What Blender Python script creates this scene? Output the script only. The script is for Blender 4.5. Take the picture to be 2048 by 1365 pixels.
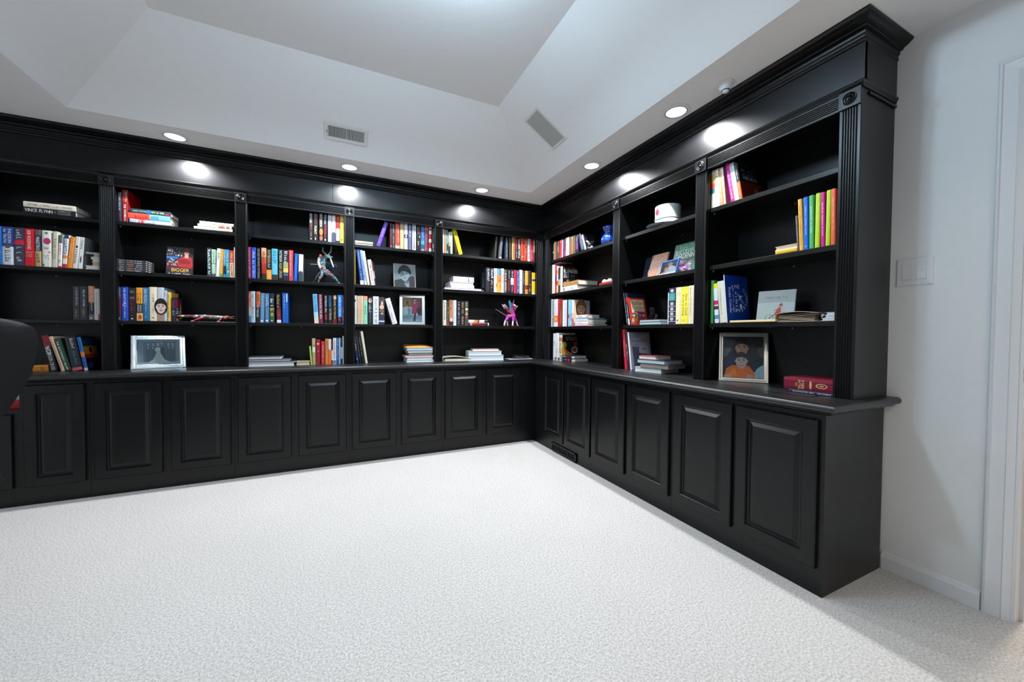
import bpy, math, random
from mathutils import Vector, Matrix
rad = math.radians
random.seed(7)
for _o in list(bpy.data.objects):
    bpy.data.objects.remove(_o)
scene = bpy.context.scene
COL = scene.collection

# ------------------------------------------------------------------ camera, world, lights, exposure
cam_d = bpy.data.cameras.new('camera')
cam_d.sensor_width = 36.0
cam_d.lens = 753.555 / 2048 * 36.0
cam_d.clip_start = 0.02
cam = bpy.data.objects.new('camera', cam_d)
COL.objects.link(cam)
_yaw, _pitch, _roll = 0.4380, -0.0220, 0.0072
_fw = Vector((math.sin(_yaw) * math.cos(_pitch), math.cos(_yaw) * math.cos(_pitch), math.sin(_pitch)))
_r = Vector((math.cos(_yaw), -math.sin(_yaw), 0))
_u = _r.cross(_fw)
_r2 = math.cos(_roll) * _r + math.sin(_roll) * _u
_u2 = -math.sin(_roll) * _r + math.cos(_roll) * _u
cam.matrix_world = Matrix(((_r2.x, _u2.x, -_fw.x, -1.835), (_r2.y, _u2.y, -_fw.y, -3.3882), (_r2.z, _u2.z, -_fw.z, 1.100), (0, 0, 0, 1)))
scene.camera = cam

world = bpy.data.worlds.new('world')
scene.world = world
world.use_nodes = True
_bg = world.node_tree.nodes['Background']
_bg.inputs[0].default_value = (0.55, 0.75, 1.0, 1)
_bg.inputs[1].default_value = 2.0

scene.view_settings.view_transform = 'Standard'
scene.view_settings.look = 'None'
scene.view_settings.gamma = 1.0
scene.view_settings.use_curve_mapping = False
scene.view_settings.exposure = 0.03

DOWNLIGHTS = [(-2.836, -0.012), (-1.729, -0.020), (-0.586, -0.030), (0.020, -0.903), (0.026, -1.721)]
def light(name, kind, loc, energy, color, **kw):
    d = bpy.data.lights.new(name, kind)
    d.energy = energy
    d.color = color
    for k, v in kw.items():
        setattr(d, k, v)
    o = bpy.data.objects.new(name, d)
    COL.objects.link(o)
    o.location = loc
    return o
for i, (x, y) in enumerate(DOWNLIGHTS):
    light('downlight_lamp', 'SPOT', (x, y, 2.425), 92, (0.93, 0.96, 1.0), spot_size=rad(150), spot_blend=0.35, shadow_soft_size=0.035)
# the two bulbs of the ceiling fixture in the middle of the tray
light('fixture_bulb', 'SPOT', (-1.86, -1.90, 2.60), 18, (0.55, 0.80, 1.0), shadow_soft_size=0.07, spot_size=rad(177), spot_blend=0.06)
light('fixture_bulb', 'SPOT', (-1.34, -1.88, 2.60), 18, (0.55, 0.80, 1.0), shadow_soft_size=0.07, spot_size=rad(177), spot_blend=0.06)
for x in (-1.86, -1.34):
    light('dome_glow', 'POINT', (x, -1.89, 2.62), 12.5, (0.55, 0.80, 1.0), shadow_soft_size=0.09)
# unseen downlights added behind the camera to lift the ambient light
for x in (-2.84, -1.73, -0.62):
    light('downlight_lamp', 'SPOT', (x, -3.95, 2.425), 17, (1.0, 0.90, 0.80), spot_size=rad(150), spot_blend=0.35, shadow_soft_size=0.05)
# lamps of the room beyond the doorway
light('hall_lamp', 'POINT', (2.6, -2.86, 2.2), 130, (1.0, 0.86, 0.72), shadow_soft_size=0.15)

# ------------------------------------------------------------------ materials
def lin(h):
    h = h.lstrip('#')
    out = []
    for i in (0, 2, 4):
        c = int(h[i:i + 2], 16) / 255
        out.append(c / 12.92 if c <= 0.04045 else ((c + 0.055) / 1.055) ** 2.4)
    return tuple(out)

def mat(name, col=None, rough=0.5, spec=0.5, metal=0.0, bump=0.0, bscale=200.0, var=0.0, vscale=30.0, emit=None, estr=0.0, trans=0.0, coat=0.0, sheen=0.0, ior=1.5):
    m = bpy.data.materials.new(name)
    m.use_nodes = True
    nt = m.node_tree
    p = nt.nodes['Principled BSDF']
    p.inputs['Roughness'].default_value = rough
    p.inputs['Specular IOR Level'].default_value = spec
    p.inputs['Metallic'].default_value = metal
    p.inputs['Transmission Weight'].default_value = trans
    p.inputs['Coat Weight'].default_value = coat
    p.inputs['Sheen Weight'].default_value = sheen
    p.inputs['IOR'].default_value = ior
    if emit:
        p.inputs['Emission Color'].default_value = (*emit, 1)
        p.inputs['Emission Strength'].default_value = estr
    tc = nt.nodes.new('ShaderNodeTexCoord')
    src = None
    if col is None:
        a = nt.nodes.new('ShaderNodeAttribute')
        a.attribute_name = 'col'
        src = a.outputs['Color']
    if var > 0 or col is None:
        n = nt.nodes.new('ShaderNodeTexNoise')
        n.inputs['Scale'].default_value = vscale
        n.inputs['Detail'].default_value = 4
        nt.links.new(tc.outputs['Object'], n.inputs['Vector'])
        mr = nt.nodes.new('ShaderNodeMapRange')
        mr.inputs['From Min'].default_value = 0.3
        mr.inputs['From Max'].default_value = 0.7
        mr.inputs['To Min'].default_value = 1 - var
        mr.inputs['To Max'].default_value = 1 + var
        nt.links.new(n.outputs['Fac'], mr.inputs['Value'])
        mx = nt.nodes.new('ShaderNodeMix')
        mx.data_type = 'RGBA'
        mx.blend_type = 'MULTIPLY'
        mx.inputs[0].default_value = 1.0
        if src is None:
            mx.inputs[6].default_value = (*col, 1)
        else:
            nt.links.new(src, mx.inputs[6])
        nt.links.new(mr.outputs['Result'], mx.inputs[7])
        nt.links.new(mx.outputs[2], p.inputs['Base Color'])
    else:
        p.inputs['Base Color'].default_value = (*col, 1)
    if bump > 0:
        n2 = nt.nodes.new('ShaderNodeTexNoise')
        n2.inputs['Scale'].default_value = bscale
        n2.inputs['Detail'].default_value = 3
        nt.links.new(tc.outputs['Object'], n2.inputs['Vector'])
        b = nt.nodes.new('ShaderNodeBump')
        b.inputs['Strength'].default_value = bump
        b.inputs['Distance'].default_value = 0.002
        nt.links.new(n2.outputs['Fac'], b.inputs['Height'])
        nt.links.new(b.outputs['Normal'], p.inputs['Normal'])
    return m

M = {}
M['black'] = mat('black_satin_paint', (0.0032, 0.0032, 0.0036), rough=0.33, spec=0.36, bump=0.06, bscale=140, var=0.05)
M['counter'] = mat('black_counter_paint', (0.010, 0.010, 0.011), rough=0.36, spec=0.6, bump=0.05, bscale=90, var=0.12, vscale=9)
M['wall'] = mat('white_wall_paint', (0.78, 0.785, 0.785), rough=0.75, spec=0.25, bump=0.05, bscale=320, var=0.01)
M['ceiling'] = mat('white_ceiling_paint', (0.78, 0.775, 0.77), rough=0.85, spec=0.2, bump=0.05, bscale=260, var=0.01)
M['trim'] = mat('white_gloss_trim', (0.74, 0.75, 0.76), rough=0.38, spec=0.45)
M['white'] = mat('white_plastic', (0.74, 0.75, 0.76), rough=0.4)
M['vent'] = mat('vent_enamel', (0.66, 0.66, 0.63), rough=0.5)
M['grille'] = mat('speaker_cloth', (0.40, 0.39, 0.36), rough=0.9, bump=0.3, bscale=900)
M['dark'] = mat('dark_void', (0.02, 0.02, 0.02), rough=0.9)
M['chrome'] = mat('brushed_nickel', (0.62, 0.61, 0.58), rough=0.28, metal=1.0)
M['pin'] = mat('steel_pin', (0.42, 0.42, 0.42), rough=0.4, metal=0.6)
M['brass'] = mat('polished_brass', (0.66, 0.48, 0.24), rough=0.25, metal=1.0)
M['lens'] = mat('lamp_lens', (0.9, 0.9, 0.9), rough=0.4, emit=(0.95, 0.98, 1.0), estr=9.0)
M['reflector'] = mat('lamp_reflector', (0.86, 0.87, 0.88), rough=0.25, emit=(0.95, 0.98, 1.0), estr=0.9)
M['dome'] = mat('dome_glass', (0.9, 0.9, 0.9), rough=0.4, emit=(0.85, 0.93, 1.0), estr=6.0)
M['jacket'] = mat('printed_jacket', None, rough=0.38, spec=0.45, var=0.05, vscale=60)
M['print'] = mat('printed_ink', None, rough=0.42, spec=0.4, var=0.02)
M['paper'] = mat('page_block', None, rough=0.85, spec=0.2, bump=0.25, bscale=500, var=0.05, vscale=120)
M['paint'] = mat('craft_paint', None, rough=0.45, spec=0.5, var=0.04)
M['glass'] = mat('picture_glass', (0.9, 0.95, 0.95), rough=0.03, spec=0.6, trans=1.0, ior=1.25)
M['blueglass'] = mat('cobalt_glass', (0.01, 0.05, 0.28), rough=0.06, spec=0.8, coat=0.5)
M['china'] = mat('glazed_china', None, rough=0.16, spec=0.5, coat=0.3)
M['chair'] = mat('black_upholstery', (0.005, 0.0055, 0.0065), rough=0.6, spec=0.16, bump=0.15, bscale=500)
M['plastic'] = mat('black_plastic', (0.012, 0.012, 0.013), rough=0.35)
M['gloss'] = mat('glossy_black_film', (0.008, 0.008, 0.01), rough=0.09, spec=0.8, bump=0.9, bscale=45)
M['sofa'] = mat('tan_upholstery', (0.45, 0.33, 0.24), rough=0.8, bump=0.2, bscale=300)
M['blind'] = mat('tan_blind', (0.42, 0.34, 0.25), rough=0.7)
M['bark'] = mat('tree_bark', (0.05, 0.10, 0.13), rough=0.9)
M['rug'] = mat('dark_rug', (0.02, 0.05, 0.07), rough=0.95, var=0.5, vscale=20)

def carpet():
    m = bpy.data.materials.new('cut_pile_carpet')
    m.use_nodes = True
    nt = m.node_tree
    p = nt.nodes['Principled BSDF']
    p.inputs['Roughness'].default_value = 0.95
    p.inputs['Specular IOR Level'].default_value = 0.08
    p.inputs['Sheen Weight'].default_value = 0.15
    tc = nt.nodes.new('ShaderNodeTexCoord')
    v = nt.nodes.new('ShaderNodeTexVoronoi')
    v.inputs['Scale'].default_value = 230
    nt.links.new(tc.outputs['Object'], v.inputs['Vector'])
    n = nt.nodes.new('ShaderNodeTexNoise')
    n.inputs['Scale'].default_value = 130
    n.inputs['Detail'].default_value = 5
    nt.links.new(tc.outputs['Object'], n.inputs['Vector'])
    n3 = nt.nodes.new('ShaderNodeTexNoise')
    n3.inputs['Scale'].default_value = 2.2
    nt.links.new(tc.outputs['Object'], n3.inputs['Vector'])
    cr = nt.nodes.new('ShaderNodeValToRGB')
    cr.color_ramp.elements[0].position = 0.32
    cr.color_ramp.elements[0].color = (0.46, 0.425, 0.395, 1)
    cr.color_ramp.elements[1].position = 0.62
    cr.color_ramp.elements[1].color = (0.72, 0.69, 0.665, 1)
    nt.links.new(n.outputs['Fac'], cr.inputs['Fac'])
    mr = nt.nodes.new('ShaderNodeMapRange')
    mr.inputs['To Min'].default_value = 0.95
    mr.inputs['To Max'].default_value = 1.05
    nt.links.new(n3.outputs['Fac'], mr.inputs['Value'])
    mx = nt.nodes.new('ShaderNodeMix')
    mx.data_type = 'RGBA'
    mx.blend_type = 'MULTIPLY'
    mx.inputs[0].default_value = 1
    nt.links.new(cr.outputs['Color'], mx.inputs[6])
    nt.links.new(mr.outputs['Result'], mx.inputs[7])
    nt.links.new(mx.outputs[2], p.inputs['Base Color'])
    b = nt.nodes.new('ShaderNodeBump')
    b.inputs['Strength'].default_value = 0.5
    b.inputs['Distance'].default_value = 0.004
    nt.links.new(v.outputs['Distance'], b.inputs['Height'])
    nt.links.new(b.outputs['Normal'], p.inputs['Normal'])
    return m
M['carpet'] = carpet()

def spotted(name, base, spots, scale, thresh=0.35, rough=0.45):
    """painted folk-art wood: base colour with small round dots"""
    m = mat(name, base, rough=rough)
    nt = m.node_tree
    p = nt.nodes['Principled BSDF']
    tc = nt.nodes.new('ShaderNodeTexCoord')
    v = nt.nodes.new('ShaderNodeTexVoronoi')
    v.inputs['Scale'].default_value = scale
    nt.links.new(tc.outputs['Object'], v.inputs['Vector'])
    cr = nt.nodes.new('ShaderNodeValToRGB')
    cr.color_ramp.interpolation = 'CONSTANT'
    e = cr.color_ramp.elements
    e[0].position = 0.0
    e[0].color = (*spots[0], 1)
    e[1].position = thresh
    e[1].color = (*base, 1)
    if len(spots) > 1:
        k = e.new(thresh * 0.55)
        k.color = (*spots[1], 1)
    nt.links.new(v.outputs['Distance'], cr.inputs['Fac'])
    nt.links.new(cr.outputs['Color'], p.inputs['Base Color'])
    return m

# ------------------------------------------------------------------ mesh builder
GREY = (0.5, 0.5, 0.5)
class MB:
    def __init__(self):
        self.v, self.f, self.c = [], [], []
    def face(self, pts, col=GREY):
        n = len(self.v)
        self.v.extend([tuple(p) for p in pts])
        self.f.append(tuple(range(n, n + len(pts))))
        self.c.append(col)
    def mesh(self, vs, fs, col=GREY):
        n = len(self.v)
        self.v.extend([tuple(p) for p in vs])
        for f in fs:
            self.f.append(tuple(i + n for i in f))
            self.c.append(col)
    def box(self, x0, x1, y0, y1, z0, z1, col=GREY):
        vs = [(x0, y0, z0), (x1, y0, z0), (x1, y1, z0), (x0, y1, z0), (x0, y0, z1), (x1, y0, z1), (x1, y1, z1), (x0, y1, z1)]
        self.mesh(vs, [(3, 2, 1, 0), (4, 5, 6, 7), (0, 1, 5, 4), (1, 2, 6, 5), (2, 3, 7, 6), (3, 0, 4, 7)], col)
    def bevel_box(self, x0, x1, y0, y1, z0, z1, b, col=GREY):
        """box with chamfered edges (rounded-looking under smooth shading)"""
        def ring(z, i):
            return [(x0 + i + b, y0 + i, z), (x1 - i - b, y0 + i, z), (x1 - i, y0 + i + b, z), (x1 - i, y1 - i - b, z), (x1 - i - b, y1 - i, z), (x0 + i + b, y1 - i, z), (x0 + i, y1 - i - b, z), (x0 + i, y0 + i + b, z)]
        rings = [ring(z0, b), ring(z0 + b, 0), ring(z1 - b, 0), ring(z1, b)]
        self.loft(rings, col, True)
    def loft(self, rings, col=GREY, caps=True, closed=True):
        n = len(rings[0])
        vs = [p for r in rings for p in r]
        fs = []
        for k in range(len(rings) - 1):
            for i in range(n if closed else n - 1):
                j = (i + 1) % n
                fs.append((k * n + i, k * n + j, (k + 1) * n + j, (k + 1) * n + i))
        if caps:
            fs.append(tuple(range(n - 1, -1, -1)))
            fs.append(tuple(range((len(rings) - 1) * n, len(rings) * n)))
        self.mesh(vs, fs, col)
    def lathe(self, prof, c=(0, 0, 0), n=24, col=GREY, axis='z', cols=None):
        """prof: list of (radius, height)"""
        base = len(self.v)
        for (r, h) in prof:
            for i in range(n):
                a = 2 * math.pi * i / n
                p = (r * math.cos(a), r * math.sin(a), h)
                if axis == 'y':
                    p = (p[0], p[2], p[1])
                elif axis == 'x':
                    p = (p[2], p[0], p[1])
                self.v.append((c[0] + p[0], c[1] + p[1], c[2] + p[2]))
        for k in range(len(prof) - 1):
            for i in range(n):
                j = (i + 1) % n
                self.f.append((base + k * n + i, base + k * n + j, base + (k + 1) * n + j, base + (k + 1) * n + i))
                self.c.append(cols[k] if cols else col)
        if prof[0][0] > 1e-5:
            self.f.append(tuple(base + i for i in range(n - 1, -1, -1)))
            self.c.append(cols[0] if cols else col)
        if prof[-1][0] > 1e-5:
            o = base + (len(prof) - 1) * n
            self.f.append(tuple(o + i for i in range(n)))
            self.c.append(cols[-1] if cols else col)
    def tube(self, pts, radii, n=10, col=GREY, cols=None):
        pts = [Vector(p) for p in pts]
        rings = []
        up = Vector((0.13, 0.31, 0.94)).normalized()
        for i, p in enumerate(pts):
            t = (pts[min(i + 1, len(pts) - 1)] - pts[max(i - 1, 0)]).normalized()
            a = t.cross(up)
            if a.length < 0.05:
                a = t.cross(Vector((1, 0, 0)))
            a.normalize()
            b = t.cross(a)
            r = radii[i] if isinstance(radii, (list, tuple)) else radii
            rings.append([p + (a * math.cos(2 * math.pi * k / n) + b * math.sin(2 * math.pi * k / n)) * r for k in range(n)])
        if cols is None:
            self.loft(rings, col)
        else:
            for k in range(len(rings) - 1):
                self.loft(rings[k:k + 2], cols[k], False)
            self.face(list(reversed(rings[0])), cols[0])
            self.face(rings[-1], cols[-1])
    def ball(self, c, r, n=14, m=8, col=GREY, sc=(1, 1, 1)):
        prof = [(max(r * math.sin(math.pi * k / m), 1e-6), -r * math.cos(math.pi * k / m)) for k in range(m + 1)]
        b = len(self.v)
        self.lathe(prof, (0, 0, 0), n, col)
        for i in range(b, len(self.v)):
            p = self.v[i]
            self.v[i] = (c[0] + p[0] * sc[0], c[1] + p[1] * sc[1], c[2] + p[2] * sc[2])
    def sweep(self, path, prof, offs=None, col=GREY, cap=True):
        """path: 2-D points; prof: (offset to the right of travel, z); offs: per-segment multiplier of the offsets; mitred corners"""
        P = [Vector(p) for p in path]
        segs = []
        for i in range(len(P) - 1):
            d = (P[i + 1] - P[i]).normalized()
            segs.append((d, Vector((d.y, -d.x))))
        offs = offs or [1.0] * len(segs)
        rings = []
        for i, p in enumerate(P):
            ring = []
            for (o, z) in prof:
                if i == 0:
                    q = p + segs[0][1] * o * offs[0]
                elif i == len(P) - 1:
                    q = p + segs[-1][1] * o * offs[-1]
                else:
                    (d1, n1), (d2, n2) = segs[i - 1], segs[i]
                    a = p + n1 * o * offs[i - 1]
                    b = p + n2 * o * offs[i]
                    den = d1.x * d2.y - d1.y * d2.x
                    t = ((b.x - a.x) * d2.y - (b.y - a.y) * d2.x) / den
                    q = a + d1 * t
                ring.append((q.x, q.y, z))
            rings.append(ring)
        self.loft(rings, col, cap, closed=True)
    def build(self, name, m, parent=None, smooth=None, matrix=None):
        me = bpy.data.meshes.new(name)
        me.from_pydata(self.v, [], self.f)
        me.validate()
        if len(me.polygons) == len(self.c):
            at = me.color_attributes.new('col', 'FLOAT_COLOR', 'CORNER')
            buf = []
            for poly, c in zip(me.polygons, self.c):
                buf.extend((c[0], c[1], c[2], 1.0) * poly.loop_total)
            at.data.foreach_set('color', buf)
        me.materials.append(m)
        if smooth is not None:
            me.shade_smooth()
            me.set_sharp_from_angle(angle=rad(smooth))
        o = bpy.data.objects.new(name, me)
        COL.objects.link(o)
        if parent is not None:
            o.parent = parent
        if matrix is not None:
            o.matrix_local = matrix
        return o

def tag(o, label=None, cat=None, group=None, kind=None):
    if label:
        o['label'] = label
    if cat:
        o['category'] = cat
    if group:
        o['group'] = group
    if kind:
        o['kind'] = kind
    return o
def empty(name, loc=(0, 0, 0), rz=0.0, label=None, cat=None, group=None, matrix=None):
    o = bpy.data.objects.new(name, None)
    o.empty_display_size = 0.05
    COL.objects.link(o)
    if matrix is not None:
        o.matrix_world = matrix
    else:
        o.location = loc
        o.rotation_euler = (0, 0, rz)
    return tag(o, label, cat, group)
def struct(mb, name, m, smooth=None, parent=None):
    return tag(mb.build(name, m, parent, smooth), kind='structure')

# ------------------------------------------------------------------ flat lettering from the built-in font
GLYPH = {}
def load_glyphs(text):
    tmp = []
    for ch in sorted(set(text) - {' '}):
        cu = bpy.data.curves.new('glyph', 'FONT')
        cu.body = ch
        cu.resolution_u = 2
        ob = bpy.data.objects.new('glyph', cu)
        COL.objects.link(ob)
        tmp.append((ch, ob, cu))
    bpy.context.view_layer.update()
    dg = bpy.context.evaluated_depsgraph_get()
    for ch, ob, cu in tmp:
        me = bpy.data.meshes.new_from_object(ob.evaluated_get(dg))
        vs = [(v.co.x, v.co.y) for v in me.vertices]
        fs = [tuple(p.vertices) for p in me.polygons]
        x0 = min(v[0] for v in vs) if vs else 0
        x1 = max(v[0] for v in vs) if vs else 0.3
        GLYPH[ch] = ([(x - x0, y) for x, y in vs], fs, x1 - x0)
        bpy.data.meshes.remove(me)
    for ch, ob, cu in tmp:
        bpy.data.objects.remove(ob)
        bpy.data.curves.remove(cu)

class Decal(MB):
    """flat print on a face: O the lower corner, X and Y the full edges, N the outward normal"""
    def __init__(self, O, X, Y, N, lift=0.0004):
        super().__init__()
        self.O, self.X, self.Y, self.N = Vector(O), Vector(X), Vector(Y), Vector(N).normalized()
        self.k = lift
        self.flip = self.X.cross(self.Y).dot(self.N) < 0
    def at(self, a, b):
        return self.O + self.X * a + self.Y * b + self.N * self.k
    def poly(self, pts, col):
        c = lin(col) if isinstance(col, str) else col
        q = [self.at(a, b) for a, b in pts]
        if self.flip:
            q.reverse()
        self.face(q, c)
        self.k += 0.00004
    def rect(self, a0, b0, a1, b1, col):
        self.poly([(a0, b0), (a1, b0), (a1, b1), (a0, b1)], col)
    def ell(self, ca, cb, ra, rb, col, n=16):
        self.poly([(ca + ra * math.cos(2 * math.pi * i / n), cb + rb * math.sin(2 * math.pi * i / n)) for i in range(n)], col)
    def line(self, pts, w, col):
        c = lin(col) if isinstance(col, str) else col
        for (a, b), (p, q) in zip(pts, pts[1:]):
            A, B = self.at(a, b), self.at(p, q)
            d = (B - A)
            if d.length < 1e-9:
                continue
            s = d.cross(self.N).normalized() * w / 2
            self.face([A - s, B - s, B + s, A + s] if False else [A + s, B + s, B - s, A - s], c)
        self.k += 0.00004
    def text(self, s, o, ux, uy, width, height, col, smin=0.4, smax=1.5):
        """o: start in metres from O as a vector; ux, uy unit vectors along and up the letters"""
        c = lin(col) if isinstance(col, str) else col
        gap = 0.09
        tot = -gap
        for ch in s:
            tot += (0.32 if ch == ' ' else GLYPH[ch][2]) + gap
        low = any(ch.islower() for ch in s)
        sy = height / (0.95 if low and any(ch in 'gjpqy' for ch in s) else 0.74)
        sx = width / max(tot, 0.05)
        if sx > sy * smax:
            sx = sy * smax
        if sx < sy * smin:
            sy = sx / smin
        x = (width - tot * sx) / 2
        base = self.O + o + self.N * self.k + uy * ((height - 0.72 * sy) / 2)
        fl = ux.cross(uy).dot(self.N) < 0
        for ch in s:
            if ch == ' ':
                x += (0.32 + gap) * sx
                continue
            vs, fs, adv = GLYPH[ch]
            P = [base + ux * (x + p[0] * sx) + uy * (p[1] * sy) for p in vs]
            self.mesh(P, [tuple(reversed(f)) if fl else f for f in fs], c)
            x += (adv + gap) * sx
        self.k += 0.00004
    def words(self, s, a0, b0, a1, b1, col, turn=False):
        w, h = self.X.length, self.Y.length
        ux, uy = self.X.normalized(), self.Y.normalized()
        if turn:      # reads downwards
            self.text(s, self.X * a0 + self.Y * b1, -uy, ux, (b1 - b0) * h, (a1 - a0) * w, col)
        else:
            self.text(s, self.X * a0 + self.Y * b0, ux, uy, (a1 - a0) * w, (b1 - b0) * h, col)
    def smallprint(self, a0, b0, a1, b1, col, turn=False, seed=0):
        """type too small to read: a run of little strokes"""
        rnd = random.Random(seed)
        c = lin(col)
        w, h = self.X.length, self.Y.length
        if turn:
            L, H = (b1 - b0) * h, (a1 - a0) * w
        else:
            L, H = (a1 - a0) * w, (b1 - b0) * h
        st = max(H * 0.62, 0.0025)
        n = int(min(max(L / st, 2), 46))
        st = L / n
        for i in range(n):
            if rnd.random() < 0.14:
                continue
            t0, t1 = (i + 0.12) / n, (i + 0.8) / n
            k0, k1 = (0.0, rnd.choice([1.0, 1.0, 0.7]))
            parts = [(t0, t0 + (t1 - t0) * 0.38, k0, k1)]
            q = rnd.random()
            if q < 0.4:
                parts.append((t1 - (t1 - t0) * 0.36, t1, k0, k1))
            if q < 0.8:
                e = rnd.choice([0.0, 0.38, 0.72])
                parts.append((t0, t1, e * k1, min(e + 0.24, 1) * k1))
            else:
                parts.append((t0, t1, 0.0, 0.24 * k1))
            for (p0, p1, e0, e1) in parts:
                if turn:
                    aa, ab = a0 + (a1 - a0) * e0, a0 + (a1 - a0) * e1
                    ba, bb = b1 - (b1 - b0) * p1, b1 - (b1 - b0) * p0
                else:
                    aa, ab = a0 + (a1 - a0) * p0, a0 + (a1 - a0) * p1
                    ba, bb = b0 + (b1 - b0) * e0, b0 + (b1 - b0) * e1
                q4 = [self.at(aa, ba), self.at(ab, ba), self.at(ab, bb), self.at(aa, bb)]
                if self.flip:
                    q4.reverse()
                self.face(q4, c)
        self.k += 0.00004
    def head(self, ca, cb, r, skin, hair, asp=1.0, style='short', smile=True, lip='a04848'):
        """a small printed portrait head; r is the half height in Y units, asp the width factor"""
        ra = r * 0.76 * asp
        if style == 'long':
            self.ell(ca, cb + r * 0.05, ra * 1.5, r * 1.25, hair)
        elif style == 'curly':
            for i in range(11):
                t = math.pi * (0.02 + 0.96 * i / 10)
                self.ell(ca + ra * 1.15 * math.cos(t), cb + r * 0.28 + r * 0.85 * math.sin(t), ra * 0.42, r * 0.34, hair, 9)
            self.ell(ca, cb + r * 0.6, ra * 1.1, r * 0.65, hair)
        else:
            self.ell(ca, cb + r * 0.28, ra * 1.12, r * 0.95, hair)
        self.ell(ca - ra * 1.0, cb - r * 0.05, ra * 0.16, r * 0.22, skin, 8)
        self.ell(ca + ra * 1.0, cb - r * 0.05, ra * 0.16, r * 0.22, skin, 8)
        self.ell(ca, cb - r * 0.06, ra, r * 0.94, skin)
        if style in ('short', 'long', 'curly'):
            self.poly([(ca - ra * 0.95, cb + r * 0.3), (ca - ra * 0.5, cb + r * 0.45), (ca + ra * 0.1, cb + r * 0.5), (ca + ra * 0.95, cb + r * 0.3), (ca + ra * 0.7, cb + r * 0.78), (ca, cb + r * 0.98), (ca - ra * 0.7, cb + r * 0.78)], hair)
        for s in (-1, 1):
            self.ell(ca + s * ra * 0.42, cb + r * 0.06, ra * 0.17, r * 0.06, '1c1614', 8)
            self.poly([(ca + s * ra * 0.2, cb + r * 0.2), (ca + s * ra * 0.7, cb + r * 0.18), (ca + s * ra * 0.68, cb + r * 0.26), (ca + s * ra * 0.2, cb + r * 0.27)] if s > 0 else [(ca - ra * 0.7, cb + r * 0.18), (ca - ra * 0.2, cb + r * 0.2), (ca - ra * 0.2, cb + r * 0.27), (ca - ra * 0.68, cb + r * 0.26)], hair)
        sh = tuple(x * 0.72 for x in lin(skin))
        self.poly([(ca - ra * 0.08, cb + r * 0.05), (ca - ra * 0.2, cb - r * 0.3), (ca + ra * 0.18, cb - r * 0.3)], sh)
        if smile:
            self.ell(ca, cb - r * 0.52, ra * 0.42, r * 0.13, lip, 12)
            self.ell(ca, cb - r * 0.49, ra * 0.34, r * 0.06, 'f0ece8', 10)
        else:
            self.ell(ca, cb - r * 0.5, ra * 0.36, r * 0.07, lip, 10)

# ------------------------------------------------------------------ room shell
UX, UY = 0.2229, 0.1928            # front planes of the upper cases (side run: x, back run: y)
DW = 0.5131                        # wall behind the side run
LB, LU = 2.537, 2.537              # where the side run ends (base, upper)
HC, CEIL = 0.8155, 2.44
BACK_WALL = 0.505
XL = -4.30                         # far side wall
YF = -5.20                         # wall behind the camera
TRAY = (-3.30, -0.145, -3.66, -0.162)   # x0, x1, y0, y1 of the raised ceiling
TI, TZ = 0.575, 2.80

mb = MB()
mb.face([(XL, YF, 0), (5.0, YF, 0), (5.0, 0.6, 0), (XL, 0.6, 0)])
struct(mb, 'floor', M['carpet'])

mb = MB()
x0, x1, y0, y1 = TRAY
X0, X1, Y0, Y1 = XL, DW, YF, BACK_WALL
def down(*p):
    mb.face(list(p))
down((X0, Y0, CEIL), (X0, y0, CEIL), (X1, y0, CEIL), (X1, Y0, CEIL))
down((X0, y1, CEIL), (X0, Y1, CEIL), (X1, Y1, CEIL), (X1, y1, CEIL))
down((X0, y0, CEIL), (X0, y1, CEIL), (x0, y1, CEIL), (x0, y0, CEIL))
down((x1, y0, CEIL), (x1, y1, CEIL), (X1, y1, CEIL), (X1, y0, CEIL))
a0, a1, b0, b1 = x0 + TI, x1 - TI, y0 + TI, y1 - TI
down((x0, y1, CEIL), (x1, y1, CEIL), (a1, b1, TZ), (a0, b1, TZ))
down((x0, y0, CEIL), (a0, b0, TZ), (a1, b0, TZ), (x1, y0, CEIL))
down((x0, y0, CEIL), (x0, y1, CEIL), (a0, b1, TZ), (a0, b0, TZ))
down((x1, y0, CEIL), (a1, b0, TZ), (a1, b1, TZ), (x1, y1, CEIL))
down((a0, b0, TZ), (a0, b1, TZ), (a1, b1, TZ), (a1, b0, TZ))
struct(mb, 'ceiling', M['ceiling'])

mb = MB(); mb.box(XL - 0.1, DW + 0.13, BACK_WALL, BACK_WALL + 0.1, 0, CEIL); struct(mb, 'wall_back', M['wall'])
mb = MB(); mb.box(XL - 0.1, XL, YF, BACK_WALL, 0, CEIL); struct(mb, 'wall_left', M['wall'])
mb = MB(); mb.box(XL - 0.1, 5.1, YF - 0.1, YF, 0, CEIL); struct(mb, 'wall_front', M['wall'])
DY0, DY1, DZ = -2.905, -3.78, 2.10     # doorway
WT = 0.13
mb = MB()
mb.box(DW, DW + WT, DY0, BACK_WALL, 0, CEIL)
mb.box(DW, DW + WT, YF, DY1, 0, CEIL)
mb.box(DW, DW + WT, DY1, DY0, DZ, CEIL)
struct(mb, 'wall_right', M['wall'])

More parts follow.
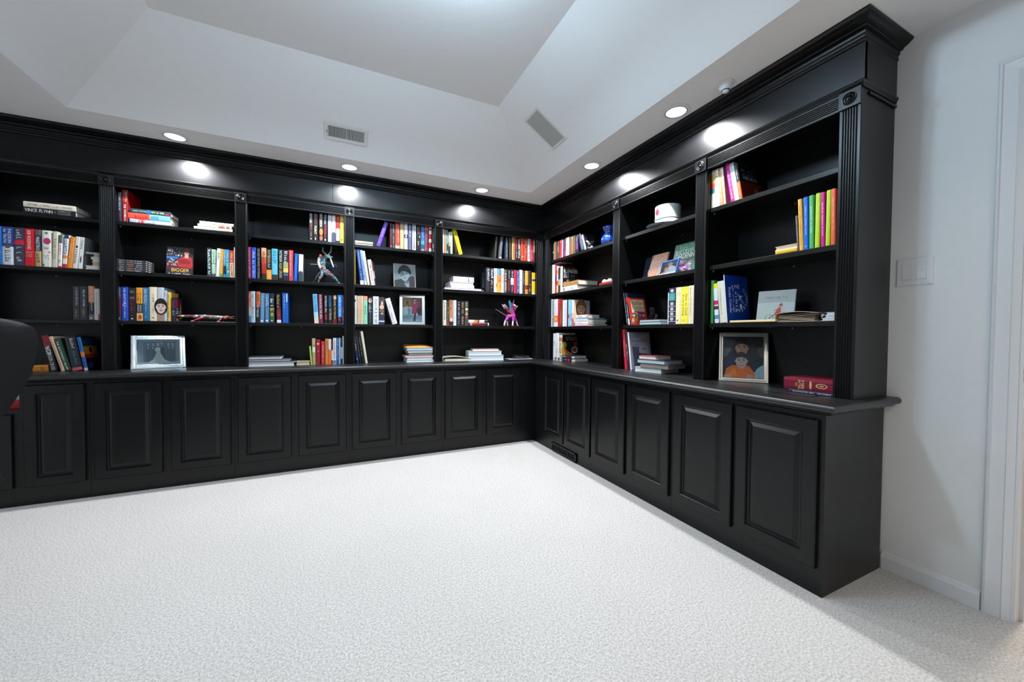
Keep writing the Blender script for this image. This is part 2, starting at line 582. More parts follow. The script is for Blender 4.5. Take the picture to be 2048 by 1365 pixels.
# doorway: jambs, stops, stepped casings, strike plate
d = MB()
d.box(DW - 0.002, DW + WT + 0.002, DY0 - 0.018, DY0, 0, DZ)
d.box(DW - 0.002, DW + WT + 0.002, DY1, DY1 + 0.018, 0, DZ)
d.box(DW - 0.002, DW + WT + 0.002, DY1, DY0, DZ - 0.018, DZ)
door = struct(d, 'door_1', M['trim'])
CAS = [(0.0, 0.006), (0.006, 0.017), (0.013, 0.019), (0.016, 0.014), (0.050, 0.011), (0.054, 0.014), (0.060, 0.010), (0.068, 0.008), (0.074, 0.006)]  # from outer edge inwards, thickness
def casing(name, ys, sgn):
    c = MB()
    pr = [(0.0, 0.0)] + CAS + [(0.074, 0.0)]
    ring0 = [(DW - t, ys + sgn * u, 0) for u, t in pr]
    ring1 = [(DW - t, ys + sgn * u, DZ + 0.062 - u) for u, t in pr]
    c.loft([ring0, ring1], GREY, True)
    struct(c, name, M['trim'], 25, door)
casing('casing', DY0 + 0.066, -1)
casing('casing', DY1 - 0.066, 1)
c = MB()
pr = [(0.0, 0.0)] + CAS + [(0.074, 0.0)]
c.loft([[(DW - t, DY0 + 0.066 - u, DZ + 0.062 - u) for u, t in pr], [(DW - t, DY1 - 0.066 + u, DZ + 0.062 - u) for u, t in pr]], GREY, True)
struct(c, 'casing', M['trim'], 25, door)
c = MB()
c.box(DW + 0.048, DW + 0.060, DY0 - 0.029, DY0 - 0.018, 0, DZ - 0.018)
c.box(DW + 0.048, DW + 0.060, DY1 + 0.018, DY1 + 0.029, 0, DZ - 0.018)
struct(c, 'door_stop', M['trim'], None, door)
c = MB()
c.box(DW + 0.002, DW + 0.034, DY0 - 0.0205, DY0 - 0.0175, 0.932, 0.992)
c.loft([[(DW - 0.003 + 0.006 * abs(k) / 2, DY0 - 0.021, 0.962 + 0.015 * k) for k in (-2, -1, 0, 1, 2)] + [(DW + 0.006, DY0 - 0.021, 0.992), (DW + 0.006, DY0 - 0.021, 0.932)],
        [(DW - 0.003 + 0.006 * abs(k) / 2, DY0 - 0.018, 0.962 + 0.015 * k) for k in (-2, -1, 0, 1, 2)] + [(DW + 0.006, DY0 - 0.018, 0.992), (DW + 0.006, DY0 - 0.018, 0.932)]])
tag(c.build('strike_plate', M['brass'], door), 'brass strike plate')

mb = MB()
mb.loft([[(DW, -LB, 0), (DW - 0.015, -LB, 0), (DW - 0.015, -LB, 0.058), (DW - 0.011, -LB, 0.064), (DW - 0.009, -LB, 0.072), (DW - 0.004, -LB, 0.078), (DW, -LB, 0.078)],
         [(DW, DY0 + 0.066, 0), (DW - 0.015, DY0 + 0.066, 0), (DW - 0.015, DY0 + 0.066, 0.058), (DW - 0.011, DY0 + 0.066, 0.064), (DW - 0.009, DY0 + 0.066, 0.072), (DW - 0.004, DY0 + 0.066, 0.078), (DW, DY0 + 0.066, 0.078)]])
struct(mb, 'baseboard_right', M['trim'], 20)

# room beyond the doorway
RX = 4.9
WIN = (-2.75, -1.35, 1.04, 1.98)
mb = MB()
mb.box(RX, RX + 0.1, YF, WIN[0], 0, CEIL)
mb.box(RX, RX + 0.1, WIN[1], 0.6, 0, CEIL)
mb.box(RX, RX + 0.1, WIN[0], WIN[1], 0, WIN[2])
mb.box(RX, RX + 0.1, WIN[0], WIN[1], WIN[3], CEIL)
struct(mb, 'wall_hall_east', M['wall'])
mb = MB(); mb.box(DW + WT, RX + 0.1, 0.5, 0.6, 0, CEIL); struct(mb, 'wall_hall_north', M['wall'])
mb = MB(); mb.box(DW + WT, RX + 0.1, YF, 0.6, CEIL, CEIL + 0.05); struct(mb, 'ceiling_hall', M['ceiling'])
mb = MB()
for (ya, yb, za, zb) in ((WIN[0], WIN[0] + 0.05, WIN[2], WIN[3]), (WIN[1] - 0.05, WIN[1], WIN[2], WIN[3]), (WIN[0], WIN[1], WIN[2], WIN[2] + 0.05), (WIN[0], WIN[1], WIN[3] - 0.05, WIN[3]), (WIN[0], WIN[1], 1.5, 1.53)):
    mb.box(RX + 0.02, RX + 0.07, ya, yb, za, zb)
win = struct(mb, 'window_1', M['trim'])
mb = MB(); mb.box(RX + 0.043, RX + 0.047, WIN[0] + 0.05, WIN[1] - 0.05, WIN[2] + 0.05, WIN[3] - 0.05); mb.build('pane', M['glass'], win)
for i in range(9):
    mb = MB()
    mb.loft([[(RX - 0.03, WIN[0], 1.56 + i * 0.045), (RX - 0.005, WIN[0], 1.585 + i * 0.045), (RX - 0.004, WIN[0], 1.587 + i * 0.045), (RX - 0.031, WIN[0], 1.563 + i * 0.045)],
             [(RX - 0.03, WIN[1], 1.56 + i * 0.045), (RX - 0.005, WIN[1], 1.585 + i * 0.045), (RX - 0.004, WIN[1], 1.587 + i * 0.045), (RX - 0.031, WIN[1], 1.563 + i * 0.045)]])
    mb.build('slat', M['blind'], win)
for k, yy in enumerate((-2.5, -1.7, -1.2)):
    t = empty('garden_tree', (7.2 + 0.4 * k, yy, 0), 0, ['bare tree outside the hall window, first trunk', 'bare tree outside the hall window, middle trunk', 'bare tree outside the hall window, last trunk'][k], 'tree')
    mb = MB(); mb.tube([(0, 0, -0.5), (0.05, 0.1, 0.8), (0, 0.25, 1.6), (0.1, 0.2, 2.6)], [0.11, 0.09, 0.06, 0.03], 7); mb.build('trunk', M['bark'], t, 60)
    rnd = random.Random(k)
    for j in range(9):
        a = rnd.uniform(-1, 1)
        z = 0.7 + j * 0.2
        mb = MB(); mb.tube([(0.03, 0.15, z), (0.1, 0.15 + a * 0.35, z + 0.28), (0.1, 0.15 + a * 0.8, z + 0.42)], [0.03, 0.018, 0.006], 5); mb.build('branch', M['bark'], t)
so = empty('sofa', (4.25, -2.1, 0), 0, 'tan sofa under the hall window, seen through the doorway', 'sofa')
for nm, bx, b in (('frame', (-0.42, 0.5, -1.0, 1.0, 0.05, 0.40), 0.03), ('seat_cushion', (-0.46, 0.2, -0.98, -0.01, 0.40, 0.60), 0.05), ('seat_cushion', (-0.46, 0.2, 0.01, 0.98, 0.40, 0.60), 0.05), ('back_cushion', (0.1, 0.42, -0.98, -0.01, 0.58, 1.0), 0.07), ('back_cushion', (0.1, 0.42, 0.01, 0.98, 0.58, 1.0), 0.07), ('backrest', (0.36, 0.56, -1.0, 1.0, 0.05, 0.92), 0.04)):
    mb = MB(); mb.bevel_box(*bx, b); mb.build(nm, M['sofa'], so, 60)
mb = MB(); mb.box(2.9, 3.75, -3.0, -1.2, 0.0, 0.012)
tag(mb.build('rug', M['rug']), 'dark patterned rug lying by the tan sofa', 'rug')
# ------------------------------------------------------------------ base cabinets
def rings_rect(mb, steps, u0, u1, z0, z1, P, col=GREY, close=True):
    """concentric rectangles: steps of (inset, out); P maps (u, out, z) to a point"""
    prev = None
    for (i, o) in steps:
        cur = [P(u0 + i, o, z0 + i), P(u1 - i, o, z0 + i), P(u1 - i, o, z1 - i), P(u0 + i, o, z1 - i)]
        if prev:
            for k in range(4):
                mb.face([prev[k], prev[(k + 1) % 4], cur[(k + 1) % 4], cur[k]], col)
        prev = cur
    if close:
        mb.face(prev, col)

def make_door(parent, P, u0, u1, z0, z1):
    mb = MB()
    rings_rect(mb, [(0, 0.0), (0, 0.015), (0.004, 0.020), (0.052, 0.020), (0.0545, 0.0165), (0.0575, 0.0175), (0.061, 0.010), (0.064, 0.009)], u0, u1, z0, z1, P, close=False)
    dr = mb.build('door', M['black'], parent, 28)
    mb = MB()
    rings_rect(mb, [(0.064, 0.009), (0.068, 0.009), (0.086, 0.0175), (0.088, 0.0178)], u0, u1, z0, z1, P)
    mb.build('raised_panel', M['black'], dr, 20)
    return dr

PB = lambda u, o, z: (u, -o, z)            # back run, u = x
PR = lambda u, o, z: (-o, -u, z)           # side run, u = -y
def cabinet(run, u0, u1, doors, label, niche=None):
    t = empty('base_cabinet', ((u0 + u1) / 2, 0.25, 0) if run == 'B' else (0.25, -(u0 + u1) / 2, 0), 0, label, 'cabinet', 'black base cabinets under the bookcases')
    inv = Matrix.Translation(-t.location)
    P = PB if run == 'B' else PR
    mb = MB()
    def bx(ua, ub, da, db, za, zb):
        if run == 'B':
            mb.box(ua, ub, da, db, za, zb)
        else:
            mb.box(da, db, -ub, -ua, za, zb)
    top = HC - 0.0345
    if niche:
        na, nb, nz0, nz1 = niche
        bx(u0 + .0007, u1 - .0007, 0.0, 0.49, 0, nz0)
        bx(u0 + .0007, u1 - .0007, 0.0, 0.49, nz1, top)
        bx(u0 + .0007, na, 0.0, 0.49, nz0, nz1)
        bx(nb, u1 - .0007, 0.0, 0.49, nz0, nz1)
        bx(na, nb, 0.34, 0.49, nz0, nz1)
    else:
        bx(u0 + .0007, u1 - .0007, 0.0, 0.49, 0, top)
    o = mb.build('carcass', M['black'], t); o.matrix_local = inv
    for (a, b, z0, z1) in doors:
        d = make_door(t, P, a, b, z0, z1)
        d.matrix_local = inv
    return t
ZD0, ZD1 = 0.1155, 0.752
cabinet('B', -4.07, -3.29, [(-3.97, -3.635, ZD0, 0.575), (-3.583, -3.311, ZD0, ZD1)], 'black base cabinet behind the chair, with an open niche above one short door', (-3.95, -3.605, 0.60, 0.745))
cabinet('B', -3.29, -2.515, [(-3.266, -2.925, ZD0, ZD1), (-2.877, -2.536, ZD0, ZD1)], 'black two-door base cabinet under the silver wedding photograph')
cabinet('B', -2.515, -1.735, [(-2.493, -2.148, ZD0, ZD1), (-2.100, -1.756, ZD0, ZD1)], 'black two-door base cabinet under the horned-figurine bay')
cabinet('B', -1.735, -0.94, [(-1.714, -1.358, ZD0, ZD1), (-1.316, -0.962, ZD0, ZD1)], 'black two-door base cabinet under the pile with the orange envelope')
cabinet('B', -0.94, 0.0, [(-0.925, -0.558, ZD0, ZD1), (-0.517, -0.163, ZD0, ZD1)], 'black two-door base cabinet next to the inner corner, under the cream binder')
cabinet('R', 0.0, 0.977, [(0.219, 0.574, ZD0 - .002, ZD1 - 0.007), (0.596, 0.961, ZD0 - .002, ZD1 - 0.007)], 'black two-door base cabinet with the floor register, beside the inner corner')
cabinet('R', 0.977, 1.76, [(0.987, 1.354, ZD0 - .002, ZD1 - 0.007), (1.386, 1.741, ZD0 - .002, ZD1 - 0.007)], 'black two-door base cabinet under the chef book and its pile')
cabinet('R', 1.76, LB, [(1.779, 2.139, ZD0 - .002, ZD1 - 0.007), (2.162, 2.515, ZD0 - .002, ZD1 - 0.007)], 'black two-door base cabinet at the exposed end near the doorway')

# floor register in the plinth under the corner doors
t = empty('floor_register', (0, -0.575, 0.045), 0, 'black louvred register in the plinth near the inner corner', 'vent')
mb = MB()
ya, yb, za, zb = -0.20, 0.195, -0.035, 0.038
for (a, b, c_, d_) in ((ya, yb, za, za + 0.014), (ya, yb, zb - 0.012, zb), (ya, ya + 0.014, za, zb), (yb - 0.014, yb, za, zb), (-0.074, -0.066, za, zb), (0.062, 0.070, za, zb)):
    mb.box(-0.012, 0.0, a, b, c_, d_)
mb.build('frame', M['black'], t)
mb = MB(); mb.box(-0.003, -0.001, ya + .01, yb - .01, za + .01, zb - .01); mb.build('backing', M['dark'], t)
for i in range(22):
    y = ya + 0.022 + i * 0.0165
    mb = MB(); mb.box(-0.009, -0.004, y - 0.0022, y + 0.0022, za + 0.012, zb - 0.011); mb.build('slat', M['black'], t)

# countertop: one L-shaped slab with a bullnose edge and a thin lip under it
t = empty('countertop', (0, 0, HC - 0.0345), 0, 'continuous black L-shaped countertop with bullnose edge over all base cabinets', 'countertop')
path = [(XL + 0.02, 0), (0, 0), (0, -LB), (DW - 0.001, -LB)]
NO = 0.052
prof = [(-0.13, HC - 0.031), (-0.13, HC)]
for k in range(9):
    a = math.pi / 2 - math.pi * k / 8
    prof.append((NO - 0.0155 + 0.0155 * math.cos(a), HC - 0.0155 + 0.0155 * math.sin(a)))
prof.append((0.0, HC - 0.031))
inv = Matrix.Translation((0, 0, -(HC - 0.0345)))
mb = MB(); mb.sweep(path, prof)
b0 = 0.125
mb.face([(XL + 0.02, 0.12, HC), (0.12, 0.12, HC), (0.5, 0.5, HC), (XL + 0.02, 0.5, HC)])
mb.face([(0.12, 0.12, HC), (0.12, -LB + 0.12, HC), (DW, -LB + 0.12, HC), (DW, 0.5, HC), (0.5, 0.5, HC)])
o = mb.build('slab', M['counter'], t, 35); o.matrix_local = inv
mb = MB(); mb.sweep(path, [(-0.02, HC - 0.0345), (-0.02, HC - 0.031), (0.03, HC - 0.031), (0.031, HC - 0.0335), (0.027, HC - 0.038), (0.021, HC - 0.044), (0.012, HC - 0.047), (0.0005, HC - 0.047), (0.0005, HC - 0.0345)])
o = mb.build('lip_moulding', M['black'], t, 35); o.matrix_local = inv

# ------------------------------------------------------------------ bookcases
ZF0, ZF1 = 2.100, 2.172            # fluted head rail
SHELF_Z = (1.868, 1.517, 1.167)
SD = 0.288                         # depth of the cases
FB = Matrix.Translation((0, UY, 0))                                   # frame of the back run: u = x, d = into the case
FR = Matrix(((0, 1, 0, UX), (-1, 0, 0, 0), (0, 0, 1, 0), (0, 0, 0, 1)))  # side run: u = -y, d = into the case
def fluted(mb, u0, u1, z0, z1, vertical, n, d0=-0.012, d1=0.004):
    """strip with half-round grooves along its length"""
    a0, a1 = (u0, u1) if vertical else (z0, z1)
    mar = (a1 - a0) * 0.13
    gw = (a1 - a0 - 2 * mar) / n
    pts = [(a0, d1), (a0, d0 + 0.002), (a0 + 0.002, d0)]
    for k in range(n):
        s = a0 + mar + gw * k
        w = gw * 0.72
        off = gw * 0.14
        pts.append((s + off, d0))
        for j in (1, 2, 3):
            q = math.pi * j / 4
            pts.append((s + off + w / 2 - w / 2 * math.cos(q), d0 + 0.0052 * math.sin(q)))
        pts.append((s + off + w, d0))
    pts += [(a1 - 0.002, d0), (a1, d0 + 0.002), (a1, d1)]
    if vertical:
        r0 = [(p, q, z0) for p, q in pts]; r1 = [(p, q, z1) for p, q in pts]
    else:
        r0 = [(u0, q, p) for p, q in pts]; r1 = [(u1, q, p) for p, q in pts]
    mb.loft([r0, r1], GREY, True)

def rosette(mb, u0, u1, z0, z1):
    cu, cz = (u0 + u1) / 2, (z0 + z1) / 2
    d = -0.021
    mb.box(u0, u1, d, 0.003, z0, z1)
    for (ra, rb, h) in ((0.0265, 0.0215, 0.004), (0.0185, 0.0125, 0.004)):
        prof = [(ra, d), (ra - 0.0008, d - h * .8), ((ra + rb) / 2, d - h), (rb + 0.0008, d - h * .8), (rb, d)]
        mb.lathe(prof, (cu, 0, cz), 28, GREY, 'y')
    mb.lathe([(0.009, d), (0.0075, d - 0.004), (0.004, d - 0.0062), (0.0, d - 0.007)], (cu, 0, cz), 20, GREY, 'y')

PIN = None
def bookcase(F, u0, u1, label, pilasters, side_walls, half=None):
    """one bay: u0..u1 is its opening"""
    t = empty('bookcase', (0, 0, 0), 0, label, 'bookcase', 'black open bookcase bays', matrix=F @ Matrix.Translation(((u0 + u1) / 2, 0, HC)))
    inv = Matrix.Translation((-(u0 + u1) / 2, 0, -HC))
    def part(mb, name, sm=None, m='black'):
        o = mb.build(name, M[m], t, sm); o.matrix_local = inv; return o
    mb = MB(); mb.box(u0 - .01, u1 + .01, SD, SD + 0.006, HC, ZF1); part(mb, 'back_panel')
    mb = MB(); mb.box(u0 - .01, u1 + .01, 0.02, SD, ZF1 - 0.02, ZF1); part(mb, 'top_panel')
    for (a, b) in side_walls:
        mb = MB(); mb.box(a, b, 0.002, SD, HC + .0005, ZF1); part(mb, 'side_panel')
    for z in SHELF_Z:
        mb = MB()
        e = 0.0015
        mb.loft([[(u0 + e, 0.0205, z - 0.0255), (u0 + e, 0.0190, z - 0.024), (u0 + e, 0.0190, z - 0.0015), (u0 + e, 0.0205, z), (u0 + e, SD - .001, z), (u0 + e, SD - .001, z - 0.0255)],
                 [(u1 - e, 0.0205, z - 0.0255), (u1 - e, 0.0190, z - 0.024), (u1 - e, 0.0190, z - 0.0015), (u1 - e, 0.0205, z), (u1 - e, SD - .001, z), (u1 - e, SD - .001, z - 0.0255)]])
        sh = part(mb, 'shelf', 20)
        for (uu, dd) in ((u0 + 0.004, 0.055), (u1 - 0.004, 0.055), (u1 - 0.004, SD - 0.05), ((u0 + u1) / 2, SD - 0.004)):
            mb = MB()
            mb.lathe([(0.0045, z - 0.034), (0.0045, z - 0.0262)], (uu, dd, 0), 8)
            mb.build('shelf_pin', M['pin'], sh, 40)
    mb = MB(); fluted(mb, u0 - 0.002, u1 + 0.002, ZF0, ZF1, False, 6); part(mb, 'head_rail', 30)
    for (a, b, full) in pilasters:
        mb = MB()
        fluted(mb, a, b, HC + .0005, ZF0 - 0.002, True, 6 if full else 3)
        p = part(mb, 'pilaster', 30)
        if full:
            mb = MB(); rosette(mb, a, b, ZF0 - 0.002, ZF1); mb.build('rosette', M['black'], p, 30)
        else:
            mb = MB(); mb.box(a, b, -0.021, 0.003, ZF0 - 0.002, ZF1); mb.build('corner_block', M['black'], p)
    return t
P1, P2, P3, P4 = (-3.307, -3.229), (-2.539, -2.461), (-1.763, -1.685), (-0.979, -0.901)
R1P, R2P, R3P = (0.941, 1.019), (1.716, 1.794), (2.459, 2.537)
bookcase(FB, -4.005, -3.312, 'black bookcase bay behind the chair', [(-4.08, -4.002, True)], [(-4.085, -4.005), (-3.312, -3.27)])
bookcase(FB, -3.226, -2.542, 'black bookcase bay holding the spotted lizard and silver wedding photograph', [(*P1, True)], [(-3.268, -3.226), (-2.542, -2.501)])
bookcase(FB, -2.458, -1.766, 'black bookcase bay holding the horned antelope figurine', [(*P2, True)], [(-2.499, -2.458), (-1.766, -1.725)])
bookcase(FB, -1.682, -0.982, 'black bookcase bay holding the monochrome portrait of a man', [(*P3, True)], [(-1.723, -1.682), (-0.982, -0.941)])
bookcase(FB, -0.898, 0.123, 'black bookcase bay holding the winged purple figurine, in the corner', [(*P4, True), (0.123, 0.205, False)], [(-0.939, -0.898), (0.126, 0.2)])
bookcase(FR, -0.078, 0.938, 'black bookcase bay holding the blue glass vase', [(-0.165, -0.078, False)], [(-0.16, -0.081), (0.938, 0.979)])
bookcase(FR, 1.022, 1.713, 'black bookcase bay holding the floral cup and saucer', [(*R1P, True)], [(0.981, 1.022), (1.713, 1.754)])
bookcase(FR, 1.797, 2.462, 'black end bookcase bay holding the framed woman and boy', [(*R2P, True), (*R3P, True)], [(1.756, 1.797), (2.462, 2.5365)])

# cornice over both runs: frieze boards, ledge bead, crown
t = empty('cornice', (UX, UY, 2.2), 0, 'black cornice with frieze boards and crown moulding above all bays', 'cornice')
inv = Matrix.Translation((-UX, -UY, -2.2))
FZ0, FZ1 = ZF1, 2.362
def fpart(mb, name, sm=None):
    o = mb.build(name, M['black'], t, sm); o.matrix_local = inv
for (a, b) in ((XL + .02, -1.8555), (-1.8525, UX)):
    mb = MB(); mb.box(a, b, UY - 0.001, UY + 0.018, FZ0, FZ1); fpart(mb, 'frieze_board')
for (a, b) in ((UY, -1.1525), (-1.1555, -LU - 0.004)):
    mb = MB(); mb.box(UX - 0.001, UX + 0.018, b, a, FZ0, FZ1); fpart(mb, 'frieze_board')
mb = MB(); mb.box(UX, DW - .001, -LU - 0.004, -LU + 0.02, FZ0, FZ1); fpart(mb, 'frieze_board')
path = [(XL + 0.02, UY), (UX, UY), (UX, -LU), (DW - 0.001, -LU)]
mb = MB()
mb.sweep(path, [(-0.004, 2.170), (0.010, 2.170), (0.012, 2.174), (0.017, 2.180), (0.024, 2.184), (0.026, 2.190), (0.023, 2.1955), (0.012, 2.199), (-0.004, 2.199)], [1, 1, 0.45])
fpart(mb, 'ledge_moulding', 40)
K = 1.0
crown = [(-0.003, 2.360), (0.004, 2.360), (0.011, 2.363), (0.015, 2.368), (0.014, 2.374), (0.010, 2.378), (0.012, 2.384), (0.020, 2.389), (0.022, 2.394), (0.022, 2.401),
         (0.040, 2.404), (0.043, 2.408), (0.043, 2.411), (0.060, 2.414), (0.074, 2.419), (0.084, 2.424), (0.0935, 2.427), (0.096, 2.430), (0.1015, 2.433), (0.1015, CEIL - .0005), (-0.003, CEIL - .0005)]
mb = MB(); mb.sweep(path, crown, [1, 1, 0.56]); fpart(mb, 'crown_moulding', 35)
# small bead under the end return, as on the photographed end panel
mb = MB(); mb.box(UX + 0.045, DW - .001, -LU - 0.006, -LU, 2.150, 2.162); fpart(mb, 'end_bead')

# ------------------------------------------------------------------ ceiling fittings
def downlight(x, y, label):
    t = empty('downlight', (x, y, CEIL), 0, label, 'ceiling light', 'recessed downlights in the soffit')
    mb = MB()
    mb.lathe([(0.0815, -0.0005), (0.0815, -0.003), (0.078, -0.0055), (0.064, -0.0065), (0.0625, -0.006), (0.0625, -0.0005)], n=48)
    mb.build('trim_ring', M['white'], t, 30)
    mb = MB(); mb.lathe([(0.0625, -0.0008), (0.0625, -0.0062), (0.0585, -0.0062), (0.0585, -0.0008)], n=48); mb.build('gasket', M['dark'], t, 30)
    mb = MB(); mb.lathe([(0.0585, -0.0045), (0.044, -0.0015), (0.0, -0.0015)], n=48); mb.build('reflector', M['reflector'], t, 30)
    mb = MB(); mb.lathe([(0.043, -0.0018), (0.040, -0.0036), (0.02, -0.0046), (0.0, -0.005)], n=36); mb.build('bulb', M['lens'], t, 40)
for (x, y), l in zip(DOWNLIGHTS, ('recessed round downlight in the soffit above the lizard bay', 'recessed round downlight between the horned-figurine and portrait bays', 'recessed round downlight above the winged-figurine bay', 'recessed round downlight above the upright between blue-vase and floral-cup bays', 'recessed round downlight near the white cone sensor')):
    downlight(x, y, l)
for x, l in zip((-2.84, -1.73, -0.62), ('added recessed downlight behind the viewer, over the desk side', 'added recessed downlight behind the viewer, middle of three', 'added recessed downlight behind the viewer, doorway side')):
    downlight(x, -3.95, l)  # fittings for the added fill downlights

t = empty('motion_sensor', (0.056, -2.018, CEIL), 0, 'small white cone-shaped sensor on the soffit by the crown moulding', 'sensor')
mb = MB(); mb.lathe([(0.041, -0.0005), (0.041, -0.004), (0.0385, -0.006), (0.0365, -0.006), (0.030, -0.026), (0.024, -0.034), (0.021, -0.036)], n=32); mb.build('housing', M['white'], t, 35)
mb = MB(); mb.lathe([(0.0205, -0.034), (0.0205, -0.0385), (0.017, -0.0385), (0.017, -0.034)], n=28); mb.build('shadow_gap', M['dark'], t, 30)
mb = MB(); mb.lathe([(0.0168, -0.034), (0.0165, -0.043), (0.012, -0.047), (0.0, -0.0485)], n=28); mb.build('sensor_eye', M['white'], t, 40)

# frame of a sloped tray panel: u along the slope horizontally, v up the slope, n into the room
sl = math.atan2(TZ - CEIL, TI)
def slope_frame(px, py, pz, side):
    if side == 'back':
        u, v = Vector((1, 0, 0)), Vector((0, -math.cos(sl), math.sin(sl)))
    else:
        u, v = Vector((0, -1, 0)), Vector((-math.cos(sl), 0, math.sin(sl)))
    n = u.cross(v)
    if n.z > 0:
        n = -n
    return Matrix(((u.x, v.x, n.x, px), (u.y, v.y, n.y, py), (u.z, v.z, n.z, pz), (0, 0, 0, 1)))
yb_ = -0.337
F = slope_frame(-1.759, yb_, CEIL + (-0.162 - yb_) * math.tan(sl), 'back')
t = empty('air_vent', label='white louvred air register on the sloped ceiling above the back bookcases', cat='vent', matrix=F)
mb = MB()
W2, H2 = 0.148, 0.066
rw, rh = 0.122, 0.042
def frame2(mb, W2, H2, rw, rh, d):
    o = [(-W2, -H2), (W2, -H2), (W2, H2), (-W2, H2)]
    i = [(-rw, -rh), (rw, -rh), (rw, rh), (-rw, rh)]
    for k in range(4):
        j = (k + 1) % 4
        mb.face([(*o[k], 0.001), (*o[j], 0.001), (o[j][0] * .985, o[j][1] * .97, d), (o[k][0] * .985, o[k][1] * .97, d)])
        mb.face([(o[k][0] * .985, o[k][1] * .97, d), (o[j][0] * .985, o[j][1] * .97, d), (*i[j], d - 0.001), (*i[k], d - 0.001)])
        mb.face([(*i[k], d - 0.001), (*i[j], d - 0.001), (*i[j], 0.001), (*i[k], 0.001)])
frame2(mb, W2, H2, rw, rh, 0.007)
mb.box(-0.003, 0.003, -rh, rh, 0.001, 0.006)
mb.build('frame', M['vent'], t)
mb = MB(); mb.box(-rw, rw, -rh, rh, 0.0004, 0.001); mb.build('backing', M['dark'], t)
for i in range(27):
    x = -rw + (i + 0.5) * 2 * rw / 27
    if abs(x) < 0.004:
        continue
    mb = MB(); mb.loft([[(x - 0.0028, -rh, 0.001), (x + 0.0012, -rh, 0.0055), (x + 0.0022, -rh, 0.0055), (x - 0.0018, -rh, 0.001)], [(x - 0.0028, rh, 0.001), (x + 0.0012, rh, 0.0055), (x + 0.0022, rh, 0.0055), (x - 0.0018, rh, 0.001)]])
    mb.build('slat', M['vent'], t)
mb = MB(); mb.box(-0.1305, -0.1275, -0.012, 0.006, 0.006, 0.012); mb.build('damper_lever', M['dark'], t)
for x in (-0.139, 0.139):
    mb = MB(); mb.lathe([(0.0035, 0.0055), (0.003, 0.0075), (0, 0.008)], (x, 0, 0), 10); mb.build('screw', M['pin'], t)

cx_ = -0.4215
F = slope_frame(cx_, -0.927, CEIL + (-0.145 - cx_) * math.tan(sl), 'side')
t = empty('speaker_grille', label='beige cloth-fronted speaker grille on the sloped ceiling above the side bookcases', cat='speaker', matrix=F)
mb = MB(); frame2(mb, 0.099, 0.151, 0.083, 0.134, 0.007); mb.build('frame', M['vent'], t)
mb = MB(); mb.box(-0.083, 0.083, -0.134, 0.134, 0.001, 0.005); mb.build('grille_cloth', M['grille'], t)

# ceiling fixture in the middle of the tray (above the frame)
t = empty('ceiling_fixture', (-1.60, -1.89, TZ), 0, 'two-lamp white dome fixture at the centre of the raised ceiling', 'ceiling light')
mb = MB(); mb.lathe([(0.07, 0.0), (0.07, -0.02), (0.05, -0.03), (0, -0.03)]); mb.build('canopy', M['white'], t, 35)
mb = MB(); mb.tube([(-0.26, 0, -0.03), (0, 0, -0.025), (0.26, 0, -0.03)], 0.012, 10); mb.build('arm', M['white'], t, 60)
for x in (-0.26, 0.26):
    mb = MB(); mb.lathe([(0.09, -0.035), (0.088, -0.055), (0.07, -0.085), (0.04, -0.105), (0, -0.11)], (x, 0, 0), 28); mb.build('dome', M['dome'], t, 50)

# double rocker switch on the side wall
t = empty('light_switch', (DW, -2.6185, 1.386), 0, 'white double rocker switch plate on the wall beside the bookcase end', 'switch')
mb = MB()
rings_rect(mb, [(0, 0.0), (0.001, 0.004), (0.005, 0.0065), (0.006, 0.0066)], -0.0605, 0.0605, -0.0625, 0.0625, lambda u, o, z: (-o, u, z))
mb.build('plate', M['white'], t, 30)
for y in (-0.023, 0.023):
    mb = MB(); rings_rect(mb, [(0, 0.006), (0, 0.0072), (0.0012, 0.0072), (0.0014, 0.0060)], y - 0.0175, y + 0.0175, -0.0345, 0.0345, lambda u, o, z: (-o, u, z)); mb.build('rocker_frame', M['white'], t)
    mb = MB()
    mb.loft([[(-0.006, y - 0.0158, -0.033), (-0.0105, y - 0.0158, -0.033), (-0.0072, y - 0.0158, 0.0), (-0.0075, y - 0.0158, 0.033), (-0.006, y - 0.0158, 0.033)],
             [(-0.006, y + 0.0158, -0.033), (-0.0105, y + 0.0158, -0.033), (-0.0072, y + 0.0158, 0.0), (-0.0075, y + 0.0158, 0.033), (-0.006, y + 0.0158, 0.033)]])
    mb.build('rocker', M['white'], t)

# ------------------------------------------------------------------ office chair at the picture's edge
fc = Vector((-0.8, 0.6, 0)); wd = Vector((0.6, 0.8, 0))
edge = Vector((-2.962, -1.095, 0))
cc = edge - wd * 0.24
base = cc + fc * 0.26
Fch = Matrix(((wd.x, fc.x, 0, base.x), (wd.y, fc.y, 0, base.y), (0, 0, 1, 0), (0, 0, 0, 1)))
t = empty('office_chair', label='black upholstered swivel chair with high rounded back, cut by the picture edge', cat='chair', matrix=Fch)
OUT = [(0.700, 0.095), (0.712, 0.112), (0.726, 0.122), (0.753, 0.139), (0.784, 0.158), (0.844, 0.187), (0.869, 0.199), (0.905, 0.214), (0.950, 0.226), (1.003, 0.236), (1.030, 0.239), (1.056, 0.239), (1.083, 0.236), (1.109, 0.226), (1.126, 0.196), (1.138, 0.158), (1.145, 0.124), (1.149, 0.08), (1.151, 0.03)]
mb = MB()
rings = []
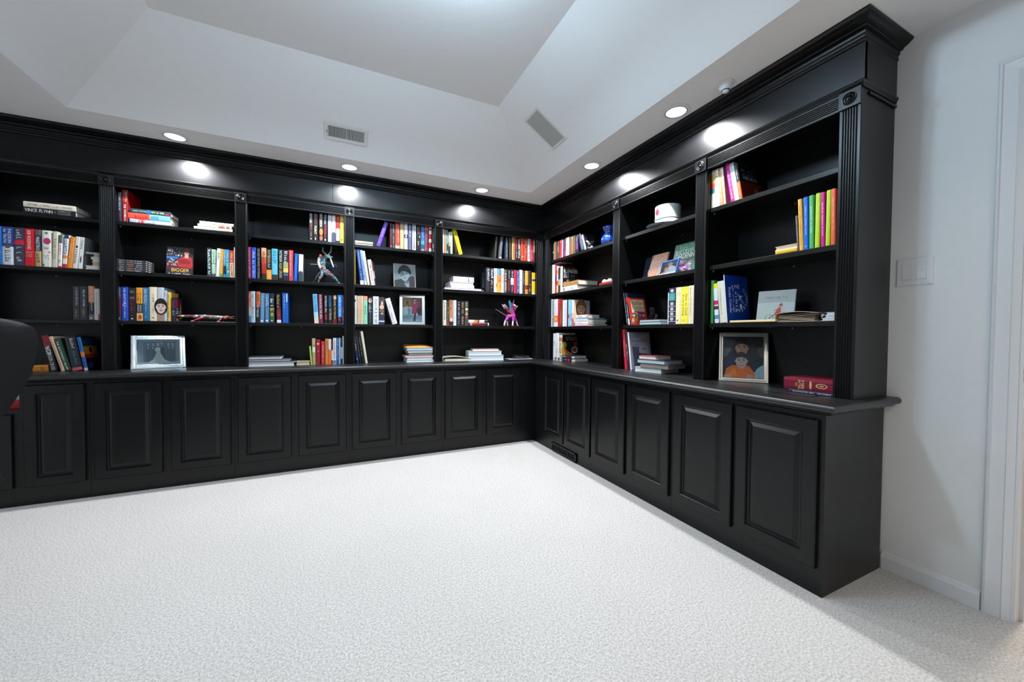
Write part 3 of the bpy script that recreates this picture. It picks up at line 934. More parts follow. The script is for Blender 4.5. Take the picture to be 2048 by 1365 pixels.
for z, hw in OUT:
    fr = []
    e = min((z - 0.70) / 0.03, (1.152 - z) / 0.02, 1.0)
    th = 0.012 + 0.03 * max(e, 0.0)
    for k in range(9):
        a = -1 + 2 * k / 8
        edge_t = math.sqrt(max(0.0, 1 - abs(a) ** 6))
        fr.append((a * hw, -0.26 + 0.035 * a * a - 0.012, z))
    for k in range(9):
        a = 1 - 2 * k / 8
        edge_t = math.sqrt(max(0.0, 1 - abs(a) ** 6))
        fr.append((a * hw * 0.985, -0.26 + 0.035 * a * a + th * 1.6 * edge_t, z))
    rings.append(fr)
mb.loft(rings)
mb.build('backrest', M['chair'], t, 50)
mb = MB(); mb.bevel_box(-0.235, 0.225, -0.095, 0.37, 0.42, 0.505, 0.035); mb.build('seat', M['chair'], t, 60)
mb = MB(); mb.tube([(0, -0.262, 0.74), (0, -0.265, 0.56), (0, -0.17, 0.41), (0, 0.22, 0.40)], [0.03, 0.032, 0.034, 0.034], 8); mb.build('back_bracket', M['plastic'], t, 50)
mb = MB(); mb.lathe([(0.05, 0.42), (0.05, 0.37), (0.028, 0.36), (0.028, 0.12), (0.05, 0.11), (0.05, 0.06)], (0, 0.24, 0)); mb.build('gas_column', M['plastic'], t, 40)
for k in range(5):
    a = 2 * math.pi * k / 5 + 0.3
    mb = MB(); mb.tube([(0.03 * math.cos(a), 0.24 + 0.03 * math.sin(a), 0.10), (0.15 * math.cos(a), 0.24 + 0.15 * math.sin(a), 0.095), (0.27 * math.cos(a), 0.24 + 0.27 * math.sin(a), 0.07)], [0.03, 0.024, 0.016], 8); lg = mb.build('leg', M['plastic'], t, 50)
    mb = MB(); mb.lathe([(0.02, -0.022), (0.027, -0.018), (0.027, 0.018), (0.02, 0.022)], (0.27 * math.cos(a), 0.24 + 0.27 * math.sin(a), 0.0285), 16, GREY, 'x'); mb.build('caster', M['plastic'], lg, 40)
# red box in the open niche
t = empty('storage_box', (-3.70, 0.14, 0.6005), 0, 'red carton with white corner inside the open niche behind the chair', 'box')
mb = MB(); mb.box(-0.085, 0.085, -0.06, 0.06, 0, 0.07, lin('d01828')); mb.build('carton', M['jacket'], t)
mb = MB(); mb.box(-0.087, 0.087, -0.062, 0.062, 0.055, 0.08, lin('c8ccd0')); mb.build('lid', M['jacket'], t)

# unseen desk, added so the left cabinet doors reflect something dark
t = empty('desk', (-3.5, -2.6, 0), 0, 'added dark wooden desk beside the swivel chair, outside the picture', 'desk')
M['darkwood'] = mat('dark_desk_wood', (0.02, 0.013, 0.010), rough=0.4, var=0.3, vscale=6)
mb = MB(); mb.bevel_box(-0.74, 0.72, -0.42, 0.42, 0.72, 0.76, 0.006); mb.build('desk_top', M['darkwood'], t)
for x in (-0.68, 0.28):
    mb = MB(); mb.box(x, x + 0.38, -0.38, 0.38, 0, 0.719); pd = mb.build('pedestal', M['darkwood'], t)
    for k in range(3):
        mb = MB(); mb.box(x + 0.02, x + 0.36, 0.38, 0.395, 0.06 + k * 0.22, 0.265 + k * 0.22); mb.build('drawer_front', M['darkwood'], pd)
mb = MB(); mb.box(-0.3, 0.28, -0.36, -0.34, 0.2, 0.719); mb.build('modesty_panel', M['darkwood'], t)
# ------------------------------------------------------------------ books
BOOKS = [
('L','B1','1',-3.6844,1.8685,0.0362,0.2457,0.22,0.0,0.03,'17181b',[('VINCE FLYNN','d8d8d8',0.03,0.55,0.2,0.8),('X','8a8a8a',0.58,0.62,0.3,0.7),('AMERICAN','8a8a8a',0.65,0.9,0.55,0.9),('ASSASSIN','8a8a8a',0.65,0.9,0.12,0.45)],None,'S','black novel with large white author lettering, on top shelf, bay behind the chair'),
('L','B1','1',-3.6838,1.9053,0.0354,0.2427,0.21,0.0,0.03,'cfc8b8',[('~','8f8878',0.05,0.95,0.35,0.65)],None,'S','cream hardback lying across the black novel, on top shelf, bay behind the chair'),
('S','B1','2',-3.8094,1.5170,0.0258,0.2456,0.16,0.0,0.03,'0b66b8',[('~','c8d8e8',0.1,0.8)],None,None,'bright blue spine cut by the picture edge, second shelf, bay behind the chair'),
('S','B1','2',-3.7818,1.5170,0.0493,0.2459,0.16,0.0,0.03,'1a3a86:.52,c8d0d6',[('PASSION','d8e0ea',0.06,0.42,0.52,0.85),('for TRUTH','d8e0ea',0.06,0.42,0.12,0.42),('#5a4a48','5a4a48',0.44,0.56,0.3,0.7),('~','7a828a',0.6,0.92)],None,None,'navy and pale grey biography with white capitals, second shelf, bay behind the chair'),
('S','B1','2',-3.7303,1.5170,0.0453,0.2457,0.16,0.0,0.03,'34364a:.33,c81c33:.44,34364a',[('~','b8b8c0',0.05,0.3),('~','b8b8c0',0.5,0.9)],None,None,'charcoal hardback with one red band, third upright on second shelf, bay behind the chair'),
('S','B1','2',-3.6823,1.5170,0.0441,0.2449,0.16,0.0,0.03,'c41020',[('BOB WOODWARD','f0dcd4',0.05,0.56,0.3,0.7),('=3','f0c8c0',0.6,0.76)],None,None,'scarlet hardback with pale capitals, fourth upright on second shelf, bay behind the chair'),
('S','B1','2',-3.6355,1.5170,0.0293,0.2437,0.16,0.0,0.03,'6a5058:.15,22283c:.58,b09a6a',[('MAESTRO','e8e8e8',0.2,0.56,0.2,0.8),('~','7a6840',0.65,0.9)],None,None,'navy and tan spine with white title, fifth upright on second shelf, bay behind the chair'),
('S','B1','2',-3.6020,1.5170,0.0424,0.2426,0.16,0.0,0.03,'dcdace',[('@b8305a','b8305a',0.2,0.38,0.15,0.98),('@5a7a58','5a7a58',0.04,0.1,0.3,0.7),('~','8a9080',0.45,0.52),('@c88aa0','c88aa0',0.56,0.62,0.7,0.95),('=2','a09a94',0.66,0.8),('@5a4a50','5a4a50',0.92,0.98,0.05,0.25)],None,None,'thick white floral book with crimson rose, sixth upright on second shelf, bay behind the chair'),
('S','B1','2',-3.5323,1.5170,0.0252,0.2411,0.16,1.7,0.03,'ccc6b0',[('~','a89a88',0.2,0.8)],None,None,'cream hardback with faint pink edge, seventh upright on second shelf, bay behind the chair'),
('S','B1','2',-3.5121,1.5170,0.0182,0.2198,0.16,2.2,0.03,'56605a:.25,e4e2e0:.95,c02030',[('AMERICA','c03040',0.3,0.62),('~','3a4a5a',0.7,0.9)],None,None,'white paperback with red vertical lettering, eighth upright on second shelf, bay behind the chair'),
('S','B1','2',-3.4889,1.5170,0.0215,0.2252,0.16,4.1,0.03,'2a3a5e:.12,d8dce0:.62,d08a30:.72,e0dcd8:.88,c02028',[('~','1a3a6a',0.15,0.6,0.15,0.85)],None,None,'navy and white paperback with orange foot, ninth upright on second shelf, bay behind the chair'),
('S','B1','2',-3.4625,1.5170,0.0239,0.2141,0.16,5.1,0.03,'e8841c',[('~','f0c890',0.2,0.8)],None,None,'plain orange hardback, tenth upright on second shelf, bay behind the chair'),
('S','B1','2',-3.4365,1.5170,0.0241,0.2192,0.16,5.1,0.03,'d6d4c8',[('@3a3a3a','3a3a3a',0.28,0.36,0.25,0.75),('~','8a8a80',0.4,0.85)],None,None,'pale grey memoir with black emblem, eleventh upright on second shelf, bay behind the chair'),
('S','B1','2',-3.4114,1.5170,0.0229,0.2175,0.2,4.1,0.03,'dcdcd8',[('PARIS','6a6a6a',0.1,0.4),('@4a4a4a','4a4a4a',0.6,0.82,0.35,0.7)],'8a8a8c',None,'white travel book with thin grey letters, twelfth upright on second shelf, bay behind the chair'),
('L','B1','2',-3.3927,1.5175,0.0258,0.0723,0.12,0.0,0.02,'dcdcda',[],None,'P','white booklet at the foot of the small pile, on second shelf, bay behind the chair'),
('L','B1','2',-3.3592,1.5439,0.0251,0.0391,0.12,0.0,0.02,'c8a888',[],None,'P','tan booklet with soft edge, on second shelf, bay behind the chair'),
('L','B1','2',-3.3588,1.5696,0.0175,0.0391,0.12,0.0,0.02,'d8d2c8',[],None,'P','cream booklet, on second shelf, bay behind the chair'),
('L','B1','2',-3.3661,1.5877,0.0167,0.0466,0.12,0.0,0.02,'d4ccc4',[],None,'P','thin buff booklet, on second shelf, bay behind the chair'),
('L','B1','2',-3.3522,1.6050,0.0192,0.0330,0.12,0.0,0.02,'b0a8a0',[],None,'P','grey booklet, on second shelf, bay behind the chair'),
('L','B1','2',-3.3895,1.6248,0.0096,0.0707,0.12,0.0,0.02,'c8c4c0',[],None,'P','thin pale pamphlet on top of the small pile, on second shelf, bay behind the chair'),
('S','B1','3',-3.4593,1.1670,0.0298,0.2289,0.16,0.0,0.03,'262a31',[('~','a8b0b4',0.04,0.6,0.45,0.75),('~','a08850',0.66,0.92,0.35,0.65)],None,None,'near-black thriller with gold lower lettering, first upright on third shelf, bay behind the chair'),
('S','B1','3',-3.4261,1.1670,0.0374,0.2310,0.16,0.0,0.03,'2a2d32',[('THE SPY WITHIN','c8ccd0',0.09,0.6,0.4,0.68),('~','a08850',0.66,0.92,0.35,0.65)],None,None,'charcoal thriller titled in white, second upright on third shelf, bay behind the chair'),
('S','B1','3',-3.3834,1.1670,0.0281,0.2347,0.16,0.0,0.03,'d08a6c:.48,24262c:.84,5a626a',[('~','f0d0c0',0.05,0.72,0.45,0.7),('#c8ccd0','c8ccd0',0.92,0.97,0.3,0.6)],None,None,'salmon and black paperback, third upright on third shelf, bay behind the chair'),
('S','B1','3',-3.3536,1.1670,0.0276,0.2180,0.16,0.0,0.03,'d0ccc8',[('~','8a8a8a',0.1,0.9,0.3,0.5),('#b04030','b04030',0.8,0.99,0.7,0.99)],None,None,'white paperback with red corner, fourth upright on third shelf, bay behind the chair'),
('L','B1','4',-3.6572,0.8160,0.0438,0.0712,0.18,0.0,0.03,'b87420',[('TA','1c1c1c',0.5,0.75,0.15,0.75)],None,'S','orange book lying half hidden by the chair, on countertop, bay behind the chair'),
('S','B1','4',-3.5728,0.8155,0.0326,0.2442,0.16,-9.7,0.03,'7a1428:.3,15161a',[('~','d0d0d0',0.32,0.55,0.1,0.8),('PATTERSON CROSS','dcdcdc',0.3,0.97,0.2,0.8)],'2a1c18',None,'black thriller with maroon head, tilted, first upright on countertop, bay behind the chair'),
('S','B1','4',-3.5230,0.8155,0.0176,0.2416,0.16,-13.9,0.03,'d8b498',[('~','8a6a58',0.1,0.9,0.35,0.65)],None,None,'peach-spined paperback leaning over, second upright on countertop, bay behind the chair'),
('S','B1','4',-3.5012,0.8155,0.0286,0.2259,0.16,-14.1,0.03,'1f4030',[('THE BARTENDERS BIBLE','dce4dc',0.08,0.9,0.2,0.6),('#c8c890','c8c890',0.9,0.96,0.3,0.6)],None,None,'dark green bartending guide, tilted, third upright on countertop, bay behind the chair'),
('S','B1','4',-3.4683,0.8155,0.0509,0.2324,0.16,-9.2,0.03,'25282c:.91,c05a68',[('~','d0d4d4',0.04,0.4,0.45,0.75),('~','3a8098',0.42,0.84,0.42,0.72)],None,None,'black hardback with pink foot band, tilted, fourth upright on countertop, bay behind the chair'),
('S','B1','4',-3.4098,0.8155,0.0193,0.2334,0.16,-9.0,0.03,'1a70c0:.44,e08040:.58,1a70c0:.92,d8dce0',[('~','2a3a6a',0.05,0.4),('~','2a3a6a',0.62,0.88)],'2a1a1c','sunset','bright blue and orange novel, tilted, fifth upright on countertop, bay behind the chair'),
('S','B2','1',-3.2267,1.8680,0.0202,0.2057,0.16,0.0,0.03,'1c2434',[('~','c8ccd0',0.05,0.65,0.4,0.7),('~','c02030',0.7,0.85,0.4,0.7)],None,None,'dark navy paperback with white and red lettering, first upright on top shelf, lizard bay'),
('S','B2','1',-3.2033,1.8680,0.0314,0.2276,0.2,0.0,0.03,'741a1c',[('KRISTIN','d8b088',0.08,0.38,0.55,0.85),('HANNAH','b04848',0.08,0.38,0.2,0.48),('THE WOMEN','e8dcd4',0.45,0.88,0.35,0.7),('#e8e0d8','e8e0d8',0.92,0.95,0.4,0.6)],'8a0c0c',None,'maroon novel with gold and white lettering, second upright on top shelf, lizard bay'),
('L','B2','1',-3.1632,1.8685,0.0273,0.2329,0.16,0.0,0.03,'8aa0b4:.2,c04858:.35,8aa0b4:.6,d8c8c0',[('~','f0e0e0',0.05,0.95,0.2,0.8)],None,'S','pale blue and red paperback lying flat, on top shelf, lizard bay'),
('L','B2','1',-3.1708,1.8964,0.0432,0.2320,0.17,0.0,0.03,'e04838:.5,60a0b0',[('~','8a1818',0.15,0.45,0.25,0.7),('HORSE','1c3a44',0.54,0.72,0.25,0.75)],None,'S','red and teal paperback in the flat pile, on top shelf, lizard bay'),
('L','B2','1',-3.1616,1.9402,0.0300,0.2249,0.17,0.0,0.03,'16303a',[('ASHLEY ELSTON','a8c0b0',0.06,0.4,0.3,0.7),('#2a60a0','2a60a0',0.41,0.5,0.05,0.95),('FIRST LIE WINS','c8d0a0',0.52,0.84,0.25,0.75),('#a02838','a02838',0.86,0.97,0.1,0.5)],None,'S','dark green paperback topping the flat pile, on top shelf, lizard bay'),
('L','B2','1',-2.8000,1.8685,0.0200,0.2380,0.2,0.0,0.03,'e0e0ea',[('~','a0a0c0',0.05,0.4,0.3,0.7),('~','a0a0c0',0.65,0.95,0.3,0.7)],None,'S','thin white book at the foot of the small pile, on top shelf, lizard bay'),
('L','B2','1',-2.7778,1.8891,0.0219,0.2109,0.18,0.0,0.03,'ddd6b0',[('~','b0a878',0.15,0.5,0.3,0.7),('@d05030','d05030',0.6,0.8,0.1,0.9),('@d05030','d05030',0.82,0.95,0.15,0.9)],None,'S','cream book with red flowers on its spine, on top shelf, lizard bay'),
('L','B2','1',-2.7655,1.9117,0.0201,0.2105,0.18,0.0,0.03,'e6e0d0',[('HOME','b09a88',0.4,0.72,0.2,0.8)],None,'S','cream book on top of the small pile, on top shelf, lizard bay'),
('L','B2','2',-3.2307,1.5175,0.0134,0.1644,0.11,0.0,0.03,'32333d',[('~','d8d4d0',0.03,0.2,0.25,0.75),('~','e0a070',0.3,0.52,0.25,0.75),('~','d8d4d0',0.55,0.8,0.25,0.75),('#c8c8c8','c8c8c8',0.93,0.97,0.3,0.7)],None,'S','charcoal paperback at the bottom of six, on second shelf, lizard bay'),
('L','B2','2',-3.2306,1.5315,0.0134,0.1644,0.11,0.0,0.03,'32333d',[('~','d8d4d0',0.03,0.2,0.25,0.75),('~','e0a070',0.3,0.52,0.25,0.75),('~','d8d4d0',0.55,0.8,0.25,0.75),('#c8c8c8','c8c8c8',0.93,0.97,0.3,0.7)],None,'S','charcoal paperback just above the bottom of six, on second shelf, lizard bay'),
('L','B2','2',-3.2304,1.5454,0.0134,0.1644,0.11,0.0,0.03,'32333d',[('~','d8d4d0',0.03,0.2,0.25,0.75),('~','e0a070',0.3,0.52,0.25,0.75),('~','d8d4d0',0.55,0.8,0.25,0.75),('#c8c8c8','c8c8c8',0.93,0.97,0.3,0.7)],None,'S','charcoal paperback low in the middle of six, on second shelf, lizard bay'),
('L','B2','2',-3.2303,1.5594,0.0134,0.1644,0.11,0.0,0.03,'32333d',[('~','d8d4d0',0.03,0.2,0.25,0.75),('~','e0a070',0.3,0.52,0.25,0.75),('~','d8d4d0',0.55,0.8,0.25,0.75),('#c8c8c8','c8c8c8',0.93,0.97,0.3,0.7)],None,'S','charcoal paperback high in the middle of six, on second shelf, lizard bay'),
('L','B2','2',-3.2301,1.5733,0.0133,0.1644,0.11,0.0,0.03,'32333d',[('~','d8d4d0',0.03,0.2,0.25,0.75),('~','e0a070',0.3,0.52,0.25,0.75),('~','d8d4d0',0.55,0.8,0.25,0.75),('#c8c8c8','c8c8c8',0.93,0.97,0.3,0.7)],None,'S','charcoal paperback just under the top of six, on second shelf, lizard bay'),
('L','B2','2',-3.2299,1.5873,0.0133,0.1644,0.11,0.0,0.03,'32333d',[('~','d8d4d0',0.03,0.2,0.25,0.75),('~','e0a070',0.3,0.52,0.25,0.75),('~','d8d4d0',0.55,0.8,0.25,0.75),('#c8c8c8','c8c8c8',0.93,0.97,0.3,0.7)],None,'S','charcoal paperback on top of six, on second shelf, lizard bay'),
('S','B2','2',-2.7231,1.5170,0.0253,0.2158,0.16,0.0,0.03,'22343a',[('~','e4e8e4',0.06,0.75,0.2,0.8),('~','e0e0e0',0.8,0.95,0.2,0.8)],None,None,'dark slate paperback with bold white letters, first upright on second shelf, lizard bay'),
('S','B2','2',-2.6944,1.5170,0.0236,0.2067,0.16,0.0,0.03,'a8ccb4:.52,2a4038:.54,a8ccb4:.9,4a5850',[('~','5a8a70',0.06,0.5,0.35,0.65)],None,None,'mint green paperback, second upright on second shelf, lizard bay'),
('S','B2','2',-2.6475,1.5170,0.0210,0.2168,0.16,2.4,0.03,'e2e0dc',[('~','8a8a90',0.15,0.4)],None,None,'white paperback tilted a little, third upright on second shelf, lizard bay'),
('S','B2','2',-2.6264,1.5170,0.0188,0.2142,0.16,2.1,0.03,'e8a030:.9,6a9a40',[('~','f0d8a0',0.3,0.8)],None,None,'orange paperback with green foot, fourth upright on second shelf, lizard bay'),
('S','B2','2',-2.6067,1.5170,0.0165,0.2136,0.16,1.1,0.03,'4a8cc0:.6,1c2a3c:.9,3a90b0',[('~','c8dce8',0.05,0.55)],None,None,'mid-blue paperback with dark foot, fifth upright on second shelf, lizard bay'),
('S','B2','2',-2.6043,1.5170,0.0206,0.2131,0.16,0.0,0.03,'2898c0',[('~','e0e060',0.1,0.7,0.2,0.8),('@e0d040','e0d040',0.75,0.85,0.4,0.9)],None,None,'teal paperback with yellow lettering, sixth upright on second shelf, lizard bay'),
('S','B2','2',-2.5813,1.5170,0.0255,0.2084,0.16,0.0,0.03,'d83a2a:.45,ecb890',[('~','f0e0a0',0.1,0.42),('~','b04030',0.5,0.95)],None,None,'red and cream paperback, seventh upright on second shelf, lizard bay'),
('S','B2','2',-2.5534,1.5170,0.0056,0.2359,0.16,0.0,0.03,'e0dcd8',[],None,None,'thin white booklet beside the upright, eighth upright on second shelf, lizard bay'),
('S','B2','3',-3.2350,1.1670,0.0171,0.2362,0.16,0.0,0.03,'54565a:.32,6a1830:.8,2a2a28',[('~','a8a8a0',0.05,0.3),('#c8c080','c8c080',0.9,0.97,0.3,0.7)],None,None,'grey and maroon paperback, first upright on third shelf, lizard bay'),
('S','B2','3',-3.2147,1.1670,0.0371,0.2388,0.16,0.0,0.03,'1c46b0',[('SUE GRAFTON','e0e8f4',0.05,0.5,0.35,0.68),('U','e8ecf4',0.5,0.57,0.2,0.8),('is for Undertow','dce4f4',0.58,0.92,0.4,0.66)],None,None,'royal blue novel with white capitals, second upright on third shelf, lizard bay'),
('S','B2','3',-3.1744,1.1670,0.0372,0.2350,0.16,0.0,0.03,'1c1a1f',[('=2','d8d4d0',0.08,0.16),('=2','d8d4d0',0.27,0.33),('=3','b82030',0.34,0.43),('~','c01c34',0.46,0.86,0.25,0.6),('#c8c4c0','c8c4c0',0.92,0.96,0.35,0.6)],None,None,'black novel with red vertical title, third upright on third shelf, lizard bay'),
('S','B2','3',-3.1338,1.1670,0.0333,0.2389,0.16,0.0,0.03,'e89428:.48,1c1a1e:.77,e0b060',[('NORA ROBERTS','3a2a18',0.12,0.46,0.58,0.82),('J.D. ROBB','3a2a18',0.16,0.4,0.15,0.45),('MEMORY','d8d4d0',0.52,0.75,0.55,0.85),('IN DEATH','d8d4d0',0.52,0.74,0.15,0.45),('@c04020','c04020',0.82,0.96,0.3,0.9)],None,None,'orange and black novel with white lower title, fourth upright on third shelf, lizard bay'),
('S','B2','3',-3.0988,1.1670,0.0344,0.2423,0.16,0.0,0.03,'1f6490',[('JODI PICOULT','dce8f0',0.04,0.52,0.2,0.7),('~','b8d0e0',0.55,0.92,0.4,0.6)],None,None,'teal blue novel with serif white title, fifth upright on third shelf, lizard bay'),
('S','B2','3',-3.0611,1.1670,0.0409,0.2478,0.16,0.0,0.03,'e6d6b8',[('~','8a7a60',0.18,0.45,0.4,0.6),('~','8a7a60',0.52,0.8,0.4,0.6),('#6a5a48','6a5a48',0.89,0.92,0.35,0.6)],None,None,'thick cream hardback, sixth upright on third shelf, lizard bay'),
('S','B2','3',-3.0174,1.1670,0.0363,0.2470,0.22,0.0,0.03,'bcc2cc',[('&face','',0.3,0.98)],None,None,"spine showing a dark-haired woman's face, seventh upright on third shelf, lizard bay"),
('S','B2','3',-2.9801,1.1670,0.0146,0.2261,0.16,0.0,0.03,'b4cce0',[('~','5a80a8',0.05,0.2)],None,None,'narrow pale blue paperback, eighth upright on third shelf, lizard bay'),
('S','B2','3',-2.9613,1.1670,0.0175,0.2150,0.16,0.0,0.03,'e8bc48',[('~','4a6a90',0.08,0.9,0.3,0.7)],None,None,'yellow paperback with blue lettering, ninth upright on third shelf, lizard bay'),
('S','B2','3',-2.9367,1.1670,0.0205,0.1765,0.15,0.0,0.03,'1c2034',[('~','b03070',0.15,0.5,0.25,0.75),('~','d0d0d0',0.55,0.75,0.3,0.7)],'241c38','lost','navy paperback with pink lettering and flame cover, tenth upright on third shelf, lizard bay'),
('S','B3','1',-2.0340,1.8680,0.0279,0.2488,0.16,0.0,0.03,'1a1416',[('PATTERSON','dce0da',0.12,0.42,0.2,0.75),('~','e07060',0.44,0.9,0.4,0.72),('#d8d0d0','d8d0d0',0.94,0.97,0.35,0.7)],None,None,'black thriller with white over red lettering, first upright on top shelf, horned-figurine bay'),
('S','B3','1',-2.0013,1.8680,0.0315,0.2438,0.16,0.0,0.03,'16120f',[('~','a02850',0.08,0.42,0.25,0.7),('POINT','e4e0c8',0.5,0.78,0.2,0.75),('#c8c4b8','c8c4b8',0.9,0.97,0.35,0.6)],None,None,'black thriller with maroon over cream lettering, second upright on top shelf, horned-figurine bay'),
('S','B3','1',-1.9609,1.8680,0.0323,0.2422,0.16,0.0,0.03,'1c1512',[('PATTERSON','e8dcb8',0.05,0.5,0.2,0.8),('@e07830','e07830',0.56,0.8,0.15,0.95),('@d05a48','d05a48',0.82,0.98,0.2,0.9)],None,None,'dark thriller with orange flames at its foot, third upright on top shelf, horned-figurine bay'),
('S','B3','1',-1.9231,1.8680,0.0240,0.2407,0.16,0.0,0.03,'15151c',[('~','a8b8d8',0.05,0.4,0.15,0.8),('~','c02844',0.44,0.85,0.15,0.9),('#c8d8dc','c8d8dc',0.91,0.97,0.25,0.65)],None,None,'black thriller with blue over red lettering, fourth upright on top shelf, horned-figurine bay'),
('S','B3','1',-1.8909,1.8680,0.0272,0.2430,0.16,0.0,0.03,'8a3848:.07,dcdcec',[('~','b04a68',0.08,0.36,0.25,0.7),('~','5a6480',0.4,0.82,0.2,0.75)],None,None,'white thriller with maroon head, fifth upright on top shelf, horned-figurine bay'),
('S','B3','1',-1.8606,1.8680,0.0281,0.2322,0.16,0.0,0.03,'d4d2c6:.68,3a4054',[('@3a4054','3a4054',0.62,0.74,0,1)],None,None,'cream hardback with dark arched foot, sixth upright on top shelf, horned-figurine bay'),
('S','B3','1',-1.8286,1.8680,0.0272,0.2416,0.16,0.0,0.03,'c01c22:.5,dcdcdc:.93,20243a',[('~','801018',0.08,0.46,0.2,0.8),('~','2a2a30',0.54,0.9,0.2,0.8)],None,None,'red thriller with grey lower title, seventh upright on top shelf, horned-figurine bay'),
('S','B3','1',-1.7972,1.8680,0.0307,0.2437,0.16,0.0,0.03,'ecbc3c',[('~','8a6010',0.06,0.45,0.2,0.8),('#7a5818','7a5818',0.5,0.515,0,1),('VIOLETS','7a5010',0.53,0.78,0.2,0.8),('@4a3010','4a3010',0.86,0.92,0.2,0.6)],None,None,'golden yellow thriller with brown title, eighth upright on top shelf, horned-figurine bay'),
('S','B3','2',-2.4637,1.5170,0.0181,0.2493,0.16,0.0,0.03,'c02450',[('~','f0d0d8',0.04,0.96,0.3,0.7)],None,None,'crimson thriller with white lettering, first upright on second shelf, horned-figurine bay'),
('S','B3','2',-2.4424,1.5170,0.0316,0.2483,0.16,0.0,0.03,'1a4ec8',[('~','e0e8f8',0.04,0.55,0.25,0.8),('PATTERSON','e0e8f8',0.58,0.96,0.25,0.8)],None,None,'cobalt blue thriller with white capitals, second upright on second shelf, horned-figurine bay'),
('S','B3','2',-2.4058,1.5170,0.0237,0.2458,0.16,0.0,0.03,'141417',[('POP GOES THE WEASEL','a8a8ac',0.03,0.6,0.25,0.85),('PATTERSON','a8a8ac',0.64,0.97,0.25,0.85)],None,None,'black thriller with grey capitals, third upright on second shelf, horned-figurine bay'),
('S','B3','2',-2.3729,1.5170,0.0332,0.2515,0.16,0.0,0.03,'d09a70:.3,b05038:.5,98201a:.82,26221f',[('~','6a3020',0.12,0.48,0.2,0.75),('~','d84030',0.5,0.8,0.2,0.75)],None,None,'tan fading to red thriller, fourth upright on second shelf, horned-figurine bay'),
('S','B3','2',-2.3380,1.5170,0.0336,0.2433,0.16,0.0,0.03,'16130f:.68,e09830',[('PATTERSON','d8b070',0.03,0.44,0.2,0.75),('~','d8d4d0',0.48,0.62,0.2,0.65),('=3','f0d8a0',0.75,0.92)],None,None,'black thriller with gold letters and orange foot, fifth upright on second shelf, horned-figurine bay'),
('S','B3','2',-2.3010,1.5170,0.0384,0.2512,0.16,0.0,0.03,'50bce4:.83,2c3034',[('JUDGE & JURY','1c4070',0.05,0.48,0.2,0.85),('~','e0b8c0',0.5,0.72,0.35,0.65)],None,None,'sky blue legal thriller with navy title, sixth upright on second shelf, horned-figurine bay'),
('S','B3','2',-2.2551,1.5170,0.0292,0.2494,0.16,0.0,0.03,'151416',[('PATTERSON','d8dce0',0.04,0.4,0.2,0.85),('ALEX CROSS','e0c080',0.44,0.92,0.2,0.8)],None,None,'black thriller with silver and gold lettering, seventh upright on second shelf, horned-figurine bay'),
('S','B3','2',-2.2225,1.5170,0.0347,0.2489,0.16,0.0,0.03,'202225:.4,8aa068:.6,e0c060:.74,24262a:.77,4a6898:.84,26282c',[('~','d0d4d8',0.03,0.42,0.2,0.85),('~','d0d8a0',0.44,0.58,0.3,0.75)],None,None,'black thriller with green and yellow band, eighth upright on second shelf, horned-figurine bay'),
('S','B3','2',-2.1826,1.5170,0.0298,0.2518,0.19,0.0,0.03,'c44048',[('~','f0d0d0',0.05,0.85,0.3,0.6)],None,None,'brick red hardback, ninth upright on second shelf, horned-figurine bay'),
('S','B3','2',-2.1236,1.5170,0.0240,0.2279,0.16,2.1,0.03,'1258c8',[('~','80b0f0',0.05,0.9,0.35,0.6)],None,None,'bright blue paperback leaning slightly, tenth upright on second shelf, horned-figurine bay'),
('S','B3','2',-2.0836,1.5170,0.0314,0.2238,0.15,1.5,0.03,'d8d6d0:.7,3c4250',[('@3c4250','3c4250',0.62,0.78,0,1)],'8a8884',None,'cream hardback with dark arched foot at the row end, second shelf, horned-figurine bay'),
('S','B3','3',-2.4661,1.1670,0.0175,0.2454,0.16,0.0,0.03,'dc5a30:.5,c8b8a8:.78,3c78b8',[('~','f0e0d0',0.1,0.5)],None,None,'orange-red paperback with blue foot, first upright on third shelf, horned-figurine bay'),
('S','B3','3',-2.4467,1.1670,0.0287,0.2490,0.16,0.0,0.03,'c0d4de',[('~','6a8a90',0.1,0.9,0.35,0.65),('@b09080','b09080',0.5,0.56,0.2,0.9)],None,None,'pale blue-white paperback, second upright on third shelf, horned-figurine bay'),
('S','B3','3',-2.3867,1.1670,0.0273,0.2483,0.16,0.9,0.03,'e06a34:.4,b84a28:.5,1e1a1c',[('SAIL','1c1214',0.08,0.36,0.3,0.85),('PATTERSON','d8dce0',0.42,0.82,0.15,0.7)],None,None,'orange and black thriller with bold title, third upright on third shelf, horned-figurine bay'),
('S','B3','3',-2.3578,1.1670,0.0266,0.2381,0.16,1.1,0.03,'5488ac',[('~','c0d8e8',0.1,0.85,0.4,0.6),('#d8e0e4','d8e0e4',0.92,0.98,0.15,0.7)],None,None,'steel blue paperback, fourth upright on third shelf, horned-figurine bay'),
('S','B3','3',-2.3511,1.1670,0.0278,0.2372,0.16,0.0,0.03,'42709c',[('~','b0c8e0',0.05,0.5,0.15,0.9),('~','8ab0d0',0.52,0.85,0.2,0.8),('#e8eef0','e8eef0',0.9,0.96,0.25,0.7)],None,None,'blue paperback with pale blue lettering, fifth upright on third shelf, horned-figurine bay'),
('S','B3','3',-2.3183,1.1670,0.0305,0.2377,0.16,0.0,0.03,'1c2a3c:.5,c87030:.55,2a5a40:.92,1a2a2a',[('~','e4e8e8',0.12,0.5,0.15,0.8),('~','e0d050',0.5,0.78,0.1,0.8),('#c8d0cc','c8d0cc',0.92,0.95,0.2,0.7)],None,None,'navy legal thriller with white and yellow title, sixth upright on third shelf, horned-figurine bay'),
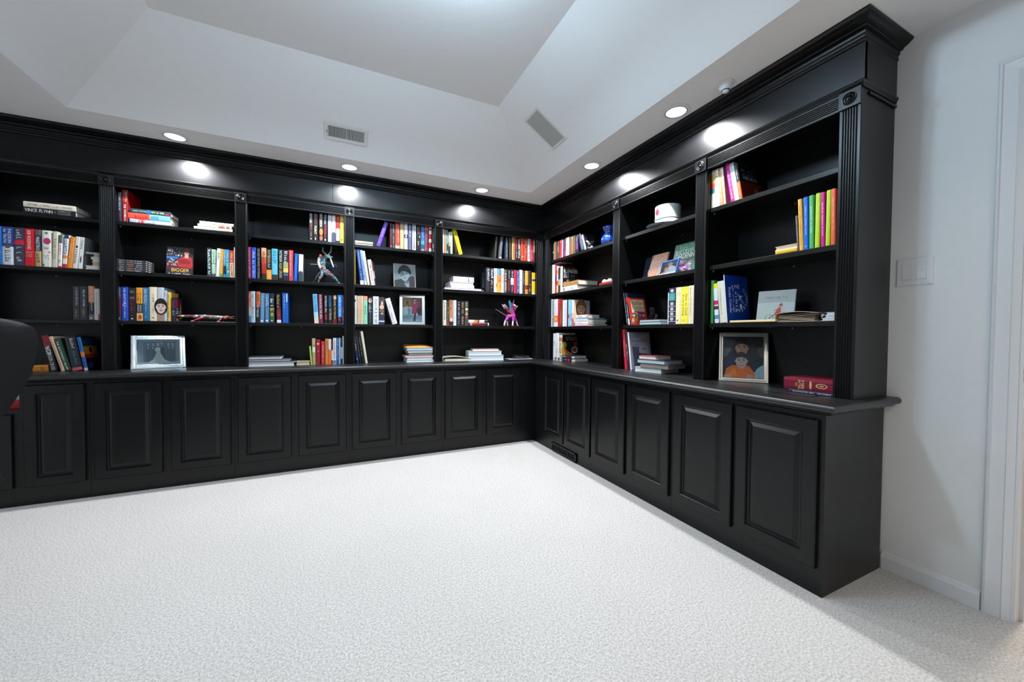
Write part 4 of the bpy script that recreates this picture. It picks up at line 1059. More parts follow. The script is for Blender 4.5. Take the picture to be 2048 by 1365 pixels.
('S','B3','3',-2.2691,1.1670,0.0298,0.2386,0.16,-1.5,0.03,'241c1c:.52,6a2030:.9,d8d4d4',[('~','e0b050',0.06,0.5,0.2,0.7),('~','c04858',0.55,0.88,0.2,0.8)],None,None,'dark brown thriller with gold over red lettering, seventh upright on third shelf, horned-figurine bay'),
('S','B3','3',-2.2303,1.1670,0.0406,0.2464,0.2,0.0,0.03,'1658b4',[('~','a0c8f0',0.05,0.5,0.2,0.45),('~','3a88d8',0.45,0.98,0.2,0.5),('#c8e0f4','c8e0f4',0.03,0.3,0.7,0.86)],'123c80',None,'royal blue hardback whose cover catches light, eighth upright on third shelf, horned-figurine bay'),
('S','B3','3',-1.9973,1.1670,0.0324,0.2486,0.16,-2.9,0.03,'6ab0d8:.62,a8d0d4:.83,d8d0b4',[('BEACH HOUSE','1c6aa8',0.05,0.6,0.25,0.8)],None,None,'sky blue beach novel leaning on the row, ninth upright on third shelf, horned-figurine bay'),
('S','B3','3',-1.9611,1.1670,0.0298,0.2491,0.16,-1.5,0.03,'782844',[('PATTERSON','f0dce0',0.03,0.35,0.3,0.75),('KISS THE GIRLS','f0dce0',0.38,0.84,0.25,0.8)],None,None,'maroon thriller with white capitals, tenth upright on third shelf, horned-figurine bay'),
('S','B3','3',-1.9231,1.1670,0.0263,0.2460,0.16,-0.3,0.03,'16171a',[('PATTERSON','d8dce0',0.05,0.42,0.25,0.8),('~','d8dce0',0.47,0.66,0.25,0.75),('#c02430','c02430',0.68,0.86,0.3,0.75)],None,None,'black thriller with silver and red lettering, eleventh upright on third shelf, horned-figurine bay'),
('S','B3','3',-1.8915,1.1670,0.0296,0.2466,0.16,0.0,0.03,'181a1c',[('~','2088d8',0.04,0.42,0.2,0.8),('PATTERSON','b8bcc4',0.48,0.86,0.25,0.85)],None,None,'black thriller with blue over grey lettering, twelfth upright on third shelf, horned-figurine bay'),
('S','B3','3',-1.8569,1.1670,0.0318,0.2496,0.16,0.0,0.03,'1c1612:.86,702018',[('@d8a080','d8a080',0.02,0.18,0.2,0.9),('JAMES PATTERSON','d0c078',0.2,0.84,0.3,0.75)],None,None,'dark brown thriller with gold name, thirteenth upright on third shelf, horned-figurine bay'),
('S','B3','3',-1.8167,1.1670,0.0325,0.2494,0.16,0.0,0.03,'1c84d8:.77,241a20',[('JAMES PATTERSON','e8f0f8',0.06,0.74,0.25,0.75),('@c03040','c03040',0.79,0.9,0.1,0.6)],None,None,'azure thriller with white name, fourteenth upright on third shelf, horned-figurine bay'),
('S','B3','3',-1.7811,1.1670,0.0117,0.2485,0.16,0.0,0.03,'4a3c78',[('~','c8c0d8',0.4,0.9)],None,None,'purple paperback against the upright, fifteenth upright on third shelf, horned-figurine bay'),
('L','B3','4',-2.4671,0.8160,0.0237,0.3187,0.24,0.0,0.0,'e0e2e6',[],None,'P','white magazine at the bottom of the flat pile, on countertop, horned-figurine bay'),
('L','B3','4',-2.4653,0.8403,0.0134,0.3276,0.22,0.0,0.0,'e0e0e0',[],'30343a','P','white brochure with dark cover in the flat pile, on countertop, horned-figurine bay'),
('L','B3','4',-2.4694,0.8544,0.0158,0.2915,0.2,0.0,0.0,'d8d4d4',[],'54585e','P','grey-edged magazine near the top of the flat pile, on countertop, horned-figurine bay'),
('L','B3','4',-2.4699,0.8707,0.0228,0.2300,0.2,0.0,0.0,'e4e4e6',[],'3c4248','P','white pad with dark cover on top of the flat pile, on countertop, horned-figurine bay'),
('L','B3','4',-2.1332,0.8160,0.0321,0.1008,0.12,0.0,0.03,'cfc2aa',[],None,'P','small beige paperback lying alone by lime book, on countertop, horned-figurine bay'),
('S','B3','4',-2.0258,0.8155,0.0110,0.1582,0.16,-4.3,0.03,'b4d048:.98,b4d048',[],None,None,'slim lime green booklet tilted on the row, first upright on countertop, horned-figurine bay'),
('S','B3','4',-2.0126,0.8155,0.0236,0.2241,0.16,-1.0,0.03,'b8a880:.33,d8d8d4:.53,b0a078',[('~','6a5a40',0.24,0.32)],None,None,'tan book with white label band, second upright on countertop, horned-figurine bay'),
('S','B3','4',-1.9854,0.8155,0.0304,0.2160,0.16,0.0,0.03,'98202c',[('@e0b0a8','e0b0a8',0.14,0.22,0.15,0.8),('@d09088','d09088',0.44,0.5,0.35,0.7),('#d8c0b0','d8c0b0',0.91,0.93,0.2,0.4)],None,None,'dark red cloth hardback with faint gilt, third upright on countertop, horned-figurine bay'),
('S','B3','4',-1.9475,0.8155,0.0277,0.2013,0.16,0.0,0.03,'c0242c',[('~','f0d8d8',0.1,0.95,0.35,0.65)],None,None,'shorter red hardback with white title, fourth upright on countertop, horned-figurine bay'),
('S','B3','4',-1.9156,0.8155,0.0230,0.2210,0.16,0.0,0.03,'cc8440',[('~','8a4a20',0.05,0.6,0.3,0.7),('~','e8c080',0.3,0.9,0.3,0.7)],None,None,'rust brown spine with gilt bands, fifth upright on countertop, horned-figurine bay'),
('S','B3','4',-1.8903,0.8155,0.0198,0.2188,0.16,0.0,0.03,'e0dcdc:.4,f07020',[('@e0dcdc','e0dcdc',0.36,0.44,0.3,0.9)],None,None,'white over orange paperback, sixth upright on countertop, horned-figurine bay'),
('S','B3','4',-1.8675,0.8155,0.0107,0.2117,0.16,0.0,0.03,'602838:.42,e8e4e0:.83,c02838',[],None,None,'slim maroon, white and red paperback, seventh upright on countertop, horned-figurine bay'),
('S','B3','4',-1.8545,0.8155,0.0246,0.2273,0.16,0.0,0.03,'dce4e8',[('~','a04858',0.05,0.8,0.3,0.7),('@2a88c8','2a88c8',0.84,0.99,0.05,0.95)],None,None,'white paperback with blue ball at its foot, eighth upright on countertop, horned-figurine bay'),
('S','B3','4',-1.8261,0.8155,0.0162,0.2282,0.16,0.0,0.03,'2e66ac',[('~','a8c8e8',0.05,0.85)],None,None,'denim blue paperback, ninth upright on countertop, horned-figurine bay'),
('S','B3','4',-1.8083,0.8155,0.0116,0.2282,0.16,0.0,0.03,'a8c4dc',[],None,None,'slim pale blue paperback, tenth upright on countertop, horned-figurine bay'),
('S','B3','4',-1.7944,0.8155,0.0148,0.2265,0.16,0.0,0.03,'1c3c48:.35,a8c0cc:.8,1c2c3c',[],None,None,'slim dark teal paperback, eleventh upright on countertop, horned-figurine bay'),
('S','B3','4',-1.7784,0.8155,0.0074,0.2444,0.16,0.0,0.03,'dcdcdc',[],None,None,'very thin white booklet by upright, twelfth upright on countertop, horned-figurine bay'),
('L','B4','1',-1.6809,1.8685,0.0202,0.1531,0.14,0.0,0.03,'c8b49c',[],None,'P','tan paperback lying flat, on top shelf, portrait bay'),
('L','B4','1',-1.6798,1.8893,0.0136,0.1520,0.14,0.0,0.03,'dcd4cc',[],None,'P','white paperback lying on the tan one, on top shelf, portrait bay'),
('S','B4','1',-1.4669,1.8680,0.0333,0.2377,0.16,17.4,0.03,'5a34b4',[('~','a890d8',0.1,0.9,0.35,0.65)],None,None,'purple hardback tilting toward the row, first upright on top shelf, portrait bay'),
('S','B4','1',-1.3803,1.8680,0.0135,0.2321,0.16,-0.6,0.03,'54101c',[('#c07080','c07080',0.9,0.97,0.2,0.8)],None,None,'very dark maroon thin book, second upright on top shelf, portrait bay'),
('S','B4','1',-1.3645,1.8680,0.0256,0.2193,0.16,0.0,0.03,'1e2023',[('~','a8acb0',0.1,0.4,0.4,0.7),('~','c8ccd0',0.5,0.88,0.4,0.65),('#d8d8d8','d8d8d8',0.93,0.96,0.4,0.7)],None,None,'black paperback with small white type, third upright on top shelf, portrait bay'),
('S','B4','1',-1.3350,1.8680,0.0376,0.2371,0.16,0.0,0.03,'c83428:.86,c8c4a8',[('~','f0d0a0',0.15,0.8,0.55,0.85),('@e03a28','e03a28',0.78,0.9,0.1,0.9)],None,None,'red book with round motif and buff foot, fourth upright on top shelf, portrait bay'),
('S','B4','1',-1.2919,1.8680,0.0316,0.2431,0.16,0.0,0.03,'d0b080',[('~','a08858',0.1,0.2,0.3,0.7)],None,None,'plain tan hardback, fifth upright on top shelf, portrait bay'),
('S','B4','1',-1.2543,1.8680,0.0291,0.2457,0.16,0.0,0.03,'d8dce4:.44,241f24:.58,dcdce6',[('@c8b8b8','c8b8b8',0.46,0.56,0.3,0.8)],None,None,'white book with black photo band, sixth upright on top shelf, portrait bay'),
('S','B4','1',-1.2184,1.8680,0.0294,0.2443,0.16,0.0,0.03,'50547c',[('~','d0d4e4',0.05,0.5,0.3,0.75),('~','a0a4c0',0.55,0.9,0.4,0.6),('#e0e4f0','e0e4f0',0.94,0.96,0.4,0.6)],None,None,'slate purple book with white title, seventh upright on top shelf, portrait bay'),
('S','B4','1',-1.1818,1.8680,0.0333,0.2378,0.16,0.0,0.03,'ccd0d6',[('~','30343c',0.1,0.95,0.3,0.75)],None,None,'pale grey book with dark capitals, eighth upright on top shelf, portrait bay'),
('S','B4','1',-1.1395,1.8680,0.0345,0.2486,0.16,0.0,0.03,'171513',[('~','a05838',0.05,0.42,0.2,0.85),('Spy','d8c078',0.62,0.82,0.2,0.7),('&tri','e0d8c8',0.44,0.5)],None,None,'black spy novel with orange title, ninth upright on top shelf, portrait bay'),
('S','B4','1',-1.1001,1.8680,0.0298,0.2430,0.16,0.0,0.03,'2c60b8:.6,3a98d8:.75,2c4878:.92,8a9098',[('~','a0c0e8',0.08,0.5,0.4,0.7)],None,None,'cobalt paperback with light blue wedge, tenth upright on top shelf, portrait bay'),
('S','B4','1',-1.0653,1.8680,0.0347,0.2415,0.16,0.0,0.03,'b86030:.15,70484c:.85,a04050',[('~','a8988c',0.3,0.7,0.35,0.65)],None,None,'mauve-brown novel with orange blot, eleventh upright on top shelf, portrait bay'),
('S','B4','1',-1.0260,1.8680,0.0253,0.2321,0.16,0.0,0.03,'e4dcdc:.06,c41c2c:.14,d8e0e0:.28,c01c28:.48,d0d8d8:.62,c41c28:.86,d0dcdc',[],None,None,'red and white striped paperback, twelfth upright on top shelf, portrait bay'),
('S','B4','1',-0.9940,1.8680,0.0195,0.2453,0.16,0.0,0.03,'26262a',[('~','a8a8a0',0.1,0.6,0.35,0.65),('#b0a090','b0a090',0.68,0.86,0.1,0.9),('#e0e0e0','e0e0e0',0.9,0.98,0.4,0.7)],None,None,'black paperback with grey title by the upright, thirteenth upright on top shelf, portrait bay'),
('S','B4','2',-1.6862,1.5170,0.0107,0.3080,0.16,0.0,0.03,'ecd030',[],None,None,'slim yellow book against the upright, first upright on second shelf, portrait bay'),
('S','B4','2',-1.6337,1.5170,0.0289,0.3117,0.16,-6.5,0.03,'163c84:.88,d8dce4',[('~','d8e4f4',0.06,0.85,0.4,0.62)],None,None,'navy reference book with white label at its foot, second upright on second shelf, portrait bay'),
('S','B4','2',-1.5994,1.5170,0.0196,0.3082,0.16,-7.2,0.03,'8aa8d4:.88,c8d0e0',[('~','5078b0',0.1,0.8)],None,None,'pale blue paperback tilted with navy book, third upright on second shelf, portrait bay'),
('S','B4','2',-1.5745,1.5170,0.0190,0.3022,0.16,-8.1,0.03,'e0d6bc',[('~','b0a488',0.1,0.8,0.4,0.6)],None,None,'cream paperback tilted over, fourth upright on second shelf, portrait bay'),
('S','B4','2',-1.5420,1.5170,0.0295,0.2279,0.16,-8.3,0.03,'e4dedc',[('~','3a3a44',0.05,0.35,0.35,0.75),('~','d05a50',0.4,0.85,0.3,0.75),('#c04040','c04040',0.92,0.95,0.4,0.7)],None,None,'white paperback with red lower lettering, fifth upright on second shelf, portrait bay'),
('S','B4','2',-1.5099,1.5170,0.0067,0.2148,0.16,-7.2,0.03,'6a2838:.4,d8d0d0:.7,6a2838',[],None,None,'thin maroon and white booklet, sixth upright on second shelf, portrait bay'),
('S','B4','3',-1.6898,1.1670,0.0237,0.2526,0.16,0.0,0.03,'dce0e8',[('@2a2a30','2a2a30',0.14,0.23,0.1,0.75),('~','8a90a0',0.4,0.7,0.35,0.65)],None,None,'white hardback with black oval, first upright on third shelf, portrait bay'),
('S','B4','3',-1.6639,1.1670,0.0246,0.2500,0.16,0.0,0.03,'dcb898:.7,c8c0a0',[('~','a06a50',0.1,0.9,0.3,0.6)],None,None,'peach and green faded paperback, second upright on third shelf, portrait bay'),
('S','B4','3',-1.6371,1.1670,0.0262,0.2513,0.16,0.0,0.03,'e0c09a',[('~','a07850',0.1,0.9,0.4,0.6)],None,None,'buff paperback with brown type, third upright on third shelf, portrait bay'),
('S','B4','3',-1.6087,1.1670,0.0323,0.2501,0.16,0.0,0.03,'e0a084:.16,86d4b4',[('GRACE','2a5a50',0.33,0.65,0.25,0.75)],None,None,'mint green book with coral head, fourth upright on third shelf, portrait bay'),
('S','B4','3',-1.5727,1.1670,0.0393,0.2441,0.16,0.0,0.03,'20242c',[('&face','',0.02,0.25),('~','c8ccd4',0.28,0.58,0.2,0.8),('~','8a90a0',0.6,0.95,0.4,0.6)],None,None,'black biography with a face and script, fifth upright on third shelf, portrait bay'),
('S','B4','3',-1.5282,1.1670,0.0473,0.2515,0.16,0.0,0.03,'e0e4e6',[('~','90a0a8',0.05,0.5,0.35,0.75),('~','6a7880',0.55,0.98,0.3,0.75)],None,None,'thick white book with grey type, sixth upright on third shelf, portrait bay'),
('S','B4','3',-1.4786,1.1670,0.0483,0.2467,0.16,0.0,0.03,'40383a:.1,6a4a4a:.14,40383a:.72,2c3454:.86,c8ccd8:.91,2c3454',[('@d8b8a0','d8b8a0',0.15,0.3,0.35,0.75),('@d8b09a','d8b09a',0.28,0.45,0.1,0.9),('#907860','907860',0.48,0.53,0.1,0.9),('@a8a0a0','a8a0a0',0.56,0.64,0.3,0.8)],None,None,'dark memoir spine with sepia photographs, seventh upright on third shelf, portrait bay'),
('S','B4','3',-1.3582,1.1670,0.0429,0.2427,0.16,-15.9,0.03,'dcd8e0',[('~','a8a0b0',0.1,0.6,0.3,0.6),('~','70687a',0.6,0.85,0.3,0.5),('#3a3a44','3a3a44',0.92,0.94,0.3,0.5)],'c8c4cc',None,'white book leaning alone against the row, eighth upright on third shelf, portrait bay'),
('S','B4','4',-1.6667,0.8155,0.0198,0.2941,0.16,-6.3,0.03,'1a1c24:.66,1c2c5c',[('LEGACY','d8dce0',0.35,0.65,0.3,0.75),('~','c8ccd0',0.15,0.34,0.3,0.7),('@a8b8d0','a8b8d0',0.84,0.88,0.2,0.7)],None,None,'black and navy album with white lettering, first upright on countertop, portrait bay'),
('S','B4','4',-1.6420,0.8155,0.0180,0.2970,0.16,-7.8,0.03,'16181b',[('~','a8acb0',0.2,0.8,0.4,0.6)],None,None,'tall black album, second of three tilted, second upright on countertop, portrait bay'),
('S','B4','4',-1.6202,0.8155,0.0232,0.2961,0.16,-7.9,0.03,'131417',[('~','a8acb0',0.2,0.8,0.2,0.45)],None,None,'black album with fine silver type, third upright on countertop, portrait bay'),
('S','B4','4',-1.5930,0.8155,0.0190,0.2898,0.16,-8.3,0.03,'e4dcc4',[],None,None,'cream album tilted at the row end, fourth upright on countertop, portrait bay'),
('L','B4','4',-1.2323,0.8160,0.0208,0.2533,0.2,0.0,0.01,'e4e8ea',[],None,'P','white magazine at the very bottom, on countertop, portrait bay'),
('L','B4','4',-1.2315,0.8374,0.0204,0.2422,0.2,0.0,0.01,'dce2e4',[],None,'P','white magazine second from the bottom, on countertop, portrait bay'),
('L','B4','4',-1.2443,0.8584,0.0250,0.2635,0.2,0.0,0.01,'e8e4e2',[],'a02830','P','white magazine with a red spine, on countertop, portrait bay'),
('L','B4','4',-1.2155,0.8840,0.0167,0.2236,0.2,0.0,0.01,'b8b4a8',[],'585c58','P','grey-tan magazine in the middle, on countertop, portrait bay'),
('L','B4','4',-1.2236,0.9012,0.0250,0.2358,0.2,0.0,0.01,'dce4e4',[],'2a2c30','P','white magazine with a black cover, on countertop, portrait bay'),
('L','B4','4',-1.2316,0.9268,0.0241,0.2429,0.2,0.0,0.01,'d0dce8',[],'c8ccd4','P','pale blue magazine under the envelope, on countertop, portrait bay'),
('S','B5','1',-0.8926,1.8680,0.0130,0.2336,0.16,0.0,0.03,'dcdcda',[],None,None,'slim white paperback by the upright, first upright on top shelf, winged-figurine bay'),
('S','B5','1',-0.8767,1.8680,0.0203,0.2313,0.16,0.0,0.03,'c8905c',[('~','6a4020',0.1,0.9,0.3,0.7)],None,None,'peach-brown paperback, second upright on top shelf, winged-figurine bay'),
('S','B5','1',-0.8529,1.8680,0.0136,0.2300,0.16,0.0,0.03,'4498cc:.6,20303c:.88,58a8d0',[],None,None,'slim blue paperback, third upright on top shelf, winged-figurine bay'),
('S','B5','1',-0.8335,1.8680,0.0147,0.2078,0.16,0.0,0.03,'e4e4ec:.45,b08850:.66,1c1c1c',[],None,None,'slim white, tan and black paperback, fourth upright on top shelf, winged-figurine bay'),
('S','B5','1',-0.8149,1.8680,0.0191,0.2150,0.16,0.0,0.03,'dedaa0',[('~','a8a870',0.1,0.9)],None,None,'cream paperback, fifth upright on top shelf, winged-figurine bay'),
('S','B5','1',-0.7447,1.8680,0.0197,0.2454,0.16,-10.4,0.05,'5e5e6c:.85,2a2c2e',[],None,None,'grey paperback tucked under the yellow book, sixth upright on top shelf, winged-figurine bay'),
('S','B5','1',-0.7258,1.8680,0.0343,0.2520,0.15,-15.8,0.03,'ecd010',[('~','8a7a10',0.05,0.6,0.4,0.7),('#3a3410','3a3410',0.9,0.94,0.35,0.6)],None,None,'yellow paperback tilted steeply, seventh upright on top shelf, winged-figurine bay'),
('S','B5','1',-0.3314,1.8680,0.0206,0.2285,0.16,4.6,0.03,'1c1c14',[],None,None,'thin black book almost lost in shade, eighth upright on top shelf, winged-figurine bay'),
('S','B5','1',-0.2721,1.8680,0.0275,0.2325,0.16,5.2,0.03,'4e4e52',[('~','a0a0a4',0.2,0.8,0.4,0.7),('#d8dce0','d8dce0',0.93,0.99,0.2,0.9)],None,None,'dark grey book tilted toward the row, ninth upright on top shelf, winged-figurine bay'),
('S','B5','1',-0.2237,1.8680,0.0263,0.2338,0.16,0.0,0.03,'2a3646',[('~','a0b0c8',0.15,0.9,0.35,0.7)],None,None,'navy book with pale title, tenth upright on top shelf, winged-figurine bay'),
('S','B5','1',-0.1839,1.8680,0.0226,0.2366,0.16,0.0,0.03,'1c1610',[('~','a89058',0.1,0.9,0.35,0.7)],None,None,'black book with gold type, eleventh upright on top shelf, winged-figurine bay'),
('S','B5','1',-0.1500,1.8680,0.0319,0.2425,0.16,0.0,0.03,'b89058',[('~','6a4c28',0.1,0.95,0.3,0.65)],None,None,'tan hardback, twelfth upright on top shelf, winged-figurine bay'),
('S','B5','1',-0.1101,1.8680,0.0230,0.2439,0.16,0.0,0.03,'98203a:.52,18161a',[('~','c8c8d0',0.55,0.9)],None,None,'crimson over black thriller, thirteenth upright on top shelf, winged-figurine bay'),
('S','B5','1',-0.0836,1.8680,0.0312,0.2371,0.16,0.0,0.03,'141214',[('~','e8ecec',0.05,0.5,0.15,0.9),('TRIPLE','e8ecec',0.5,0.9,0.15,0.9)],None,None,'black thriller with bold white title, fourteenth upright on top shelf, winged-figurine bay'),
('S','B5','1',-0.0461,1.8680,0.0344,0.2477,0.16,0.0,0.03,'e04c24',[('#f0e0d0','f0e0d0',0.8,0.85,0.4,0.7)],None,None,'orange-red hardback, fifteenth upright on top shelf, winged-figurine bay'),
('S','B5','1',-0.0082,1.8680,0.0388,0.2501,0.16,0.0,0.03,'b43a28',[('~','f0c0a8',0.1,0.35,0.3,0.8),('~','e8b0a0',0.45,0.9,0.3,0.7)],None,None,'dark vermilion hardback with script, sixteenth upright on top shelf, winged-figurine bay'),
('S','B5','1',0.0353,1.8680,0.0296,0.2493,0.16,0.0,0.03,'d0d8e4',[('~','5a6478',0.1,0.5),('~','5a6478',0.6,0.9)],None,None,'white paperback with grey title, seventeenth upright on top shelf, winged-figurine bay'),
('S','B5','1',0.0685,1.8680,0.0316,0.2531,0.16,0.0,0.03,'c4142a',[('~','f0d0d4',0.5,0.92,0.35,0.7)],None,None,'bright red hardback with white title, eighteenth upright on top shelf, winged-figurine bay'),
('S','B5','1',0.1031,1.8680,0.0192,0.2479,0.16,0.0,0.03,'a08a80:.6,6a2038',[],None,None,'mottled grey and maroon paperback, nineteenth upright on top shelf, winged-figurine bay'),
('L','B5','2',-0.8815,1.5175,0.0192,0.3827,0.22,0.0,0.0,'dcd8e4',[],None,'P','white magazine at the bottom of the mail pile, on second shelf, winged-figurine bay'),
('L','B5','2',-0.8130,1.5373,0.0290,0.2437,0.18,0.0,0.02,'e0dce0',[],None,'P','white mailer of papers in the mail pile, on second shelf, winged-figurine bay'),
('L','B5','2',-0.8214,1.5669,0.0304,0.2437,0.18,0.0,0.02,'d4ccd0',[],None,'P','white packet second from the top, on second shelf, winged-figurine bay'),
('L','B5','2',-0.7887,1.5978,0.0511,0.2118,0.16,0.0,0.02,'e8e0dc',[('#2a2a2a','2a2a2a',0.72,0.76,0.1,0.9),('#88c0d8','88c0d8',0.9,0.98,0.05,0.95),('~','5a5048',0.78,0.86,0.2,0.8)],None,'S','white boxed set on top of the mail pile, on second shelf, winged-figurine bay'),
('S','B5','2',-0.4424,1.5170,0.0450,0.2470,0.17,0.0,0.03,'1e202a',[('CLAN','d8dce0',0.05,0.28,0.35,0.85),('~','d8dce0',0.3,0.56,0.35,0.85)],'16171a','figure','thick black novel with silver lettering, first upright on second shelf, winged-figurine bay'),
('S','B5','2',-0.3931,1.5170,0.0347,0.2455,0.16,0.0,0.03,'141418',[('~','e0e0e4',0.06,0.42,0.15,0.85),('~','e0908a',0.5,0.85,0.15,0.8)],None,None,'black novel with white over pink lettering, second upright on second shelf, winged-figurine bay'),
('S','B5','2',-0.3530,1.5170,0.0317,0.2456,0.16,0.0,0.03,'d8e0e0',[('~','3a4a50',0.06,0.52,0.3,0.7),('@e06a30','e06a30',0.6,0.8,0.6,1)],None,None,'white novel with dark title and orange patch, third upright on second shelf, winged-figurine bay'),
('S','B5','2',-0.3169,1.5170,0.0441,0.2448,0.16,0.0,0.03,'4a90b8:.25,e07838:.6,eca038',[('~','7a3018',0.04,0.58,0.5,0.85),('ICON','3a2a18',0.66,0.82,0.5,0.9)],None,None,'orange and blue novel, fourth upright on second shelf, winged-figurine bay'),
('S','B5','2',-0.2706,1.5170,0.0278,0.2498,0.16,0.0,0.03,'e4d8d0',[('~','c83848',0.06,0.62,0.2,0.85)],None,None,'white thriller with red capitals, fifth upright on second shelf, winged-figurine bay'),
('S','B5','2',-0.2384,1.5170,0.0291,0.2423,0.16,0.0,0.03,'5a5650',[('~','dcdcdc',0.12,0.5,0.3,0.85),('~','c8d0d8',0.52,0.95,0.25,0.85)],None,None,'grey-brown novel with pale letters, sixth upright on second shelf, winged-figurine bay'),
('S','B5','2',-0.1991,1.5170,0.0316,0.2454,0.16,0.0,0.03,'1c1a1a:.45,701820:.9,1c1a1a',[('~','a8a8a4',0.05,0.4,0.3,0.75)],None,None,'black and dark red novel, seventh upright on second shelf, winged-figurine bay'),
('S','B5','2',-0.1630,1.5170,0.0341,0.2483,0.16,0.0,0.03,'181c2a:.36,e0ecdc:.5,98d0c4:.65,1c2434',[('~','c8d4dc',0.08,0.34,0.3,0.75),('~','c8ccd0',0.72,0.95,0.35,0.65)],None,None,'navy novel with mint and white middle, eighth upright on second shelf, winged-figurine bay'),
('S','B5','2',-0.1254,1.5170,0.0298,0.2458,0.16,0.0,0.03,'d0203a',[('~','701020',0.1,0.8,0.4,0.65)],None,None,'scarlet novel, ninth upright on second shelf, winged-figurine bay'),
('S','B5','2',-0.0922,1.5170,0.0289,0.2447,0.16,0.0,0.03,'2c4090',[('~','c8d0e8',0.05,0.95,0.25,0.75)],None,None,'royal blue novel with pale lettering, tenth upright on second shelf, winged-figurine bay'),
('S','B5','2',-0.0598,1.5170,0.0337,0.2510,0.16,0.0,0.03,'e0dcc8',[('@2a2a2a','2a2a2a',0.4,0.46,0.35,0.65),('~','a8a490',0.1,0.35),('~','a8a490',0.55,0.9)],None,None,'cream novel with black mark, eleventh upright on second shelf, winged-figurine bay'),
('S','B5','2',-0.0226,1.5170,0.0222,0.2462,0.16,0.0,0.03,'1c3048',[('~','c8d4dc',0.1,0.6,0.4,0.7)],None,None,'navy paperback with white type, twelfth upright on second shelf, winged-figurine bay'),
('S','B5','2',0.0067,1.5170,0.0354,0.2473,0.16,0.0,0.03,'eca034:.62,7a2410:.8,d08030',[('~','f8d890',0.1,0.5,0.5,0.8)],None,None,'orange fading to dark red novel, thirteenth upright on second shelf, winged-figurine bay'),
('S','B5','2',0.0480,1.5170,0.0357,0.2505,0.16,0.0,0.03,'30201e',[('~','a8a098',0.52,0.95,0.2,0.75)],None,None,'dark brown novel with pale lower lettering, fourteenth upright on second shelf, winged-figurine bay'),
('S','B5','2',0.0897,1.5170,0.0372,0.2342,0.16,0.0,0.03,'e4b41c:.3,28406a:.4,e8b818:.94,d8d8c0',[],None,None,'yellow paperback with a blue band, fifteenth upright on second shelf, winged-figurine bay'),
('S','B5','3',-0.8947,1.1670,0.0087,0.2456,0.16,0.0,0.03,'d0b058',[],None,None,'slim ochre book by the upright, first upright on third shelf, winged-figurine bay'),
('S','B5','3',-0.8850,1.1670,0.0301,0.2455,0.16,0.0,0.03,'dedcd8',[('~','5a5a62',0.08,0.8,0.25,0.75)],None,None,'white paperback with grey capitals, second upright on third shelf, winged-figurine bay'),
('S','B5','3',-0.8520,1.1670,0.0244,0.2459,0.16,0.0,0.03,'161514:.86,a03830',[('~','b0b0a8',0.05,0.25,0.3,0.8),('~','d8c890',0.25,0.85,0.35,0.75)],None,None,'black novel with silver and gold title, third upright on third shelf, winged-figurine bay'),
('S','B5','3',-0.8246,1.1670,0.0384,0.2493,0.16,0.0,0.03,'c48258:.85,2c2426',[('~','5a3a28',0.04,0.4,0.2,0.75),('@e8d8c8','e8d8c8',0.7,0.84,0.2,0.8)],None,None,'copper-brown novel with dark type, fourth upright on third shelf, winged-figurine bay'),
('S','B5','3',-0.7841,1.1670,0.0298,0.2499,0.16,0.0,0.03,'dce2ea',[('~','b8ccd4',0.1,0.9)],None,None,'plain white novel, fifth upright on third shelf, winged-figurine bay'),
('S','B5','3',-0.7473,1.1670,0.0381,0.2429,0.16,0.0,0.03,'22242e',[('~','e0e4e8',0.05,0.7,0.35,0.65),('~','8a90a0',0.7,0.95,0.2,0.7)],None,None,'dark slate novel with white title, sixth upright on third shelf, winged-figurine bay'),
('S','B5','3',-0.7042,1.1670,0.0334,0.2447,0.16,0.0,0.03,'241a14',[('~','d0a880',0.05,0.95,0.2,0.75)],None,None,'brown-black novel with tan lettering, seventh upright on third shelf, winged-figurine bay'),
('S','B5','3',-0.6657,1.1670,0.0358,0.2444,0.16,0.0,0.03,'45453a',[('~','9a9680',0.05,0.25,0.15,0.9),('@d8c8a8','d8c8a8',0.28,0.38,0.1,0.9),('@e08060','e08060',0.42,0.5,0.3,0.7),('@a8b898','a8b898',0.5,0.57,0.1,0.9),('@d84858','d84858',0.6,0.7,0.3,0.7)],None,None,'olive novel with coloured spots, eighth upright on third shelf, winged-figurine bay'),
('L','B5','3',-0.6289,1.1675,0.0307,0.2208,0.11,0.0,0.03,'48161c:.1,c8d0d0:.14,c83048:.22,782028:.8,28241c:.95,d8d8d4',[],None,'S','dark red paperback lying flat, on third shelf, winged-figurine bay'),
('L','B5','3',-0.6280,1.1988,0.0277,0.2062,0.11,0.0,0.03,'e0dcdc:.28,e0a050:.48,1c1c1c:.55,e8e4e4:.82,1c1c1c',[('#c04858','c04858',0.3,0.6,0.75,0.95)],None,'S','white, black and red paperback on the dark red one, on third shelf, winged-figurine bay'),
('L','B5','4',-0.5997,0.8160,0.0522,0.3643,0.18,-8.0,0.02,'d8e0e6',[],None,'P','large white binder at the bottom of the pale pile, on countertop, winged-figurine bay'),
('L','B5','4',-0.6000,0.8688,0.0426,0.3430,0.18,-8.0,0.02,'d8e0e8',[],None,'P','white binder second in the pale pile, on countertop, winged-figurine bay'),
('L','B5','4',-0.5595,0.9119,0.0191,0.2764,0.13,-8.0,0.04,'e4e0de',[],'d0a088','P','small paperback with orange corner on the pale pile, on countertop, winged-figurine bay'),
('S','R1','1',-0.0615,1.8680,0.0207,0.1755,0.16,0.0,0.03,'303852',[('#d8d8dc','d8d8dc',0.5,0.55,0.1,0.9)],None,None,'navy paperback nearest the corner, first upright on top shelf, blue-vase bay'),
('S','R1','1',-0.0394,1.8680,0.0232,0.1885,0.16,0.0,0.03,'c07830',[],None,None,'orange paperback, second upright on top shelf, blue-vase bay'),
